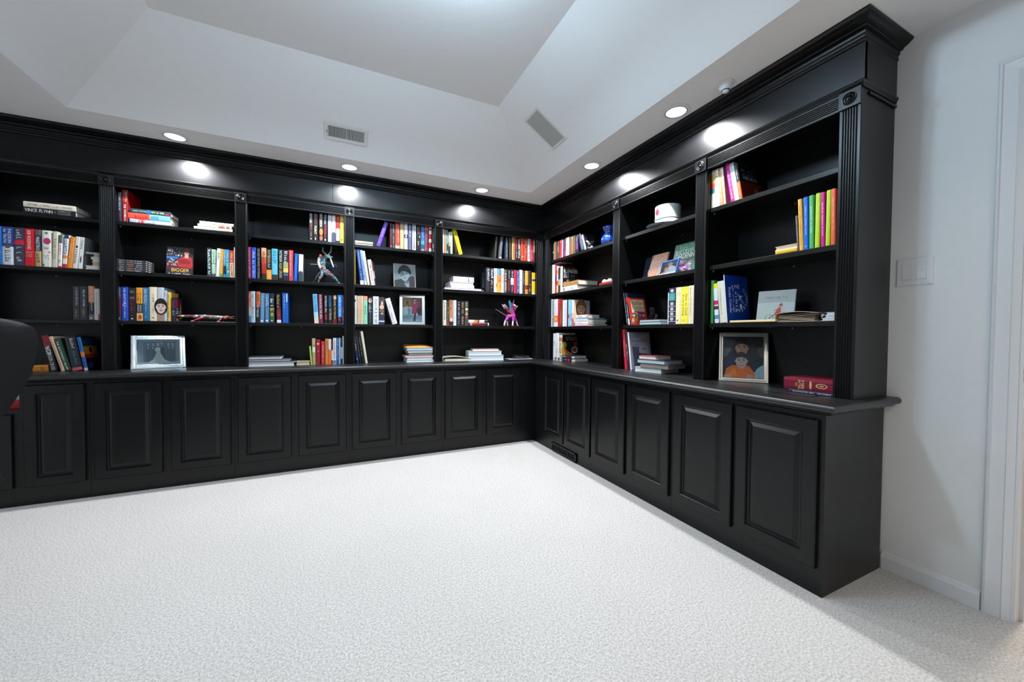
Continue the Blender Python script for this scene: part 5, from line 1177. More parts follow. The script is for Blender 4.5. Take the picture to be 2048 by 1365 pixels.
('S','R1','1',-0.0135,1.8680,0.0256,0.1827,0.16,0.0,0.03,'50504e',[],None,None,'dark grey paperback, third upright on top shelf, blue-vase bay'),
('S','R1','1',0.0215,1.8680,0.0331,0.1796,0.16,0.0,0.03,'64544a:.3,8a7060:.6,5a4a40',[],None,None,'brown paperback with pale head, fourth upright on top shelf, blue-vase bay'),
('S','R1','1',0.0638,1.8680,0.0440,0.1823,0.16,0.0,0.03,'d03038:.9,e05060',[('#f0a0a0','f0a0a0',0.05,0.15,0.4,0.7)],None,None,'scarlet paperback, fifth upright on top shelf, blue-vase bay'),
('S','R1','1',0.1117,1.8680,0.0178,0.1792,0.16,0.0,0.03,'d0d4d8',[],None,None,'slim white paperback, sixth upright on top shelf, blue-vase bay'),
('S','R1','1',0.1333,1.8680,0.0227,0.1756,0.16,0.0,0.03,'681e70',[],None,None,'violet paperback, seventh upright on top shelf, blue-vase bay'),
('S','R1','1',0.1597,1.8680,0.0224,0.1794,0.16,0.0,0.03,'34443e:.7,a04860',[],None,None,'dark green paperback, eighth upright on top shelf, blue-vase bay'),
('S','R1','1',0.1858,1.8680,0.0549,0.1808,0.16,0.0,0.03,'c4c8c2',[('~','4a4a50',0.05,0.5,0.2,0.45),('~','c06078',0.3,0.95,0.5,0.8)],None,None,'pale grey-white paperback with dark type, ninth upright on top shelf, blue-vase bay'),
('S','R1','1',0.2455,1.8680,0.0321,0.1766,0.16,0.0,0.03,'78584e',[],None,None,'mid-brown paperback, tenth upright on top shelf, blue-vase bay'),
('S','R1','1',0.2800,1.8680,0.0305,0.1730,0.16,0.0,0.03,'9a7044',[('#e0d0b0','e0d0b0',0.05,0.12,0.3,0.7)],None,None,'tan-brown paperback, eleventh upright on top shelf, blue-vase bay'),
('S','R1','1',0.3139,1.8680,0.0288,0.1730,0.16,0.0,0.03,'665638',[],None,None,'olive-brown paperback, twelfth upright on top shelf, blue-vase bay'),
('S','R1','1',0.3530,1.8680,0.0372,0.1696,0.16,0.0,0.03,'1c2030:.44,88307c:.8,1c2030',[('~','d8d8d8',0.08,0.42,0.3,0.7)],None,None,'black and magenta paperback, thirteenth upright on top shelf, blue-vase bay'),
('S','R1','1',0.4447,1.8680,0.0391,0.1682,0.16,-18.9,0.03,'4a2a60:.35,1c3858',[('~','a8c0d8',0.4,0.95,0.35,0.6)],None,None,'navy and purple paperback tilted over, fourteenth upright on top shelf, blue-vase bay'),
('S','R1','1',0.4999,1.8680,0.0264,0.1536,0.13,-21.2,0.03,'c0b098:.1,dcc8b0',[],'17181a','rock','cream-spined paperback with a dark rocky cover, fifteenth upright on top shelf, blue-vase bay'),
('S','R1','2',-0.0745,1.5170,0.0251,0.3055,0.16,0.0,0.03,'c8ccb8',[],None,None,'slim cream-green cookbook, first upright on second shelf, blue-vase bay'),
('S','R1','2',-0.0453,1.5170,0.0275,0.2988,0.16,0.0,0.03,'dccebc',[],None,None,'slim buff cookbook, second upright on second shelf, blue-vase bay'),
('S','R1','2',-0.0138,1.5170,0.0284,0.2937,0.2,0.0,0.03,'b82058:.35,601c70:.7,c02858',[],None,None,'crimson and violet cookbook, third upright on second shelf, blue-vase bay'),
('S','R1','2',0.0186,1.5170,0.0253,0.2771,0.16,0.0,0.03,'e0dcd8:.15,e88848:.3,d8d0c8:.55,e05028:.72,d0c890',[],None,None,'white magazine with orange patches, fourth upright on second shelf, blue-vase bay'),
('S','R1','2',0.0480,1.5170,0.0341,0.2711,0.16,0.0,0.03,'2a2a2c:.5,b0a060:.72,3a2a24',[('#e0e0e0','e0e0e0',0.02,0.05,0,1)],None,None,'dark cookbook with gold smear, fifth upright on second shelf, blue-vase bay'),
('S','R1','2',0.0873,1.5170,0.0425,0.2615,0.19,0.0,0.03,'dcdce0',[('~','8a8a90',0.05,0.3,0.3,0.6)],'121113','blender','white-spined black cookery book with large cover title, sixth upright on second shelf, blue-vase bay'),
('L','R1','2',0.1180,1.5175,0.0471,0.2690,0.2,0.0,0.03,'dce0ea',[('@7a3038','7a3038',0.12,0.2,0.1,0.9),('~','7a90b8',0.28,0.8,0.3,0.7)],None,'S','white ring binder lying flat, on second shelf, blue-vase bay'),
('L','R1','2',0.1138,1.5652,0.0436,0.2902,0.22,-4.0,0.03,'a87c48',[],'8a6238','S','brown leather album lying on the binder, on second shelf, blue-vase bay'),
('S','R1','3',-0.0834,1.1670,0.0141,0.2921,0.16,0.0,0.03,'e0e4e0',[],None,None,'slim white spine beside the corner, first upright on third shelf, blue-vase bay'),
('S','R1','3',-0.0680,1.1670,0.0402,0.2892,0.16,0.0,0.03,'949cac',[('~','3a4050',0.05,0.95,0.2,0.8)],None,None,'grey-blue cookbook with tiny type, second upright on third shelf, blue-vase bay'),
('S','R1','3',-0.0250,1.1670,0.0689,0.2862,0.16,0.0,0.03,'dcd8d8:.6,d8703a:.84,dcdcdc',[('~','c08088',0.15,0.55,0.35,0.6),('@e0b040','e0b040',0.65,0.8,0.2,0.8)],None,None,'white cookbook with an orange photograph, third upright on third shelf, blue-vase bay'),
('S','R1','3',0.0479,1.1670,0.0408,0.2844,0.16,0.0,0.03,'b0282e',[],None,None,'brick red cookbook, fourth upright on third shelf, blue-vase bay'),
('S','R1','3',0.0900,1.1670,0.0413,0.2770,0.16,0.0,0.03,'843422',[('~','d0b0a0',0.35,0.95,0.3,0.65)],None,None,'russet cookbook with pale lettering, fifth upright on third shelf, blue-vase bay'),
('S','R1','3',0.1389,1.1670,0.0316,0.2646,0.16,0.0,0.03,'e4e4e6',[],None,None,'plain white paperback, sixth upright on third shelf, blue-vase bay'),
('S','R1','3',0.1755,1.1670,0.0372,0.2637,0.16,0.0,0.03,'ccd4e2',[('~','7a88b0',0.1,0.7,0.4,0.6)],None,None,'white paperback with fine blue type, seventh upright on third shelf, blue-vase bay'),
('S','R1','3',0.2151,1.1670,0.0220,0.2620,0.16,0.0,0.03,'3a3434',[],None,None,'slim dark brown book, eighth upright on third shelf, blue-vase bay'),
('S','R1','3',0.2395,1.1670,0.0229,0.2618,0.16,0.0,0.03,'98c0e4:.55,e04c38:.7,a8b8d8',[],None,None,'pale blue and red magazine, ninth upright on third shelf, blue-vase bay'),
('S','R1','3',0.2636,1.1670,0.0333,0.2606,0.16,0.0,0.03,'68b8dc:.5,58a8d8',[('#e0f0f8','e0f0f8',0.8,0.95,0.6,1)],None,None,'sky blue magazine, tenth upright on third shelf, blue-vase bay'),
('S','R1','3',0.3005,1.1670,0.0327,0.2551,0.19,0.0,0.03,'d8d0d0:.5,d8b090:.7,c86058',[],'b8a898','woman','magazine whose cover shows a smiling woman, eleventh upright on third shelf, blue-vase bay'),
('L','R1','3',0.3549,1.1675,0.0186,0.2106,0.22,0.0,0.03,'e0a8bc',[],None,'S','pink-spined book at the bottom of the flat pile, on third shelf, blue-vase bay'),
('L','R1','3',0.3459,1.1867,0.0202,0.2213,0.2,0.0,0.03,'e4e0c8',[('~','88a070',0.1,0.6,0.3,0.7),('@3a3030','3a3030',0.02,0.08,0.2,0.8)],None,'S','cream book second from the bottom, on third shelf, blue-vase bay'),
('L','R1','3',0.3426,1.2075,0.0234,0.2190,0.22,0.0,0.03,'d0d8e4',[('~','6a88b8',0.05,0.95,0.3,0.7)],None,'S','white and blue book in the flat pile, on third shelf, blue-vase bay'),
('L','R1','3',0.3651,1.2315,0.0109,0.2002,0.19,0.0,0.03,'5a98cc',[('~','e0ecf4',0.1,0.9,0.3,0.7)],None,'S','thin blue book in the flat pile, on third shelf, blue-vase bay'),
('L','R1','3',0.3751,1.2430,0.0278,0.1900,0.13,0.0,0.03,'e8d8c8:.85,e8a068',[('~','6a5048',0.15,0.55,0.3,0.7)],None,'S','cream and orange paperback topping the flat pile, on third shelf, blue-vase bay'),
('S','R1','4',-0.0406,0.8155,0.0507,0.2809,0.2,0.0,0.03,'d0d4dc',[('~','90949c',0.3,0.5)],None,None,'tall white spine beside the corner, first upright on countertop, blue-vase bay'),
('S','R1','4',0.0142,0.8155,0.0587,0.2857,0.2,0.0,0.03,'dcdce0',[('~','b0b0a8',0.3,0.9)],None,None,'white cookbook with grey flecks, second upright on countertop, blue-vase bay'),
('S','R1','4',0.0768,0.8155,0.0609,0.2657,0.19,0.0,0.03,'c8c4c0:.1,c06848:.25,b8c0a8:.5,c8b068:.7,d8d4c8',[('~','5a6050',0.3,0.9,0.4,0.7)],'1c1412','food','cookbook with squash and soup on its cover, third upright on countertop, blue-vase bay'),
('L','R1','4',-0.0336,0.8160,0.0330,0.3379,0.2,0.0,0.03,'1a2438',[('~','a8a898',0.05,0.75,0.3,0.75),('@b81c34','b81c34',0.8,0.92,0,1)],None,'S','navy cookbook at the bottom with red ribbon, on countertop, blue-vase bay'),
('L','R1','4',0.0997,0.8496,0.0291,0.2028,0.18,0.0,0.03,'1c2840',[('~','e0e0e4',0.05,0.5,0.3,0.8),('@7a2030','7a2030',0.5,0.7,0.1,0.9)],None,'S','navy cookbook lying on the ribboned one, on countertop, blue-vase bay'),
('S','R2','3',1.0719,1.1670,0.0121,0.2646,0.19,-10.6,0.03,'1a1c20',[('~','d8dcd8',0.02,0.95,0.2,0.8)],None,None,'thin black booklet with white type, tilted, first upright on third shelf, floral-cup bay'),
('S','R2','3',1.0894,1.1670,0.0154,0.2550,0.2,-9.6,0.03,'22304a:.12,c02838:.3,22304a:.8,d8dce0',[('~','d0d8e4',0.35,0.8)],'1a2a3c',None,'thin navy and red cookbook, tilted, second upright on third shelf, floral-cup bay'),
('S','R2','3',1.1185,1.1670,0.0063,0.2194,0.17,-11.9,0.03,'d83428',[],'c02c24','italian','red cookbook with a parchment title cover, third upright on third shelf, floral-cup bay'),
('S','R2','3',1.4749,1.1670,0.0068,0.2170,0.14,0.0,0.03,'e0e0e8',[],None,None,'thin white paperback beside ornate book, fourth upright on third shelf, floral-cup bay'),
('S','R2','3',1.4824,1.1670,0.0590,0.2473,0.2,0.0,0.03,'20264c',[('#1f8488','1f8488',0.14,0.36,0.08,0.95),('=4','c8e0dc',0.16,0.34),('@b8b0a0','b8b0a0',0.03,0.13,0.25,0.75),('@b8b0a0','b8b0a0',0.39,0.49,0.25,0.75),('@b8b0a0','b8b0a0',0.53,0.63,0.25,0.75),('@b8b0a0','b8b0a0',0.67,0.77,0.25,0.75),('@b8b0a0','b8b0a0',0.81,0.91,0.25,0.75),('#d8dce8','d8dce8',0.505,0.515,0,1),('#d8dce8','d8dce8',0.645,0.655,0,1),('#d8dce8','d8dce8',0.785,0.795,0,1),('#d8dce8','d8dce8',0.925,0.935,0,1)],None,None,'navy book with gilt roundels and teal label, fifth upright on third shelf, floral-cup bay'),
('S','R2','3',1.5433,1.1670,0.0428,0.2457,0.2,0.0,0.03,'ecdcac',[('=3','6a4a28',0.14,0.23),('@6a5030','6a5030',0.88,0.93,0.25,0.5)],None,None,'cream cookbook with brown heading, sixth upright on third shelf, floral-cup bay'),
('S','R2','3',1.5874,1.1670,0.0572,0.2447,0.2,0.0,0.03,'f0e04c',[('How to Cook','6a6420',0.2,0.78,0.56,0.86),('Everything','6a6420',0.22,0.78,0.14,0.48),('@e0c830','e0c830',0.88,0.95,0.2,0.5)],None,None,'bright yellow cookbook with script title, seventh upright on third shelf, floral-cup bay'),
('S','R2','3',1.6458,1.1670,0.0453,0.2466,0.2,0.0,0.03,'e0d8ba',[('~','b8b0a0',0.05,0.8,0.2,0.45)],None,None,'thick cream cookbook by the upright, eighth upright on third shelf, floral-cup bay'),
('L','R2','3',1.2137,1.1675,0.0188,0.2088,0.17,0.0,0.02,'cce0e0',[],'4a8a80','P','pale book with green cover lying at the bottom, on third shelf, floral-cup bay'),
('L','R2','3',1.2164,1.1869,0.0171,0.1967,0.17,0.0,0.02,'e4e4ec',[],'5a2c3c','P','white book with plum cover lying on the pale one, on third shelf, floral-cup bay'),
('S','R2','4',1.0541,0.8155,0.0282,0.3180,0.2,-7.1,0.03,'d02440',[('~','f0c0c8',0.28,0.7,0.35,0.65)],None,None,'tall red cookbook, tilted, first upright on countertop, floral-cup bay'),
('S','R2','4',1.0865,0.8155,0.0289,0.3137,0.2,-8.2,0.03,'38241e:.7,381c2c',[('~','e0c890',0.35,0.8,0.3,0.6)],None,None,'dark brown book with gold type, tilted, second upright on countertop, floral-cup bay'),
('S','R2','4',1.1183,0.8155,0.0145,0.2956,0.215,-7.7,0.03,'e4e8f4',[],'8a8e9a','chef','white-edged chef book with pale grey cover, third upright on countertop, floral-cup bay'),
('L','R2','4',1.1649,0.8160,0.0332,0.2302,0.2,8.0,0.0,'d8e4dc',[],'e0d8d4','P','white book at the bottom of the corner-on pile, on countertop, floral-cup bay'),
('L','R2','4',1.2181,0.8498,0.0312,0.2367,0.2,8.0,0.0,'9a8c88',[],'5a5c60','P','grey book with dark cover in the pile, on countertop, floral-cup bay'),
('L','R2','4',1.1962,0.8815,0.0285,0.2388,0.2,6.0,0.0,'c0d4e0',[],'23242c','P','pale blue book with black cover in the pile, on countertop, floral-cup bay'),
('L','R2','4',1.2019,0.9107,0.0246,0.1574,0.16,4.0,0.02,'dcecdc',[],'c05068','P','green-paged book with pink cover topping the pile, on countertop, floral-cup bay'),
('S','R3','1',1.7960,1.8680,0.0212,0.2302,0.19,0.0,0.03,'b0a080:.1,c08438:.36,d03824:.48,0f6a66:.62,c8c4b2',[],None,None,'multicoloured patchwork spine, first upright on top shelf, boy-portrait end bay'),
('S','R3','1',1.8193,1.8680,0.0347,0.2283,0.2,0.0,0.03,'e8dcc0:.3,f0d8b8:.4,ecdcc4',[('~','4a5a40',0.1,0.25,0.2,0.45),('~','e09060',0.3,0.8,0.35,0.6)],None,None,'cream cookbook with orange blush, second upright on top shelf, boy-portrait end bay'),
('S','R3','1',1.8572,1.8680,0.0202,0.2259,0.19,-5.4,0.03,'e0a080:.3,e8824c',[('~','f8e0d0',0.4,0.95,0.4,0.7)],None,None,'coral orange paperback, third upright on top shelf, boy-portrait end bay'),
('S','R3','1',1.8804,1.8680,0.0121,0.2268,0.18,-6.2,0.03,'e8e4dc',[],'b08c88',None,'white-edged paperback with dusky pink cover, fourth upright on top shelf, boy-portrait end bay'),
('S','R3','1',1.9236,1.8680,0.0237,0.2370,0.19,-10.1,0.03,'c41c84',[('~','f8d0f0',0.2,0.95,0.3,0.7)],None,None,'magenta paperback, tilted, fifth upright on top shelf, boy-portrait end bay'),
('S','R3','1',1.9483,1.8680,0.0252,0.2297,0.2,-10.2,0.03,'a8aca4:.1,d8e4e0',[('~','a8c0bc',0.12,0.6,0.3,0.6)],None,None,'white paperback with pale green lettering, tilted, sixth upright on top shelf, boy-portrait end bay'),
('S','R3','1',1.9753,1.8680,0.0177,0.2172,0.19,-9.9,0.03,'1c2226:.52,e86424',[('~','d8d8d0',0.06,0.45,0.3,0.55),('~','f8c8a0',0.55,0.9,0.3,0.6)],'1a1c1e','market','black and orange paperback, tilted, seventh upright on top shelf, boy-portrait end bay'),
('L','R3','2',2.1761,1.5175,0.0216,0.1021,0.16,0.0,0.03,'f0b828',[],None,'S','yellow booklet at the bottom, on second shelf, boy-portrait end bay'),
('L','R3','2',2.1748,1.5397,0.0182,0.1025,0.16,0.0,0.03,'ecd8c0',[],None,'P','cream booklet with lifting cover, on second shelf, boy-portrait end bay'),
('S','R3','2',2.2794,1.5170,0.0074,0.1785,0.14,-4.0,0.03,'666a70',[('~','c8ccd0',0.12,0.7,0.3,0.7)],None,None,'short grey paperback, first upright on second shelf, boy-portrait end bay'),
('S','R3','2',2.2900,1.5170,0.0177,0.2553,0.21,-3.0,0.03,'f0b040',[('~','c07a28',0.12,0.9,0.3,0.55)],None,None,'golden yellow cookbook, second upright on second shelf, boy-portrait end bay'),
('S','R3','2',2.3091,1.5170,0.0195,0.2577,0.21,-1.6,0.03,'0f64d8',[('BAREFOOT CONTESSA PARTIES','d8ecfc',0.05,0.85,0.38,0.62),('@80b8f0','80b8f0',0.92,0.96,0.3,0.6)],None,None,'cobalt blue cookbook with white capitals, third upright on second shelf, boy-portrait end bay'),
('S','R3','2',2.3324,1.5170,0.0186,0.2578,0.21,-1.3,0.03,'4cac64',[('BAREFOOT IN PARIS','e0f4e4',0.14,0.78,0.32,0.68)],None,None,'leaf green cookbook with white capitals, fourth upright on second shelf, boy-portrait end bay'),
('S','R3','2',2.3556,1.5170,0.0191,0.2587,0.21,0.0,0.03,'b8d418',[('barefoot contessa back to basics','e4f0a0',0.08,0.85,0.4,0.62)],None,None,'lime cookbook beside the leaf green one, fifth upright on second shelf, boy-portrait end bay'),
('S','R3','2',2.3805,1.5170,0.0164,0.2576,0.21,-1.3,0.03,'c0148c',[('barefoot contessa at home','f8e0f4',0.18,0.82,0.3,0.7)],None,None,'magenta cookbook with white lower-case title, sixth upright on second shelf, boy-portrait end bay'),
('S','R3','2',2.3991,1.5170,0.0180,0.2591,0.21,0.0,0.03,'b8d418',[('barefoot contessa','e4f0a0',0.08,0.45,0.42,0.66),('~','e4f0a0',0.48,0.85,0.42,0.6)],None,None,'lime cookbook beside the magenta one, seventh upright on second shelf, boy-portrait end bay'),
('S','R3','2',2.4204,1.5170,0.0174,0.2592,0.21,-0.9,0.03,'ec6438',[('BAREFOOT CONTESSA FAMILY STYLE','f8d8c8',0.06,0.84,0.38,0.62)],None,None,'orange-red cookbook with pale capitals, eighth upright on second shelf, boy-portrait end bay'),
('S','R3','2',2.4429,1.5170,0.0042,0.2560,0.18,0.0,0.03,'c83040',[('~','f0d0d4',0.1,0.9)],None,None,'thin red paperback at the row end, ninth upright on second shelf, boy-portrait end bay'),
('S','R3','3',1.8054,1.1670,0.0183,0.2606,0.18,0.0,0.03,'409048',[],None,None,'green hardback, first upright on third shelf, boy-portrait end bay'),
('S','R3','3',1.8352,1.1670,0.0261,0.2393,0.18,-3.5,0.03,'f0dc20:.13,e0e4ec:.43,d8187c:.54,e8e8f0:.57,2c2024:.66,e0ecf8:.8,2c90cc:.9,e4ecf4',[('@b02830','b02830',0.58,0.64,0.3,0.7),('@e08030','e08030',0.83,0.88,0.3,0.6)],None,None,'white spine with coloured squares, second upright on third shelf, boy-portrait end bay'),
('S','R3','3',1.8699,1.1670,0.0410,0.2500,0.18,-5.5,0.03,'dedcc8',[('~','b0ac98',0.15,0.8,0.3,0.5)],None,None,'cream spiral-bound book, third upright on third shelf, boy-portrait end bay'),
('S','R3','3',1.9119,1.1670,0.0049,0.2871,0.21,-5.4,0.03,'e8ecf4',[],'0c3ca4','calendar','tall blue calendar with circular white lettering, fourth upright on third shelf, boy-portrait end bay'),
('L','R3','3',1.9455,1.1675,0.0112,0.2493,0.16,0.0,0.01,'e0c890',[],None,'S','thin tan book lying flat, on third shelf, boy-portrait end bay'),
('L','R3','3',2.3951,1.1675,0.0123,0.0600,0.12,0.0,0.02,'dce4e8',[],None,'P','white notepad at the bottom of the end pile, on third shelf, boy-portrait end bay'),
('L','R3','3',2.4076,1.1804,0.0122,0.0473,0.12,0.0,0.02,'dce0e4',[],None,'P','white notepad in the middle of the end pile, on third shelf, boy-portrait end bay'),
('L','R3','3',2.4130,1.1932,0.0125,0.0415,0.12,0.0,0.02,'dce4e8',[],None,'P','white notepad on top of the end pile, on third shelf, boy-portrait end bay'),
('L','R3','4',2.2707,0.8160,0.0129,0.1950,0.15,0.0,0.0,'1a2c48',[('ILLUSTRATED','d8e0e8',0.1,0.44,0.25,0.75),('NEW','d8e0e8',0.47,0.57,0.25,0.75),('TESTAMENT','d8e0e8',0.64,0.92,0.25,0.75)],None,'S','slim navy scripture book at the bottom, on countertop, boy-portrait end bay'),
('L','R3','4',2.2489,0.8295,0.0586,0.2176,0.17,0.0,0.0,'78122c',[('|THE','d8b888',0.24,0.28,0.3,0.6),('|MALLAN','d8b888',0.29,0.35,0.1,0.85),('|BIBLE','d8b888',0.36,0.42,0.15,0.85),('@c8a878','c8a878',0.52,0.57,0.15,0.85),('@c8a878','c8a878',0.64,0.86,0.3,0.7),('@78122c','78122c',0.67,0.84,0.36,0.64),('@c8a878','c8a878',0.7,0.8,0.45,0.55),('@c8a878','c8a878',0.95,0.99,0.05,0.95)],None,'S','thick maroon bible with gilt ornament, on countertop, boy-portrait end bay'),
]
ARTDEPTH = 0.0005
def bands_of(s):
    out = []; p = 0.0
    for b in s.split(','):
        if ':' in b:
            c, e = b.split(':'); e = float(e)
        else:
            c, e = b, 1.0
        out.append((p, e, c)); p = e
    return out
def mixc(a, b, t):
    return tuple(x + (y - x) * t for x, y in zip(a, b))

def cover_art(D, art):
    if art == 'sunset':
        D.rect(0, 0, 1, 1, '17151c'); D.rect(0, .44, 1, .72, 'b8741c'); D.rect(0, .36, 1, .48, 'a02018'); D.rect(0, .72, 1, .95, '16324a')
        D.ell(.5, .6, .12, .09, '2a1c10'); D.ell(.3, .15, .2, .1, '14386a')
    elif art == 'lost':
        D.rect(0, 0, 1, 1, '241c3c'); D.rect(.05, .62, .55, .95, '981c40'); D.poly([(.55, .1), (.85, .12), (.8, .6), (.68, .85), (.6, .5)], 'd88a28'); D.poly([(.62, .15), (.76, .15), (.7, .62)], 'e8c050')
        D.words('THE', .12, .5, .4, .58, 'd0ccd0'); D.words('LOST', .08, .32, .62, .46, 'e0dce0'); D.rect(.1, .02, .6, .12, 'a07830')
    elif art == 'figure':
        D.rect(0, 0, 1, 1, '121316'); D.ell(.45, .78, .1, .09, '5a5c60'); D.poly([(.2, .2), (.7, .2), (.62, .62), (.45, .7), (.3, .62)], '3a3e48'); D.rect(.3, .02, .6, .1, 'c8ccd0')
    elif art == 'rock':
        D.rect(0, 0, 1, 1, '15161a')
        rnd = random.Random(3)
        for i in range(16):
            D.ell(.2 + .55 * rnd.random(), .1 + .55 * rnd.random(), .08 + .07 * rnd.random(), .05 + .05 * rnd.random(), rnd.choice(['6a6a66', '8a8a84', '4a4a48', '2a2a2a', 'a8a69e']), 7)
        D.smallprint(.2, .76, .85, .84, '5a5a5a')
    elif art == 'blender':
        D.rect(0, 0, 1, 1, '111012'); D.words('BLENDER', .05, .76, .95, .9, 'e0e0e0'); D.words('COOK', .05, .66, .42, .75, 'd8d8d8'); D.words('BOOK', .05, .56, .42, .65, 'd8d8d8')
        D.poly([(.52, .3), (.74, .3), (.76, .7), (.5, .7)], '54565a'); D.ell(.63, .56, .1, .08, '2a2c30'); D.ell(.35, .4, .13, .12, '8a7a58'); D.ell(.14, .3, .12, .11, 'c88a78'); D.ell(.8, .42, .1, .1, '7a2028'); D.ell(.94, .5, .06, .05, 'b87870')
        D.smallprint(.05, .92, .9, .96, '8a7a48')
    elif art == 'woman':
        D.rect(0, 0, 1, 1, 'b4aca6'); D.rect(0, 0, .25, 1, 'e0bc98'); D.poly([(.6, 0), (1, 0), (1, 1), (.75, 1)], '9a9c9a'); D.poly([(.2, 0), (.95, 0), (.85, .34), (.3, .34)], '3a1838'); D.ell(.8, .3, .12, .09, 'c03080')
        D.rect(.36, .2, .58, .42, 'b08868'); D.head(.45, .66, .3, 'b8886c', '6a4a34', 1.0, 'long')
        D.smallprint(.05, .02, .4, .2, 'c02830')
    elif art == 'food':
        D.rect(0, 0, 1, 1, '1c1412'); D.poly([(0, .05), (.55, .02), (.75, .12), (.6, .3), (.3, .38), (.1, .58), (0, .6)], 'c87818'); D.poly([(.05, .2), (.5, .12), (.3, .3), (.1, .45)], 'e09838'); D.ell(.12, .62, .14, .12, 'b89828')
        D.poly([(.4, .05), (.85, .02), (.9, .1), (.6, .28)], 'a89858'); D.ell(.78, .42, .2, .13, 'c8c8cc', 20); D.ell(.78, .43, .16, .1, '8a3a24', 20); D.ell(.85, .66, .14, .1, '6a2818')
        D.smallprint(.25, .8, .92, .85, 'c8b898'); D.smallprint(.2, .88, .95, .92, 'b8a888', seed=2)
    elif art == 'italian':
        D.rect(0, 0, 1, 1, 'd03428'); D.rect(.1, .5, .9, .94, 'e8d4a8'); D.words('Italian', .14, .74, .86, .92, 'a83018'); D.words('Cooking', .14, .58, .86, .74, 'a83018'); D.poly([(.3, .54), (.6, .5), (.85, .56), (.7, .66), (.4, .62)], 'c8c0a0')
        rnd = random.Random(5)
        for i in range(26):
            D.ell(.06 + .88 * rnd.random(), .03 + .42 * rnd.random(), .05 + .08 * rnd.random(), .03 + .05 * rnd.random(), rnd.choice(['1c58b8', 'e8782c', 'f0dcc0', 'd02828', '78a848', 'f0e8e0', '58a8a8', 'b81c30']), 6)
    elif art == 'chef':
        D.rect(0, 0, 1, 1, '888c98'); D.rect(.38, .82, .85, .94, 'a0a49e'); D.rect(.06, .62, .92, .84, '9ca2ae'); D.words('Georges Perrier', .1, .73, .9, .82, '4a4e5a'); D.words('Le Bec-Fin', .25, .645, .8, .705, '4a4e5a')
        D.rect(.1, .0, .42, .6, '5c6070'); D.poly([(.42, .52), (.88, .5), (.9, .72), (.44, .72)], 'a8acb4'); D.ell(.64, .36, .2, .22, 'a06a58'); D.poly([(.42, .44), (.88, .42), (.88, .52), (.42, .54)], 'b0b4bc'); D.ell(.58, .38, .05, .02, '2a1c1a'); D.ell(.72, .38, .05, .02, '2a1c1a'); D.poly([(.64, .38), (.6, .26), (.7, .26)], '7a4a3c'); D.rect(.42, .22, .48, .44, '3a2a28'); D.ell(.64, .2, .1, .02, '6a3a34')
        D.rect(.4, 0, .95, .14, 'c8ccd4')
    elif art == 'market':
        D.rect(0, 0, 1, .5, '6a2014'); D.rect(0, .5, 1, 1, '14171a'); D.smallprint(.1, .78, .7, .86, '6a6e70'); D.smallprint(.12, .68, .75, .74, '6a6e70', seed=3); D.smallprint(.15, .56, .85, .66, 'a8acae', seed=4); D.ell(.72, .24, .12, .14, '8a4a3a'); D.ell(.74, .25, .05, .06, 'a8806e'); D.rect(.1, .06, .7, .08, '9a5a44')
    elif art == 'calendar':
        D.rect(0, 0, 1, 1, '0c3ca8')
        w = 'e8eef8'
        txt = 'THE COMMISSARY'
        for i, ch in enumerate(txt):
            if ch == ' ':
                continue
            a = rad(118 - i * 18.5)
            ca, cb = .50 + .40 * math.cos(a) , .52 + .25 * math.sin(a)
            ux = (D.X.normalized() * math.sin(a) - D.Y.normalized() * math.cos(a)); uy = (D.X.normalized() * math.cos(a) + D.Y.normalized() * math.sin(a))
            hgt = D.X.length * .11
            D.text(ch, D.X * ca + D.Y * cb - ux * hgt * .4 - uy * hgt * .4, ux, uy, hgt * .8, hgt, w)
        D.words('Recipe Calendar', .10, .2, .24, .74, w, True)
        D.smallprint(.28, .22, .34, .74, 'a8b8e0', True)
        D.smallprint(.4, .34, .47, .66, w, True, 5)
        D.ell(.62, .36, .05, .05, w, 12); D.poly([(.57, .38), (.67, .38), (.645, .3), (.595, .3)], w)
        D.line([(.5, .62), (.74, .42)], .004, w); D.line([(.52, .48), (.72, .58)], .004, w); D.ell(.62, .56, .05, .03, 'c0cce8', 10)
    elif art == 'bigger':
        D.rect(0, 0, 1, 1, '2c2630'); D.rect(0, .58, .42, .64, '2a68b8'); D.rect(0, .2, 1, .42, '4a2434')
        rnd = random.Random(9)
        for i in range(30):
            D.ell(.02 + .6 * rnd.random(), .66 + .32 * rnd.random(), .01 + .02 * rnd.random(), .008 + .01 * rnd.random(), rnd.choice(['c8ccd4', '8a8e9c', '6a5a68', 'e0d8d4']), 6)
        D.poly([(.36, .5), (.62, .66), (.78, .7), (.96, .62), (1, .3), (.9, .25), (.45, .28)], 'a0282c'); D.poly([(.36, .5), (.62, .6), (.9, .5), (.9, .42), (.5, .4)], '7a1c20'); D.poly([(.68, .62), (.82, .62), (.82, .72), (.68, .72)], 'c08a78')
        D.head(.75, .79, .095, 'cc9a84', '3a2420', 1.25, 'short'); D.ell(.75, .865, .16, .025, '6a2a28'); D.poly([(.65, .86), (.85, .86), (.82, .96), (.68, .96)], '702c2a')
        D.smallprint(.05, .82, .35, .9, 'd8dce0'); D.words('The', .14, .5, .3, .57, 'd8dce0'); D.words('Art of', .08, .42, .42, .5, 'd8dce0'); D.smallprint(.04, .32, .4, .4, 'e0a8a8', seed=6)
        D.words('BIGGER', .2, .11, .86, .24, 'd8b048'); D.smallprint(.1, .02, .9, .07, 'c8b8b8', seed=8)
    elif art == 'copper':
        D.rect(0, 0, 1, 1, '9a5c28')
        rnd = random.Random(4)
        for i in range(20):
            a = rnd.random() * 6
            D.line([(rnd.random(), rnd.random()), (rnd.random(), rnd.random()), (rnd.random(), rnd.random())], .004, rnd.choice(['b87838', '7a4420', 'a86c34', 'c88a48']))
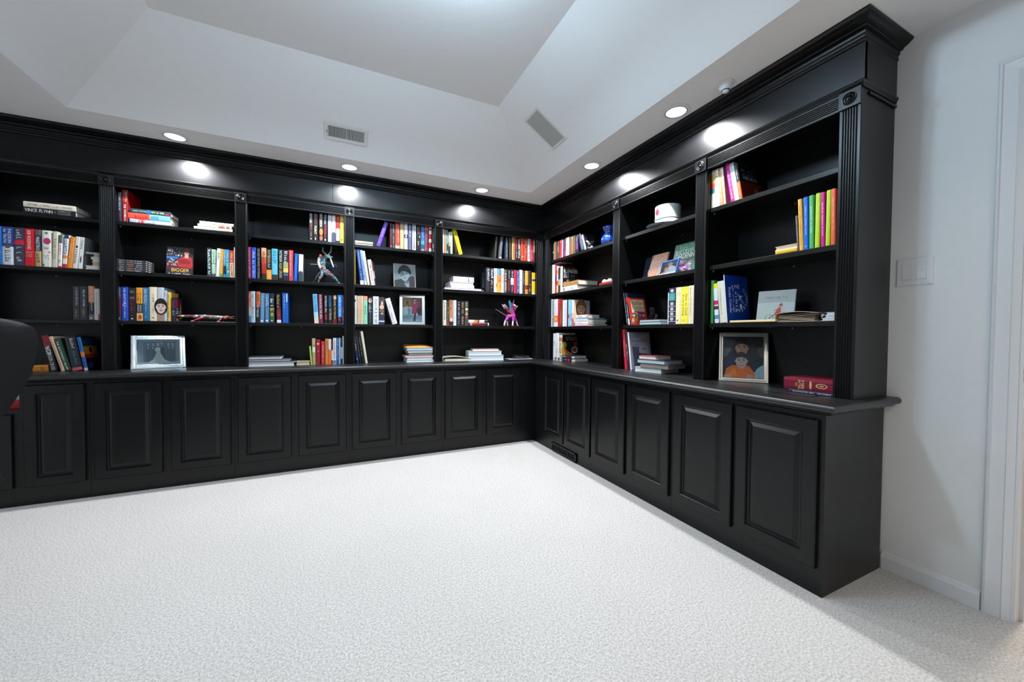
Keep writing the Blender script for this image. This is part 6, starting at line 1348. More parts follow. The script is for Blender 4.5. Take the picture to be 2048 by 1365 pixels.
        D.ell(.25, .3, .3, .3, '7a3c1c'); D.ell(.27, .3, .26, .25, '8e5028')
    elif art == 'garden':
        D.rect(0, 0, 1, 1, '0c6a48'); D.smallprint(.2, .9, .9, .94, 'a8c8b0'); D.words('STEP-BY-STEP', .22, .81, .88, .88, 'a8c8b8'); D.words('SUCCESSFUL', .06, .66, .96, .8, 'e0e8e0'); D.words('GARDENING', .06, .5, .96, .66, 'f0f4f0'); D.rect(.3, .05, .82, .47, '2c3a34')
        rnd = random.Random(2)
        for i in range(34):
            D.ell(.34 + .44 * rnd.random(), .08 + .35 * rnd.random(), .03 + .05 * rnd.random(), .02 + .03 * rnd.random(), rnd.choice(['b878b0', '9a5c98', 'c898c0', '5a7a68', '784878']), 7)
    elif art == 'bicycle':
        D.rect(0, 0, 1, 1, 'a8b0b0'); D.rect(0, 0, 1, .62, 'b8c8cc'); D.words('Celebrating You', .2, .74, .8, .84, '6a5a64'); D.line([(.22, .7), (.78, .7)], .001, '8a7a84')
        for ca in (.36, .78):
            for k in range(18):
                p0, p1 = 2 * math.pi * k / 18, 2 * math.pi * (k + 1) / 18
                D.line([(ca + .11 * math.cos(p0), .14 + .1 * math.sin(p0)), (ca + .11 * math.cos(p1), .14 + .1 * math.sin(p1))], .0018, '2a3440')
            D.ell(ca, .14, .015, .014, '2a3440', 8)
        D.line([(.36, .14), (.5, .26), (.66, .26), (.78, .14)], .0022, '4a3a40'); D.line([(.52, .16), (.5, .3)], .0022, '4a3a40'); D.poly([(.5, .28), (.66, .26), (.64, .46), (.58, .46)], 'b83a3c'); D.line([(.6, .44), (.48, .36)], .004, 'c08070'); D.ell(.63, .51, .045, .04, 'c89078', 10); D.poly([(.58, .53), (.7, .5), (.66, .6)], 'a83038'); D.line([(.58, .28), (.54, .14)], .006, '24405a'); D.ell(.74, .29, .06, .03, '8a4a58', 8)
    elif art == 'man':
        D.rect(0, 0, 1, 1, 'aab8c0'); D.rect(.82, .5, .98, .97, '9aa8b4'); D.poly([(0, 0), (.98, 0), (.98, .5), (.8, .52), (.66, .4), (.3, .36), (.08, .3), (0, .28)], '4a4e54'); D.poly([(.5, 0), (.72, 0), (.7, .28), (.5, .3)], 'b8c4cc'); D.poly([(.46, .2), (.6, 0), (.5, 0), (.4, .15)], '5c666e'); D.poly([(.5, .32), (.7, .3), (.66, .16), (.54, .16)], '7a868e')
        D.head(.5, .57, .3, 'b4c2ca', '20262c', .92, 'curly', False, '6a747c')
        D.poly([(.26, .62), (.4, .74), (.36, .42), (.28, .5)], '8a969e'); D.rect(.4, .5, .46, .6, '5c666e')
    elif art == 'street':
        D.rect(0, 0, 1, 1, 'b8ccd8'); D.rect(0, .6, .55, 1, '8a6038'); D.rect(.08, .62, .42, .9, 'a8784a'); D.rect(.2, .7, .3, .86, '5a3820'); D.rect(.78, .2, .98, 1, '7a3044'); D.rect(.5, .82, .8, 1, '6a5a48'); D.rect(0, .12, 1, .28, '8a9cb4'); D.rect(0, 0, 1, .13, '9ab0c4'); D.rect(.12, .35, .45, .62, 'd0dce0')
        D.poly([(.46, .34), (.52, .78), (.64, .84), (.82, .78), (.86, .66), (.74, .6), (.7, .34)], 'b82458'); D.poly([(.54, .05), (.6, .36), (.68, .36), (.66, .05)], '3a2430'); D.poly([(.56, .75), (.66, .75), (.62, .85)], 'd8b8d8'); D.head(.62, .9, .075, 'c89a84', '241c1c', 1.1, 'long'); D.ell(.82, .48, .12, .14, '20343a'); D.rect(.66, .04, .72, .09, 'd8d0a0')
        D.poly([(.22, .1), (.3, .34), (.26, .52), (.34, .6), (.42, .5), (.38, .3), (.34, .1)], '78a0b0'); D.head(.33, .62, .05, 'c8a08c', '4a3428', 1.1)
    elif art == 'family':
        D.rect(0, 0, 1, 1, '2c3034'); D.rect(0, .5, .2, .72, '6a6c66'); D.rect(.84, .5, 1, .75, '5c5a4c'); D.poly([(.02, 0), (.04, .42), (.16, .62), (.4, .7), (.62, .7), (.86, .6), (1, .4), (1, .2), (.9, 0)], '1c2a40'); D.poly([(.04, .3), (.16, .55), (.3, .5), (.25, .25)], '2c3458')
        D.poly([(.46, .5), (.6, .5), (.58, .62), (.48, .62)], 'b07864'); D.head(.47, .72, .2, 'c48e78', '1e1a1c', .95, 'long')
        D.poly([(.7, 0), (1, 0), (1, .34), (.84, .24)], 'a8c4d0'); D.poly([(.04, 0), (.08, .22), (.24, .3), (.64, .3), (.78, .14), (.78, 0)], 'f07024'); D.poly([(.1, .06), (.3, .24), (.36, .05)], 'f8923c'); D.rect(.4, .22, .54, .32, 'd0a090'); D.head(.46, .41, .18, 'd4b0ac', '3a2a2c', 1.0, 'short'); D.ell(.12, .03, .1, .05, 'e0b0a0'); D.ell(.66, .05, .09, .05, 'c8a098')
    elif art == 'wedding':
        D.rect(0, 0, 1, 1, '7c8e9c'); D.rect(.14, .08, .9, .92, '5c6e80'); D.rect(0, 0, 1, .1, 'a8b4b8')
        for x in (.25, .36, .72, .82):
            D.poly([(x - .06, .1), (x + .06, .1), (x + .045, .66), (x - .045, .66)], '48586a'); D.ell(x, .8, .022, .06, 'a8b4ba', 10); D.poly([(x - .02, .62), (x + .02, .62), (x, .74)], 'a0acb4')
        D.poly([(.52, .1), (.66, .1), (.63, .68), (.54, .68)], '3c4a58'); D.ell(.565, .84, .022, .06, 'a8b4ba', 10)
        D.poly([(.22, .05), (.78, .05), (.62, .2), (.53, .46), (.52, .68), (.43, .68), (.44, .46), (.36, .2)], 'b8c4c4'); D.ell(.475, .8, .03, .07, 'b8b8b8', 10); D.ell(.475, .62, .06, .05, 'c8d0d0', 10); D.ell(.43, .58, .03, .05, 'd0d8d8', 8)
    elif art == 'hug':
        D.rect(0, 0, 1, 1, '3a302e'); D.rect(0, .72, 1, 1, '4a4a5c'); D.poly([(.3, 0), (.34, .45), (.6, .66), (.92, .5), (.96, 0)], 'dcdce8'); D.head(.55, .76, .17, 'c89488', 'a88a7c', 1.0); D.head(.36, .36, .16, 'e0b0a0', 'c8a088', 1.0); D.poly([(0, 0), (.2, .0), (.36, .2), (.3, .24)], 'd08878')

def make_book(row, F):
    kind, bay, sh, u, z, T, H, W, ang, s, bands, texts, cov, extra, label = row
    lying = kind == 'L'
    T0 = T
    mb = MB()
    bl = bands_of(bands)
    dom = max(bl, key=lambda b: b[1] - b[0])[2]
    face_mode = extra if lying else None
    art = extra if not lying else None
    cc = lin(cov) if cov else lin(dom)
    th = min(0.0024, T * 0.18)
    ox = -T if (not lying and ang > 0) else 0.0
    # spine: three facets per colour band, slightly rounded
    bulge = min(0.0022, T * 0.12)
    xs = [0, T * 0.22, T * 0.78, T]
    ys = [0.0, -bulge, -bulge, 0.0]
    for (v0, v1, c) in bl:
        za, zb = H * (1 - v1), H * (1 - v0)
        for k in range(3):
            mb.face([(ox + xs[k], ys[k], za), (ox + xs[k + 1], ys[k + 1], za), (ox + xs[k + 1], ys[k + 1], zb), (ox + xs[k], ys[k], zb)], lin(c))
    for zz, up in ((0.0, False), (H, True)):
        c = lin(bl[0][2] if up else bl[-1][2])
        q = [(ox + xs[k], ys[k], zz) for k in range(4)] + [(ox + T, 0.002, zz), (ox, 0.002, zz)]
        mb.face(q if up else q[::-1], c)
    mb.face([(ox + th, 0.002, 0), (ox + T - th, 0.002, 0), (ox + T - th, 0.002, H), (ox + th, 0.002, H)][::-1], cc)
    mb.box(ox, ox + th, 0.0, W, 0, H, cc)
    mb.box(ox + T - th, ox + T, 0.0, W, 0, H, cc)
    bk = mb.build('book', M['jacket'])
    pc = lin(dom) if (lying and face_mode == 'P') else lin('d8d0c0')
    mb = MB(); mb.box(ox + th, ox + T - th, 0.0022, W - 0.004, 0.003, H - 0.003, pc)
    mb.build('pages', M['paper'], bk)
    # lettering on the spine
    if texts:
        D = Decal((ox, -bulge, 0), (T, 0, 0), (0, 0, H), (0, -1, 0))
        for n, tx in enumerate(texts):
            st, c, v0, v1 = tx[:4]
            u0, u1 = (tx[4], tx[5]) if len(tx) > 5 else (0.25, 0.75)
            b0, b1 = 1 - v1, 1 - v0
            sd = hash_id(label) + n
            if st == '~':
                D.smallprint(u0, b0, u1, b1, c, True, sd)
            elif st[0] == '=':
                k = int(st[1:])
                for j in range(k):
                    D.smallprint(.18, b1 - (b1 - b0) * (j + .75) / k, .82, b1 - (b1 - b0) * (j + .2) / k, c, False, sd + j)
            elif st[0] == '#':
                D.rect(u0, b0, u1, b1, c)
            elif st[0] == '@':
                D.ell((u0 + u1) / 2, (b0 + b1) / 2, (u1 - u0) / 2, (b1 - b0) / 2, c, 14)
            elif st == '&face':
                m = (b0 + b1) / 2
                if v1 > .5:
                    D.rect(.02, .0, .98, .22, 'b08070'); D.head(.55, .42, .2, 'd0b8b0', '241c1c', 4.6, 'long', False, 'a04850')
                else:
                    D.ell(.5, m, .36, .09, 'd8b8a8'); D.ell(.6, m + .03, .2, .02, '2a2024'); D.ell(.55, m - .05, .14, .012, 'a04848')
            elif st == '&tri':
                D.poly([(.5, b0), (.9, b0), (.7, b1)], c)
            elif st[0] == '|':
                ux, uy = Vector((1, 0, 0)), Vector((0, 0, 1))
                D.text(st[1:], D.X * u0 + D.Y * b0, ux, uy, (u1 - u0) * T, (b1 - b0) * H, c)
            else:
                D.words(st, u0, b0, u1, b1, c, True)
        D.build('lettering', M['print'], bk)
    if art:
        if art == 'figure':
            D = Decal((ox, W, 0), (0, -W, 0), (0, 0, H), (-1, 0, 0))
        else:
            D = Decal((ox + T, 0.004, 0), (0, W - 0.004, 0), (0, 0, H), (1, 0, 0))
        cover_art(D, art)
        D.build('cover_print', M['print'], bk)
    if lying:
        if face_mode == 'P':
            Lm = Matrix.Translation((u, s + W, z)) @ Matrix.Rotation(rad(180 + ang), 4, 'Z') @ Matrix.Rotation(rad(-90), 4, 'Y')
        else:
            Lm = Matrix.Translation((u + H, s, z)) @ Matrix.Rotation(rad(ang), 4, 'Z') @ Matrix.Rotation(rad(-90), 4, 'Y')
    else:
        Lm = Matrix.Translation((u, s, z + 0.0003)) @ Matrix.Rotation(rad(ang), 4, 'Y')
    bk.matrix_world = F @ Lm
    shn = {'1': 'top shelf', '2': 'second shelf', '3': 'third shelf', '4': 'countertop'}[sh]
    tag(bk, label, 'book', ('books lying on the ' if lying else 'books standing on the ') + shn + ' of the ' + BAYN[bay])
    return bk
def hash_id(s):
    h = 7
    for ch in s:
        h = (h * 31 + ord(ch)) % 100003
    return h
BAYN = {'B1': 'bay behind the chair', 'B2': 'lizard bay', 'B3': 'horned-figurine bay', 'B4': 'portrait bay', 'B5': 'winged-figurine bay', 'R1': 'blue-vase bay', 'R2': 'floral-cup bay', 'R3': 'end bay'}
_chars = set('THE COMMISSARY Recipe Calendar Italian Cooking BLENDER COOK BOOK Georges Perrier Le Bec-Fin BIGGER The Art of STEP-BY-STEP SUCCESSFUL GARDENING Celebrating You THE LOST')
for r in BOOKS:
    for tx in r[11]:
        _chars |= set(tx[0].lstrip('|'))
load_glyphs(''.join(_chars))
for r in BOOKS:
    make_book(r, FB if r[1][0] == 'B' else FR)

# ------------------------------------------------------------------ framed pictures and face-out books
def leaning(name, label, cat, F, u, d, z, yaw, tilt):
    m = F @ Matrix.Translation((u, d, z)) @ Matrix.Rotation(rad(yaw), 4, 'Z') @ Matrix.Rotation(rad(-tilt), 4, 'X')
    return empty(name, label=label, cat=cat, matrix=m)
def picture_frame(label, F, u, d, z, yaw, tilt, w, h, bw, art, fm, depth=0.014, lip=None, group='framed photographs on the shelves'):
    t = leaning('picture_frame', label, 'picture frame', F, u, d, z, yaw, tilt)
    tag(t, group=group)
    mb = MB()
    P = lambda a, o, b: (a, depth - o, b)
    rings_rect(mb, [(0, 0), (0, depth * .7), (bw * .12, depth), (bw * .45, depth * 1.02), (bw * .55, depth * .92), (bw * .85, depth * .92), (bw, depth * .62)], -w / 2, w / 2, 0, h, P, close=False)
    mb.build('frame', M[fm], t, 25)
    mb = MB(); mb.box(-w / 2 + .001, w / 2 - .001, depth - .002, depth, .001, h - .001); mb.build('backing_board', M['dark'], t)
    D = Decal((-w / 2 + bw * .9, depth * 0.5, bw * .9), (w - 1.8 * bw, 0, 0), (0, 0, h - 1.8 * bw), (0, -1, 0))
    cover_art(D, art)
    D.build('photograph', M['print'], t)
    mb = MB(); mb.box(-w / 2 + bw * .95, w / 2 - bw * .95, depth * .38, depth * .42, bw * .95, h - bw * .95); mb.build('glass', M['glass'], t)
    st = 0.62 * h
    mb = MB(); mb.loft([[(-.02, depth, st), (.02, depth, st), (.02, depth + .004, st), (-.02, depth + .004, st)], [(-.025, depth + st * .26, .035), (.025, depth + st * .26, .035), (.025, depth + st * .26 + .004, .035), (-.025, depth + st * .26 + .004, .035)]])
    mb.build('easel_back', M['plastic'], t)
    return t
M['silverleaf'] = mat('etched_silver', (0.66, 0.70, 0.72), rough=0.22, metal=0.85, bump=0.5, bscale=60)
M['thinwood'] = mat('thin_bronze_frame', (0.30, 0.22, 0.17), rough=0.35, metal=0.4)
M['bluemetal'] = mat('blue_enamel', (0.03, 0.10, 0.34), rough=0.18, spec=0.7)
picture_frame('wide silver frame with a bridal party photograph, on the countertop', FB, -3.020, 0.060, HC, 20, 15, 0.302, 0.255, 0.036, 'wedding', 'silverleaf', 0.012)
picture_frame('thin-framed monochrome portrait of a curly-haired man, on the second shelf', FB, -1.240, 0.075, 1.517, 0, 9, 0.205, 0.232, 0.009, 'man', 'thinwood')
picture_frame('silver frame with woman in pink coat and child, on the third shelf', FB, -1.172, 0.070, 1.167, -8, 10, 0.238, 0.298, 0.030, 'street', 'chrome')
picture_frame('small blue frame with a person hugging a child, on the second shelf', FR, 1.446, 0.042, 1.517, -4, 17, 0.167, 0.108, 0.012, 'hug', 'bluemetal')
picture_frame('large silver frame with a woman and boy in orange, on the countertop', FR, 1.947, 0.135, HC, 36, 13, 0.258, 0.306, 0.027, 'family', 'chrome', 0.018)

def faceout(label, F, u, d, z, yaw, tilt, w, h, th, col, art, edge='d8d4c8'):
    t = leaning('book', label, 'book', F, u, d, z, yaw, tilt)
    mb = MB(); mb.box(-w / 2, w / 2, 0, .002, 0, h, lin(col)); mb.box(-w / 2, w / 2, th - .002, th, 0, h, lin(col)); mb.box(-w / 2, -w / 2 + .002, .002, th - .002, 0, h, lin(col)); mb.build('cover', M['jacket'], t)
    mb = MB(); mb.box(-w / 2 + .002, w / 2 - .003, .002, th - .002, .002, h - .002, lin(edge)); mb.build('pages', M['paper'], t)
    if art:
        D = Decal((-w / 2, 0, 0), (w, 0, 0), (0, 0, h), (0, -1, 0)); cover_art(D, art); D.build('cover_print', M['print'], t)
    tag(t, group='books standing face-out')
    return t
faceout('face-out memoir with person in red poncho and gold title, on the second shelf', FB, -2.898, 0.06, 1.517, 3, 8, 0.156, 0.216, 0.018, '2c2630', 'bigger')
faceout('copper-coloured book leaning face-out behind the small blue frame', FR, 1.283, 0.105, 1.517, -2, 15, 0.165, 0.190, 0.012, '9a5c28', 'copper')
faceout('green gardening book leaning face-out behind the small blue frame', FR, 1.525, 0.105, 1.517, -2, 13, 0.212, 0.222, 0.012, '0c6a48', 'garden')
faceout('dark teal book leaning face-out behind the copper-coloured one', FR, 1.185, 0.135, 1.517, -2, 13, 0.14, 0.185, 0.014, '12283a', None)
faceout('white book leaning behind the green gardening book', FR, 1.612, 0.135, 1.517, 0, 11, 0.185, 0.205, 0.012, 'd8d8dc', None)
faceout('square pale grey gift book with cyclist, leaning on the third shelf', FR, 2.118, 0.130, 1.167, 12, 11, 0.178, 0.182, 0.014, 'b0b8b8', 'bicycle')

# open album lying on the third shelf of the end bay, dark rosette beside it
t = empty('book', label='open album of worn sheets lying on the third shelf by the cyclist book', cat='book', matrix=FR @ Matrix.Translation((2.275, 0.085, 1.1673)))
mb = MB()
top = [(-0.088 + 0.176 * k / 8, 0.040 + 0.008 * math.sin(math.pi * k / 8)) for k in range(9)]
mb.loft([[(x, y, zt + 0.002) for x, zt in top] + [(x, y, zt) for x, zt in reversed(top)] for y in (-0.06, 0.13)], lin('c8b0a0'))
mb.build('upper_cover', M['jacket'], t, 30)
mb = MB(); mb.box(-0.090, 0.088, -0.06, 0.13, 0, 0.002, lin('b89c88')); mb.build('lower_cover', M['jacket'], t)
for j in range(6):
    z0 = 0.004 + j * 0.006
    mb = MB()
    pr = [(-0.08 + 0.166 * k / 6, z0 + 0.003 * math.sin(math.pi * k / 6 + j)) for k in range(7)]
    mb.loft([[(x, y, zt + 0.0022) for x, zt in pr] + [(x, y, zt) for x, zt in reversed(pr)] for y in (-0.055 + 0.002 * j, 0.12)], lin(['b8a890', '8a7a64', 'c8b8a4', '9a8468', 'c0b4a4', 'a89880'][j]))
    mb.build('page', M['paper'], t, 30)
mb = MB(); mb.loft([[(-0.092, y, 0.0), (-0.094, y, 0.02), (-0.088, y, 0.042), (-0.085, y, 0.04), (-0.09, y, 0.02), (-0.088, y, 0.001)] for y in (-0.06, 0.13)], lin('b8906c')); mb.build('spine', M['jacket'], t, 30)
t = empty('gift_bow', label='dark ribbon bow lying between the open album and white notepads', cat='ribbon', matrix=FR @ Matrix.Translation((2.378, 0.09, 1.1673)))
for k in range(7):
    a = 2 * math.pi * k / 7
    mb = MB()
    mb.loft([[(0.004 * math.cos(a + .5), 0.004 * math.sin(a + .5), 0.012), (0.004 * math.cos(a - .5), 0.004 * math.sin(a - .5), 0.012)], [(0.022 * math.cos(a + .5), 0.022 * math.sin(a + .5), 0.034), (0.022 * math.cos(a - .5), 0.022 * math.sin(a - .5), 0.034)], [(0.034 * math.cos(a + .35), 0.034 * math.sin(a + .35), 0.018), (0.034 * math.cos(a - .35), 0.034 * math.sin(a - .35), 0.018)], [(0.02 * math.cos(a + .3), 0.02 * math.sin(a + .3), 0.002), (0.02 * math.cos(a - .3), 0.02 * math.sin(a - .3), 0.002)]], lin('241e1c'), False, False)
    o = mb.build('loop', M['jacket'], t, 60)

# envelope on the magazine pile, binder, plastic-wrapped thing, brown roll, ribbon
t = empty('envelope', label='padded orange-brown envelope on top of the white magazine pile', cat='envelope', matrix=FB @ Matrix.Translation((-1.118, 0.03, 0.9519)))
mb = MB()
for (nx, ny) in [(12, 8)]:
    vs = []; fs = []
    for j in range(ny + 1):
        for i in range(nx + 1):
            a, b = i / nx, j / ny
            zz = 0.004 + 0.016 * (math.sin(math.pi * a) * math.sin(math.pi * b)) ** 0.5 + 0.0025 * math.sin(9 * a + 4 * b)
            vs.append((-0.125 + 0.25 * a + 0.02 * (0.5 - abs(a - .5)) * 0, -0.005 + 0.19 * b, zz))
    n = len(vs)
    vs += [(x, y, 0.0005) for x, y, z in vs]
    for j in range(ny):
        for i in range(nx):
            k = j * (nx + 1) + i
            fs.append((k, k + 1, k + nx + 2, k + nx + 1)); fs.append((n + k + nx + 1, n + k + nx + 2, n + k + 1, n + k))
    for i in range(nx):
        fs.append((n + i, n + i + 1, i + 1, i)); q = ny * (nx + 1) + i; fs.append((q, q + 1, n + q + 1, n + q))
    for j in range(ny):
        q = j * (nx + 1); fs.append((q, q + nx + 1, n + q + nx + 1, n + q)); q += nx; fs.append((q + nx + 1, q, n + q, n + q + nx + 1))
    mb.mesh(vs, fs, lin('e09c48'))
mb.build('pouch', M['jacket'], t, 60)
mb = MB(); mb.loft([[(-0.125, 0.187, 0.006), (0.125, 0.187, 0.006)], [(-0.12, 0.13, 0.0225), (0.12, 0.13, 0.0225)], [(-0.118, 0.128, 0.0205), (0.118, 0.128, 0.0205)]], lin('d08c3c'), False, False); mb.build('flap', M['jacket'], t)

t = empty('binder', label='cream ring binder lying half open near the corner upright', cat='binder', matrix=FB @ Matrix.Translation((-0.745, 0.03, HC)) @ Matrix.Rotation(rad(-4), 4, 'Z'))
mb = MB()
cv = [(-0.14 + 0.29 * k / 10, 0.034 + 0.014 * math.sin(math.pi * k / 10) - 0.014 * (k / 10)) for k in range(11)]
mb.loft([[(x, y, zt + 0.003) for x, zt in cv] + [(x, y, zt) for x, zt in reversed(cv)] for y in (0, 0.2)], lin('e8e0cc')); mb.build('upper_cover', M['jacket'], t, 40)
mb = MB(); mb.box(-0.14, 0.145, 0, 0.2, 0.0005, 0.003, lin('e0d8c4')); mb.build('lower_cover', M['jacket'], t)
mb = MB(); mb.box(-0.142, -0.138, 0, 0.2, 0.0005, 0.036, lin('e0d8c4')); mb.build('spine', M['jacket'], t)
mb = MB(); mb.box(-0.118, 0.13, 0.004, 0.195, 0.004, 0.021, lin('dcd6c8')); mb.build('pages', M['paper'], t)

t = empty('wrapped_parcel', label='crumpled glossy black film bundle lying on white paper near the corner', cat='bundle', matrix=FB @ Matrix.Translation((0.005, 0.115, HC + 0.0026)))
mb = MB()
rnd = random.Random(11)
rings = []
prof = [(-0.115, .012, .006), (-0.105, .03, .02), (-0.09, .045, .046), (-0.075, .05, .054), (-0.055, .052, .050), (-0.02, .055, .049), (0.03, .056, .046), (0.06, .054, .043), (0.085, .048, .036), (0.105, .035, .018), (0.118, .012, .006)]
for (x, hw, hh) in prof:
    ring = []
    for k in range(12):
        a = math.pi * 2 * k / 12
        q = 1 + rnd.uniform(-.13, .13)
        ring.append((x + rnd.uniform(-.004, .004), hw * math.cos(a) * q, max(0.0005, hh * .5 + hh * .5 * math.sin(a) * q)))
    rings.append(ring)
mb.loft(rings); mb.build('film', M['gloss'], t, 25)
mb = MB(); mb.box(-0.17, 0.11, -0.075, 0.06, -0.0022, 0.0002, lin('d8dce0'))
o = mb.build('paper_sheet', M['paper']); o.matrix_world = t.matrix_world.copy(); tag(o, 'white paper sheet lying under the glossy black bundle', 'paper')

t = empty('brown_slab', label='small brown slab resting across the tops of the slim cookbooks', cat='brown_item', matrix=FR @ Matrix.Translation((0.005, 0.13, 1.8235)))  # unidentified brown object, given a plain slab shape
mb = MB(); mb.bevel_box(-0.065, 0.065, -0.09, 0.06, 0, 0.016, 0.004); mb.build('slab', mat('matte_brown', (0.16, 0.10, 0.07), rough=0.85, bump=0.4, bscale=200), t, 50)

# ------------------------------------------------------------------ vessels and small ornaments
t = empty('vase', label='cobalt blue glass vase with fluted neck on the top shelf', cat='vase', matrix=FR @ Matrix.Translation((0.735, 0.12, 1.868)))
mb = MB()
rings = []
for (r, z, fl) in [(0.035, 0, 0), (0.052, 0.004, 0), (0.066, 0.025, .04), (0.071, 0.045, .06), (0.066, 0.07, .05), (0.05, 0.095, .02), (0.040, 0.112, 0), (0.042, 0.125, 0), (0.052, 0.142, .02), (0.058, 0.155, .04), (0.056, 0.166, .04), (0.050, 0.172, .03), (0.046, 0.171, .03), (0.048, 0.155, .0), (0.036, 0.12, 0), (0.04, 0.09, 0)]:
    rings.append([(r * (1 + fl * math.cos(10 * 2 * math.pi * k / 60)) * math.cos(2 * math.pi * k / 60), r * (1 + fl * math.cos(10 * 2 * math.pi * k / 60)) * math.sin(2 * math.pi * k / 60), z) for k in range(60)])
mb.loft(rings); mb.build('body', M['blueglass'], t, 60)

t = empty('cup', label='oversized white china cup with a red rose, upside down on its saucer', cat='cup', matrix=FR @ Matrix.Translation((1.388, 0.11, 1.8725)))
C_ = lin('c8d0cc')
mb = MB(); mb.lathe([(0.068, 0.012), (0.083, 0.016), (0.087, 0.06), (0.088, 0.13), (0.086, 0.140), (0.07, 0.144), (0.0, 0.145)], n=40, col=C_); mb.lathe([(0.084, 0.044), (0.0895, 0.046), (0.0895, 0.05), (0.086, 0.052)], n=40, col=lin('b8c0bc')); mb.build('bowl', M['china'], t, 40)
def around(D_col, a0, zc, rw, rh, n=10):
    mb = MB(); r = 0.0892
    pts = [(a0 + rw * math.cos(2 * math.pi * k / n), zc + rh * math.sin(2 * math.pi * k / n)) for k in range(n)]
    mb.face([(r * math.cos(a), r * math.sin(a), z) for a, z in pts], lin(D_col))
    return mb
vw = rad(-130)
for nm, c, a, zc, rw, rh in (('rose_motif', '8a1838', vw + .52, .095, .22, .022), ('rose_motif', 'a82c50', vw + .62, .098, .1, .014), ('leaf_motif', '4a6a5a', vw - .05, .09, .07, .018), ('leaf_motif', '5a7a6c', vw - .5, .1, .08, .022), ('leaf_motif', '6a8a78', vw - .7, .085, .06, .016)):
    mb = around(c, a, zc, rw, rh)
    mb.build(nm, M['print'], t)
s_ = empty('saucer', label='pale grey china saucer under the upside-down floral cup', cat='saucer', matrix=FR @ Matrix.Translation((1.340, 0.125, 1.8683)))
mb = MB(); mb.lathe([(0.05, 0), (0.055, 0.001), (0.09, 0.008), (0.122, 0.020), (0.124, 0.022), (0.12, 0.0225), (0.088, 0.011), (0.05, 0.0045), (0, 0.004)], n=40, col=lin('8a9698')); mb.build('dish', M['china'], s_, 40)

t = empty('tray', label='small red oval tray on the second shelf holding two mint balls', cat='tray', matrix=FR @ Matrix.Translation((0.775, 0.07, 1.5172)))
mb = MB()
rings = []
for (f, z) in [(.9, 0), (1, .004), (1.03, .020), (1.0, .021), (.93, .007), (0.3, .005)]:
    rings.append([(0.094 * f * math.cos(2 * math.pi * k / 32), 0.042 * f * math.sin(2 * math.pi * k / 32), z) for k in range(32)])
mb.loft(rings, lin('c42818')); mb.build('dish', M['paint'], t, 40)
for i, du in enumerate((-0.032, 0.034)):
    mb = MB(); mb.ball((0, 0, 0), 0.0235, 20, 12, lin('b8e4d4'))
    o = mb.build('decorative_ball', M['paint'], None, 60); o.matrix_world = FR @ Matrix.Translation((0.775 + du, 0.07, 1.5172 + 0.0305))
    tag(o, ['mint green ball in the red tray, the one closer to the inner corner', 'mint green ball in the red tray, the one closer to the upright'][i], 'ball', 'mint balls in the red tray')

t = empty('glass_ornament', label='small clear glass ornament with handle behind the red cookbook', cat='ornament', matrix=FR @ Matrix.Translation((1.195, 0.17, 1.2046)))
mb = MB(); mb.lathe([(0.02, 0), (0.026, 0.01), (0.028, 0.03), (0.02, 0.045), (0.014, 0.06), (0.018, 0.085), (0.02, 0.1), (0.017, 0.1), (0.012, 0.07), (0, 0.06)], n=20); mb.build('body', M['glass'], t, 50)
mb = MB(); mb.tube([(0.024, 0, 0.012), (0.045, 0, 0.012), (0.05, 0, 0.03), (0.04, 0, 0.045), (0.024, 0, 0.04)], 0.004, 8); mb.build('handle', M['glass'], t, 60)

# ------------------------------------------------------------------ painted wooden creatures
# long red lizard lying along the third shelf
t = empty('lizard_figurine', (-2.76, 0.275, 1.167), 0, 'long red and grey dotted wooden lizard lying on the third shelf', 'figurine')
lz = spotted('lizard_dots', lin('8a2028'), (lin('e8dcd0'), lin('6a8480')), 42, 0.62)
mb = MB()
mb.tube([(-0.15, 0, .041), (-0.10, .002, .042), (-0.04, 0, .041), (0.02, -.002, .040), (0.07, -.003, .036), (0.105, -.003, .034), (0.125, -.004, .036), (0.145, -.005, .038), (0.160, -.006, .037)], [.0065, .0095, .0125, .0155, .0175, .0165, .013, .0145, .008], 14)
mb.build('body', lz, t, 60)
mb = MB(); mb.tube([(-0.15, 0, .041), (-0.2, .0, .041), (-0.25, .004, .042), (-0.285, .01, .043)], [.006, .0045, .003, .0012], 8, cols=[lin('b87878'), lin('e0b0a0'), lin('f0d8c8')]); mb.build('tail', M['paint'], t, 60)
mb = MB(); mb.ball((0.148, -.005, .038), .0155, 14, 8, lin('d02020'), (1.3, .95, .85)); mb.build('head', M['paint'], t, 60)
for s in (-1, 1):
    mb = MB(); mb.ball((0.150, -.005 + s * .012, .044), .0035, 10, 6, lin('f0e8d8')); mb.build('eye', M['paint'], t, 60)
    mb = MB(); mb.tube([(0.16, -.005, .036 + .003 * s), (0.178, -.006, .037 + .006 * s), (0.197, -.007, .037 + .008 * s)], [.0035, .0022, .001], 6, col=lin('a88858')); mb.build('jaw', M['paint'], t, 60)
for nm, (px, s, ex) in (('leg', (0.0, -1, -.055)), ('leg', (0.0, 1, -.03)), ('leg', (0.115, -1, -.01)), ('leg', (0.115, 1, .005))):
    mb = MB(); mb.tube([(px, s * .008, .034), (px + ex * .5, s * .028, .022), (px + ex, s * .036, .006)], [.008, .006, .0045], 8, col=lin('b03038')); lg = mb.build(nm, M['paint'], t, 60)
    mb = MB(); mb.ball((px + ex - .006, s * .038, .0042), .0042, 10, 6, lin('e0a898'), (2.2, 1.3, 1)); mb.build('foot', M['paint'], lg, 60)

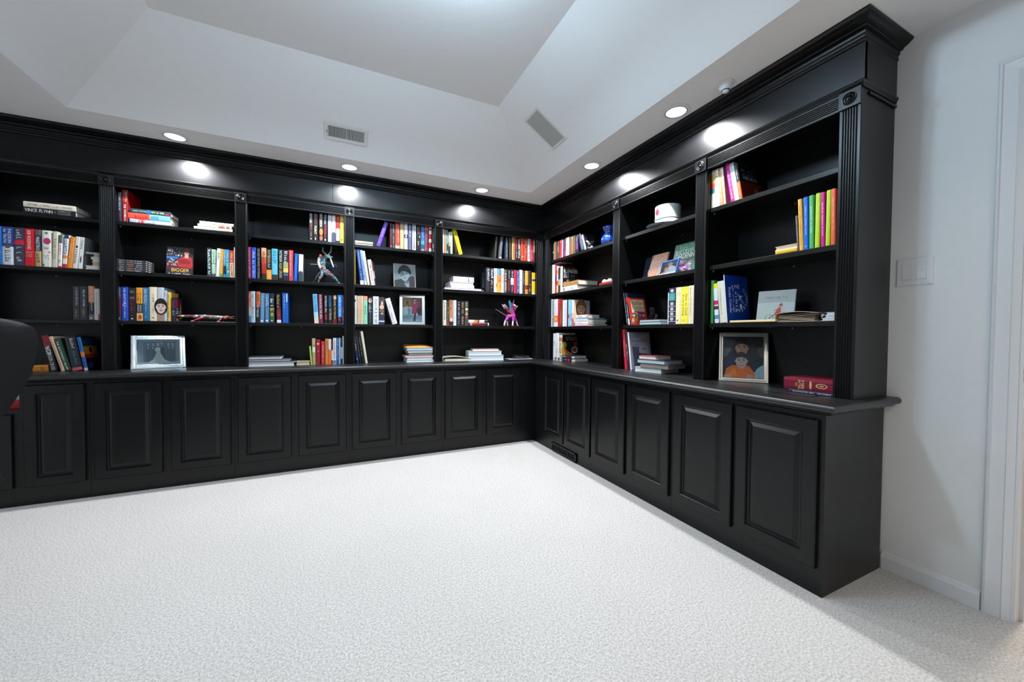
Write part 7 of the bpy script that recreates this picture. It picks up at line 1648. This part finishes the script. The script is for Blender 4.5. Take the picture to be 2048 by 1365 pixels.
# rearing antelope with green horns
t = empty('antelope_figurine', (-1.92, 0.285, 1.517), 0, 'blue dotted wooden antelope with green horns, bending on the second shelf', 'figurine')
an = spotted('antelope_dots', lin('1c4658'), (lin('7ab0c0'), lin('a8c4c8')), 120, 0.45)
mb = MB()
mb.tube([(0.03, .0, .085), (-.005, 0, .105), (-.018, 0, .14), (-.014, 0, .18), (-.008, 0, .212), (.010, 0, .232), (.028, -.002, .236)], [.020, .028, .028, .027, .026, .018, .012], 14)
mb.tube([(.01, 0, .105), (.055, .012, .072), (.095, .018, .035), (.118, .02, .004)], [.024, .019, .012, .007], 10)
mb.tube([(-.012, -.008, .105), (-.022, -.014, .065), (-.042, -.016, .028), (-.05, -.018, .004)], [.018, .012, .0085, .006], 10)
mb.tube([(-.02, .012, .11), (-.05, .016, .075), (-.075, .018, .03), (-.088, .018, .004)], [.016, .010, .006, .004], 8)
mb.build('body', an, t, 60)
mb = MB(); mb.tube([(-.022, -.02, .235), (-.04, -.022, .205), (-.045, -.024, .18), (-.04, -.026, .15), (-.03, -.026, .128)], [.016, .015, .011, .009, .006], 10, cols=[lin('4a5a58'), lin('e0c8c4'), lin('e8dcd4'), lin('f0e4d8')]); mb.build('foreleg', M['paint'], t, 60)
mb = MB(); mb.tube([(.030, -.012, .23), (.045, -.02, .222), (.055, -.022, .19), (.070, -.024, .145)], [.008, .0055, .006, .0045], 8, col=lin('dce8ec')); mb.build('foreleg', M['paint'], t, 60)
mb = MB(); mb.tube([(.012, -.004, .242), (.03, -.01, .240), (.05, -.014, .232), (.064, -.016, .230)], [.010, .013, .008, .004], 10, col=lin('d8e4e4')); mb.build('head', M['paint'], t, 60)
for k, pts in enumerate(([(.02, -.006, .245), (.0, -.006, .262), (-.012, -.006, .275), (-.014, -.006, .300), (-.01, -.006, .322)], [(.028, -.010, .245), (.038, -.010, .262), (.05, -.010, .280), (.053, -.010, .312), (.053, -.010, .347)])):
    mb = MB(); mb.tube(pts, [.004, .005, .0065, .0055, .0015], 8, cols=[lin('d8c8c4'), lin('5a9480'), lin('3a8468'), lin('4a9478')]); mb.build('horn', M['paint'], t, 60)
mb = MB(); mb.tube([(-.002, .012, .2), (.03, .016, .18), (.055, .018, .175), (.074, .018, .172)], [.003, .0025, .0025, .002], 6, col=lin('6a8a90')); mb.build('tail', M['paint'], t, 60)
mb = MB(); mb.tube([(.074, .018, .175), (.088, .018, .168), (.1, .018, .155)], [.003, .009, .006], 8, col=lin('8a5888')); mb.build('tail_tuft', M['paint'], t, 60)
mb = MB(); mb.tube([(-.045, -.012, .16), (-.11, -.012, .157)], [.0016, .0012], 6, col=lin('d8e0e0')); mb.build('whisker_peg', M['paint'], t, 60)
for j, (x, y, z) in enumerate(((-.030, -.036, .234), (-.02, -.029, .135), (.012, -.028, .098), (.052, -.012, .077), (-.035, -.028, .045))):
    f = MB()
    for k in range(5):
        a = 2 * math.pi * k / 5
        f.ball((x + .007 * math.cos(a), y, z + .007 * math.sin(a)), .0052, 8, 5, lin('d83818'), (1, .45, 1))
    f.ball((x, y - .002, z), .003, 8, 5, lin('e88830'))
    f.build('painted_flower', M['paint'], t, 60)

# purple winged creature with teal mane
t = empty('winged_figurine', (-0.125, 0.275, 1.167), 0, 'purple wooden winged creature with teal mane and pointed horn', 'figurine')
pu = spotted('purple_dots', lin('a82890'), (lin('d860c0'), lin('7a3a88')), 150, 0.4)
mb = MB()
mb.tube([(-.062, .004, .1), (-.045, .004, .106), (-.015, 0, .110), (.02, -.004, .112), (.034, -.004, .108)], [.012, .024, .022, .026, .018], 14)
for (x, y, ex, ey, kx) in ((-.05, -.014, -.096, -.02, -.082), (-.045, .016, -.04, .022, -.045), (.015, -.018, -.002, -.026, .006), (.028, .012, .076, .016, .062)):
    mb.tube([(x, y * .7, .1), ((x + kx) / 2, y, .075), (kx, (y + ey) / 2, .055)], [.019, .015, .0105], 10)
mb.tube([(.02, -.002, .118), (.012, -.002, .15), (.004, -.002, .185), (-.004, -.002, .21), (.004, -.003, .232), (.018, -.004, .238)], [.022, .018, .0145, .013, .013, .012], 12)
mb.build('body', pu, t, 60)
for (ex, ey, kx, ky) in ((-.096, -.02, -.082, -.017), (-.04, .022, -.045, .019), (-.002, -.026, .006, -.022), (.076, .016, .062, .014)):
    mb = MB(); mb.tube([(kx, ky, .058), ((kx + ex) / 2, (ky + ey) / 2, .034), (ex, ey, .014)], [.0095, .008, .0075], 10, col=lin('c4d4d4')); lg = mb.build('lower_leg', M['paint'], t, 60)
    mb = MB(); mb.ball((ex + .003, ey - .003, .0075), .0075, 12, 6, lin('c04840'), (1.9, 1.4, 1)); mb.build('hoof', M['paint'], lg, 60)
mb = MB(); mb.tube([(.016, -.004, .232), (.03, -.006, .228), (.046, -.008, .218)], [.012, .011, .006], 10, col=lin('e4e4dc')); mb.build('muzzle', M['paint'], t, 60)
mb = MB(); mb.tube([(.014, -.006, .21), (.032, -.01, .19), (.03, -.012, .165)], [.010, .012, .006], 10, col=lin('a83838')); mb.build('beard', M['paint'], t, 60)
mb = MB(); mb.tube([(.04, -.01, .2), (.058, -.012, .214), (.068, -.012, .226)], [.006, .005, .002], 8, col=lin('c09088')); mb.build('tongue', M['paint'], t, 60)
mb = MB(); mb.tube([(.012, -.003, .245), (.02, -.004, .268), (.028, -.004, .295)], [.0075, .006, .001], 8, col=lin('8a3a58')); mb.build('horn', M['paint'], t, 60)
for k in range(6):
    z0 = .13 + k * .022
    mb = MB(); mb.tube([(.006 - .004 * k, .0, z0), (-.016 - .003 * k, .0, z0 + .022), (-.020 - .001 * k, 0, z0 + .044)], [.011, .012, .004], 8, col=lin(['0c6a74', '12808c', '1c8ca0', '1a7c9c', '2090b0', '28a0a8'][k])); mb.build('mane_lock', M['paint'], t, 60)
for s in (-1, 1):
    mb = MB()
    sh = [(-.012, .128), (-.035, .15), (-.055, .185), (-.075, .205), (-.09, .232), (-.078, .222), (-.06, .205), (-.045, .185), (-.028, .165), (-.002, .14)]
    y = -.012 * s
    mb.loft([[(x, y + s * -.02 * (zz - .128) / .1 - .0025, zz) for x, zz in sh], [(x, y + s * -.02 * (zz - .128) / .1 + .0025, zz) for x, zz in sh]], lin('d04020') if s > 0 else lin('b02c38'))
    w = mb.build('wing', M['paint'], t, 40)
    for k in range(4):
        mb = MB(); mb.tube([(-.07 - .004 * k, y - s * .012, .186 + .011 * k), (-.092 - .006 * k + .006, y - s * .015, .198 + .012 * k)], [.0055, .003], 7, col=lin(['6a6a98', '8a8ab0', 'c8c8d8', 'e0e0e8'][k])); mb.build('feather', M['paint'], w, 60)
mb = MB(); mb.tube([(-.06, .004, .112), (-.12, .006, .145), (-.185, .01, .182)], [.004, .0032, .0014], 8, col=lin('b08088')); mb.build('tail', M['paint'], t, 60)
mb = MB(); mb.tube([(.016, -.0, .245), (.006, .012, .25), (.0, .016, .258)], [.006, .005, .002], 7, col=lin('a82890')); mb.build('ear', M['paint'], t, 60)
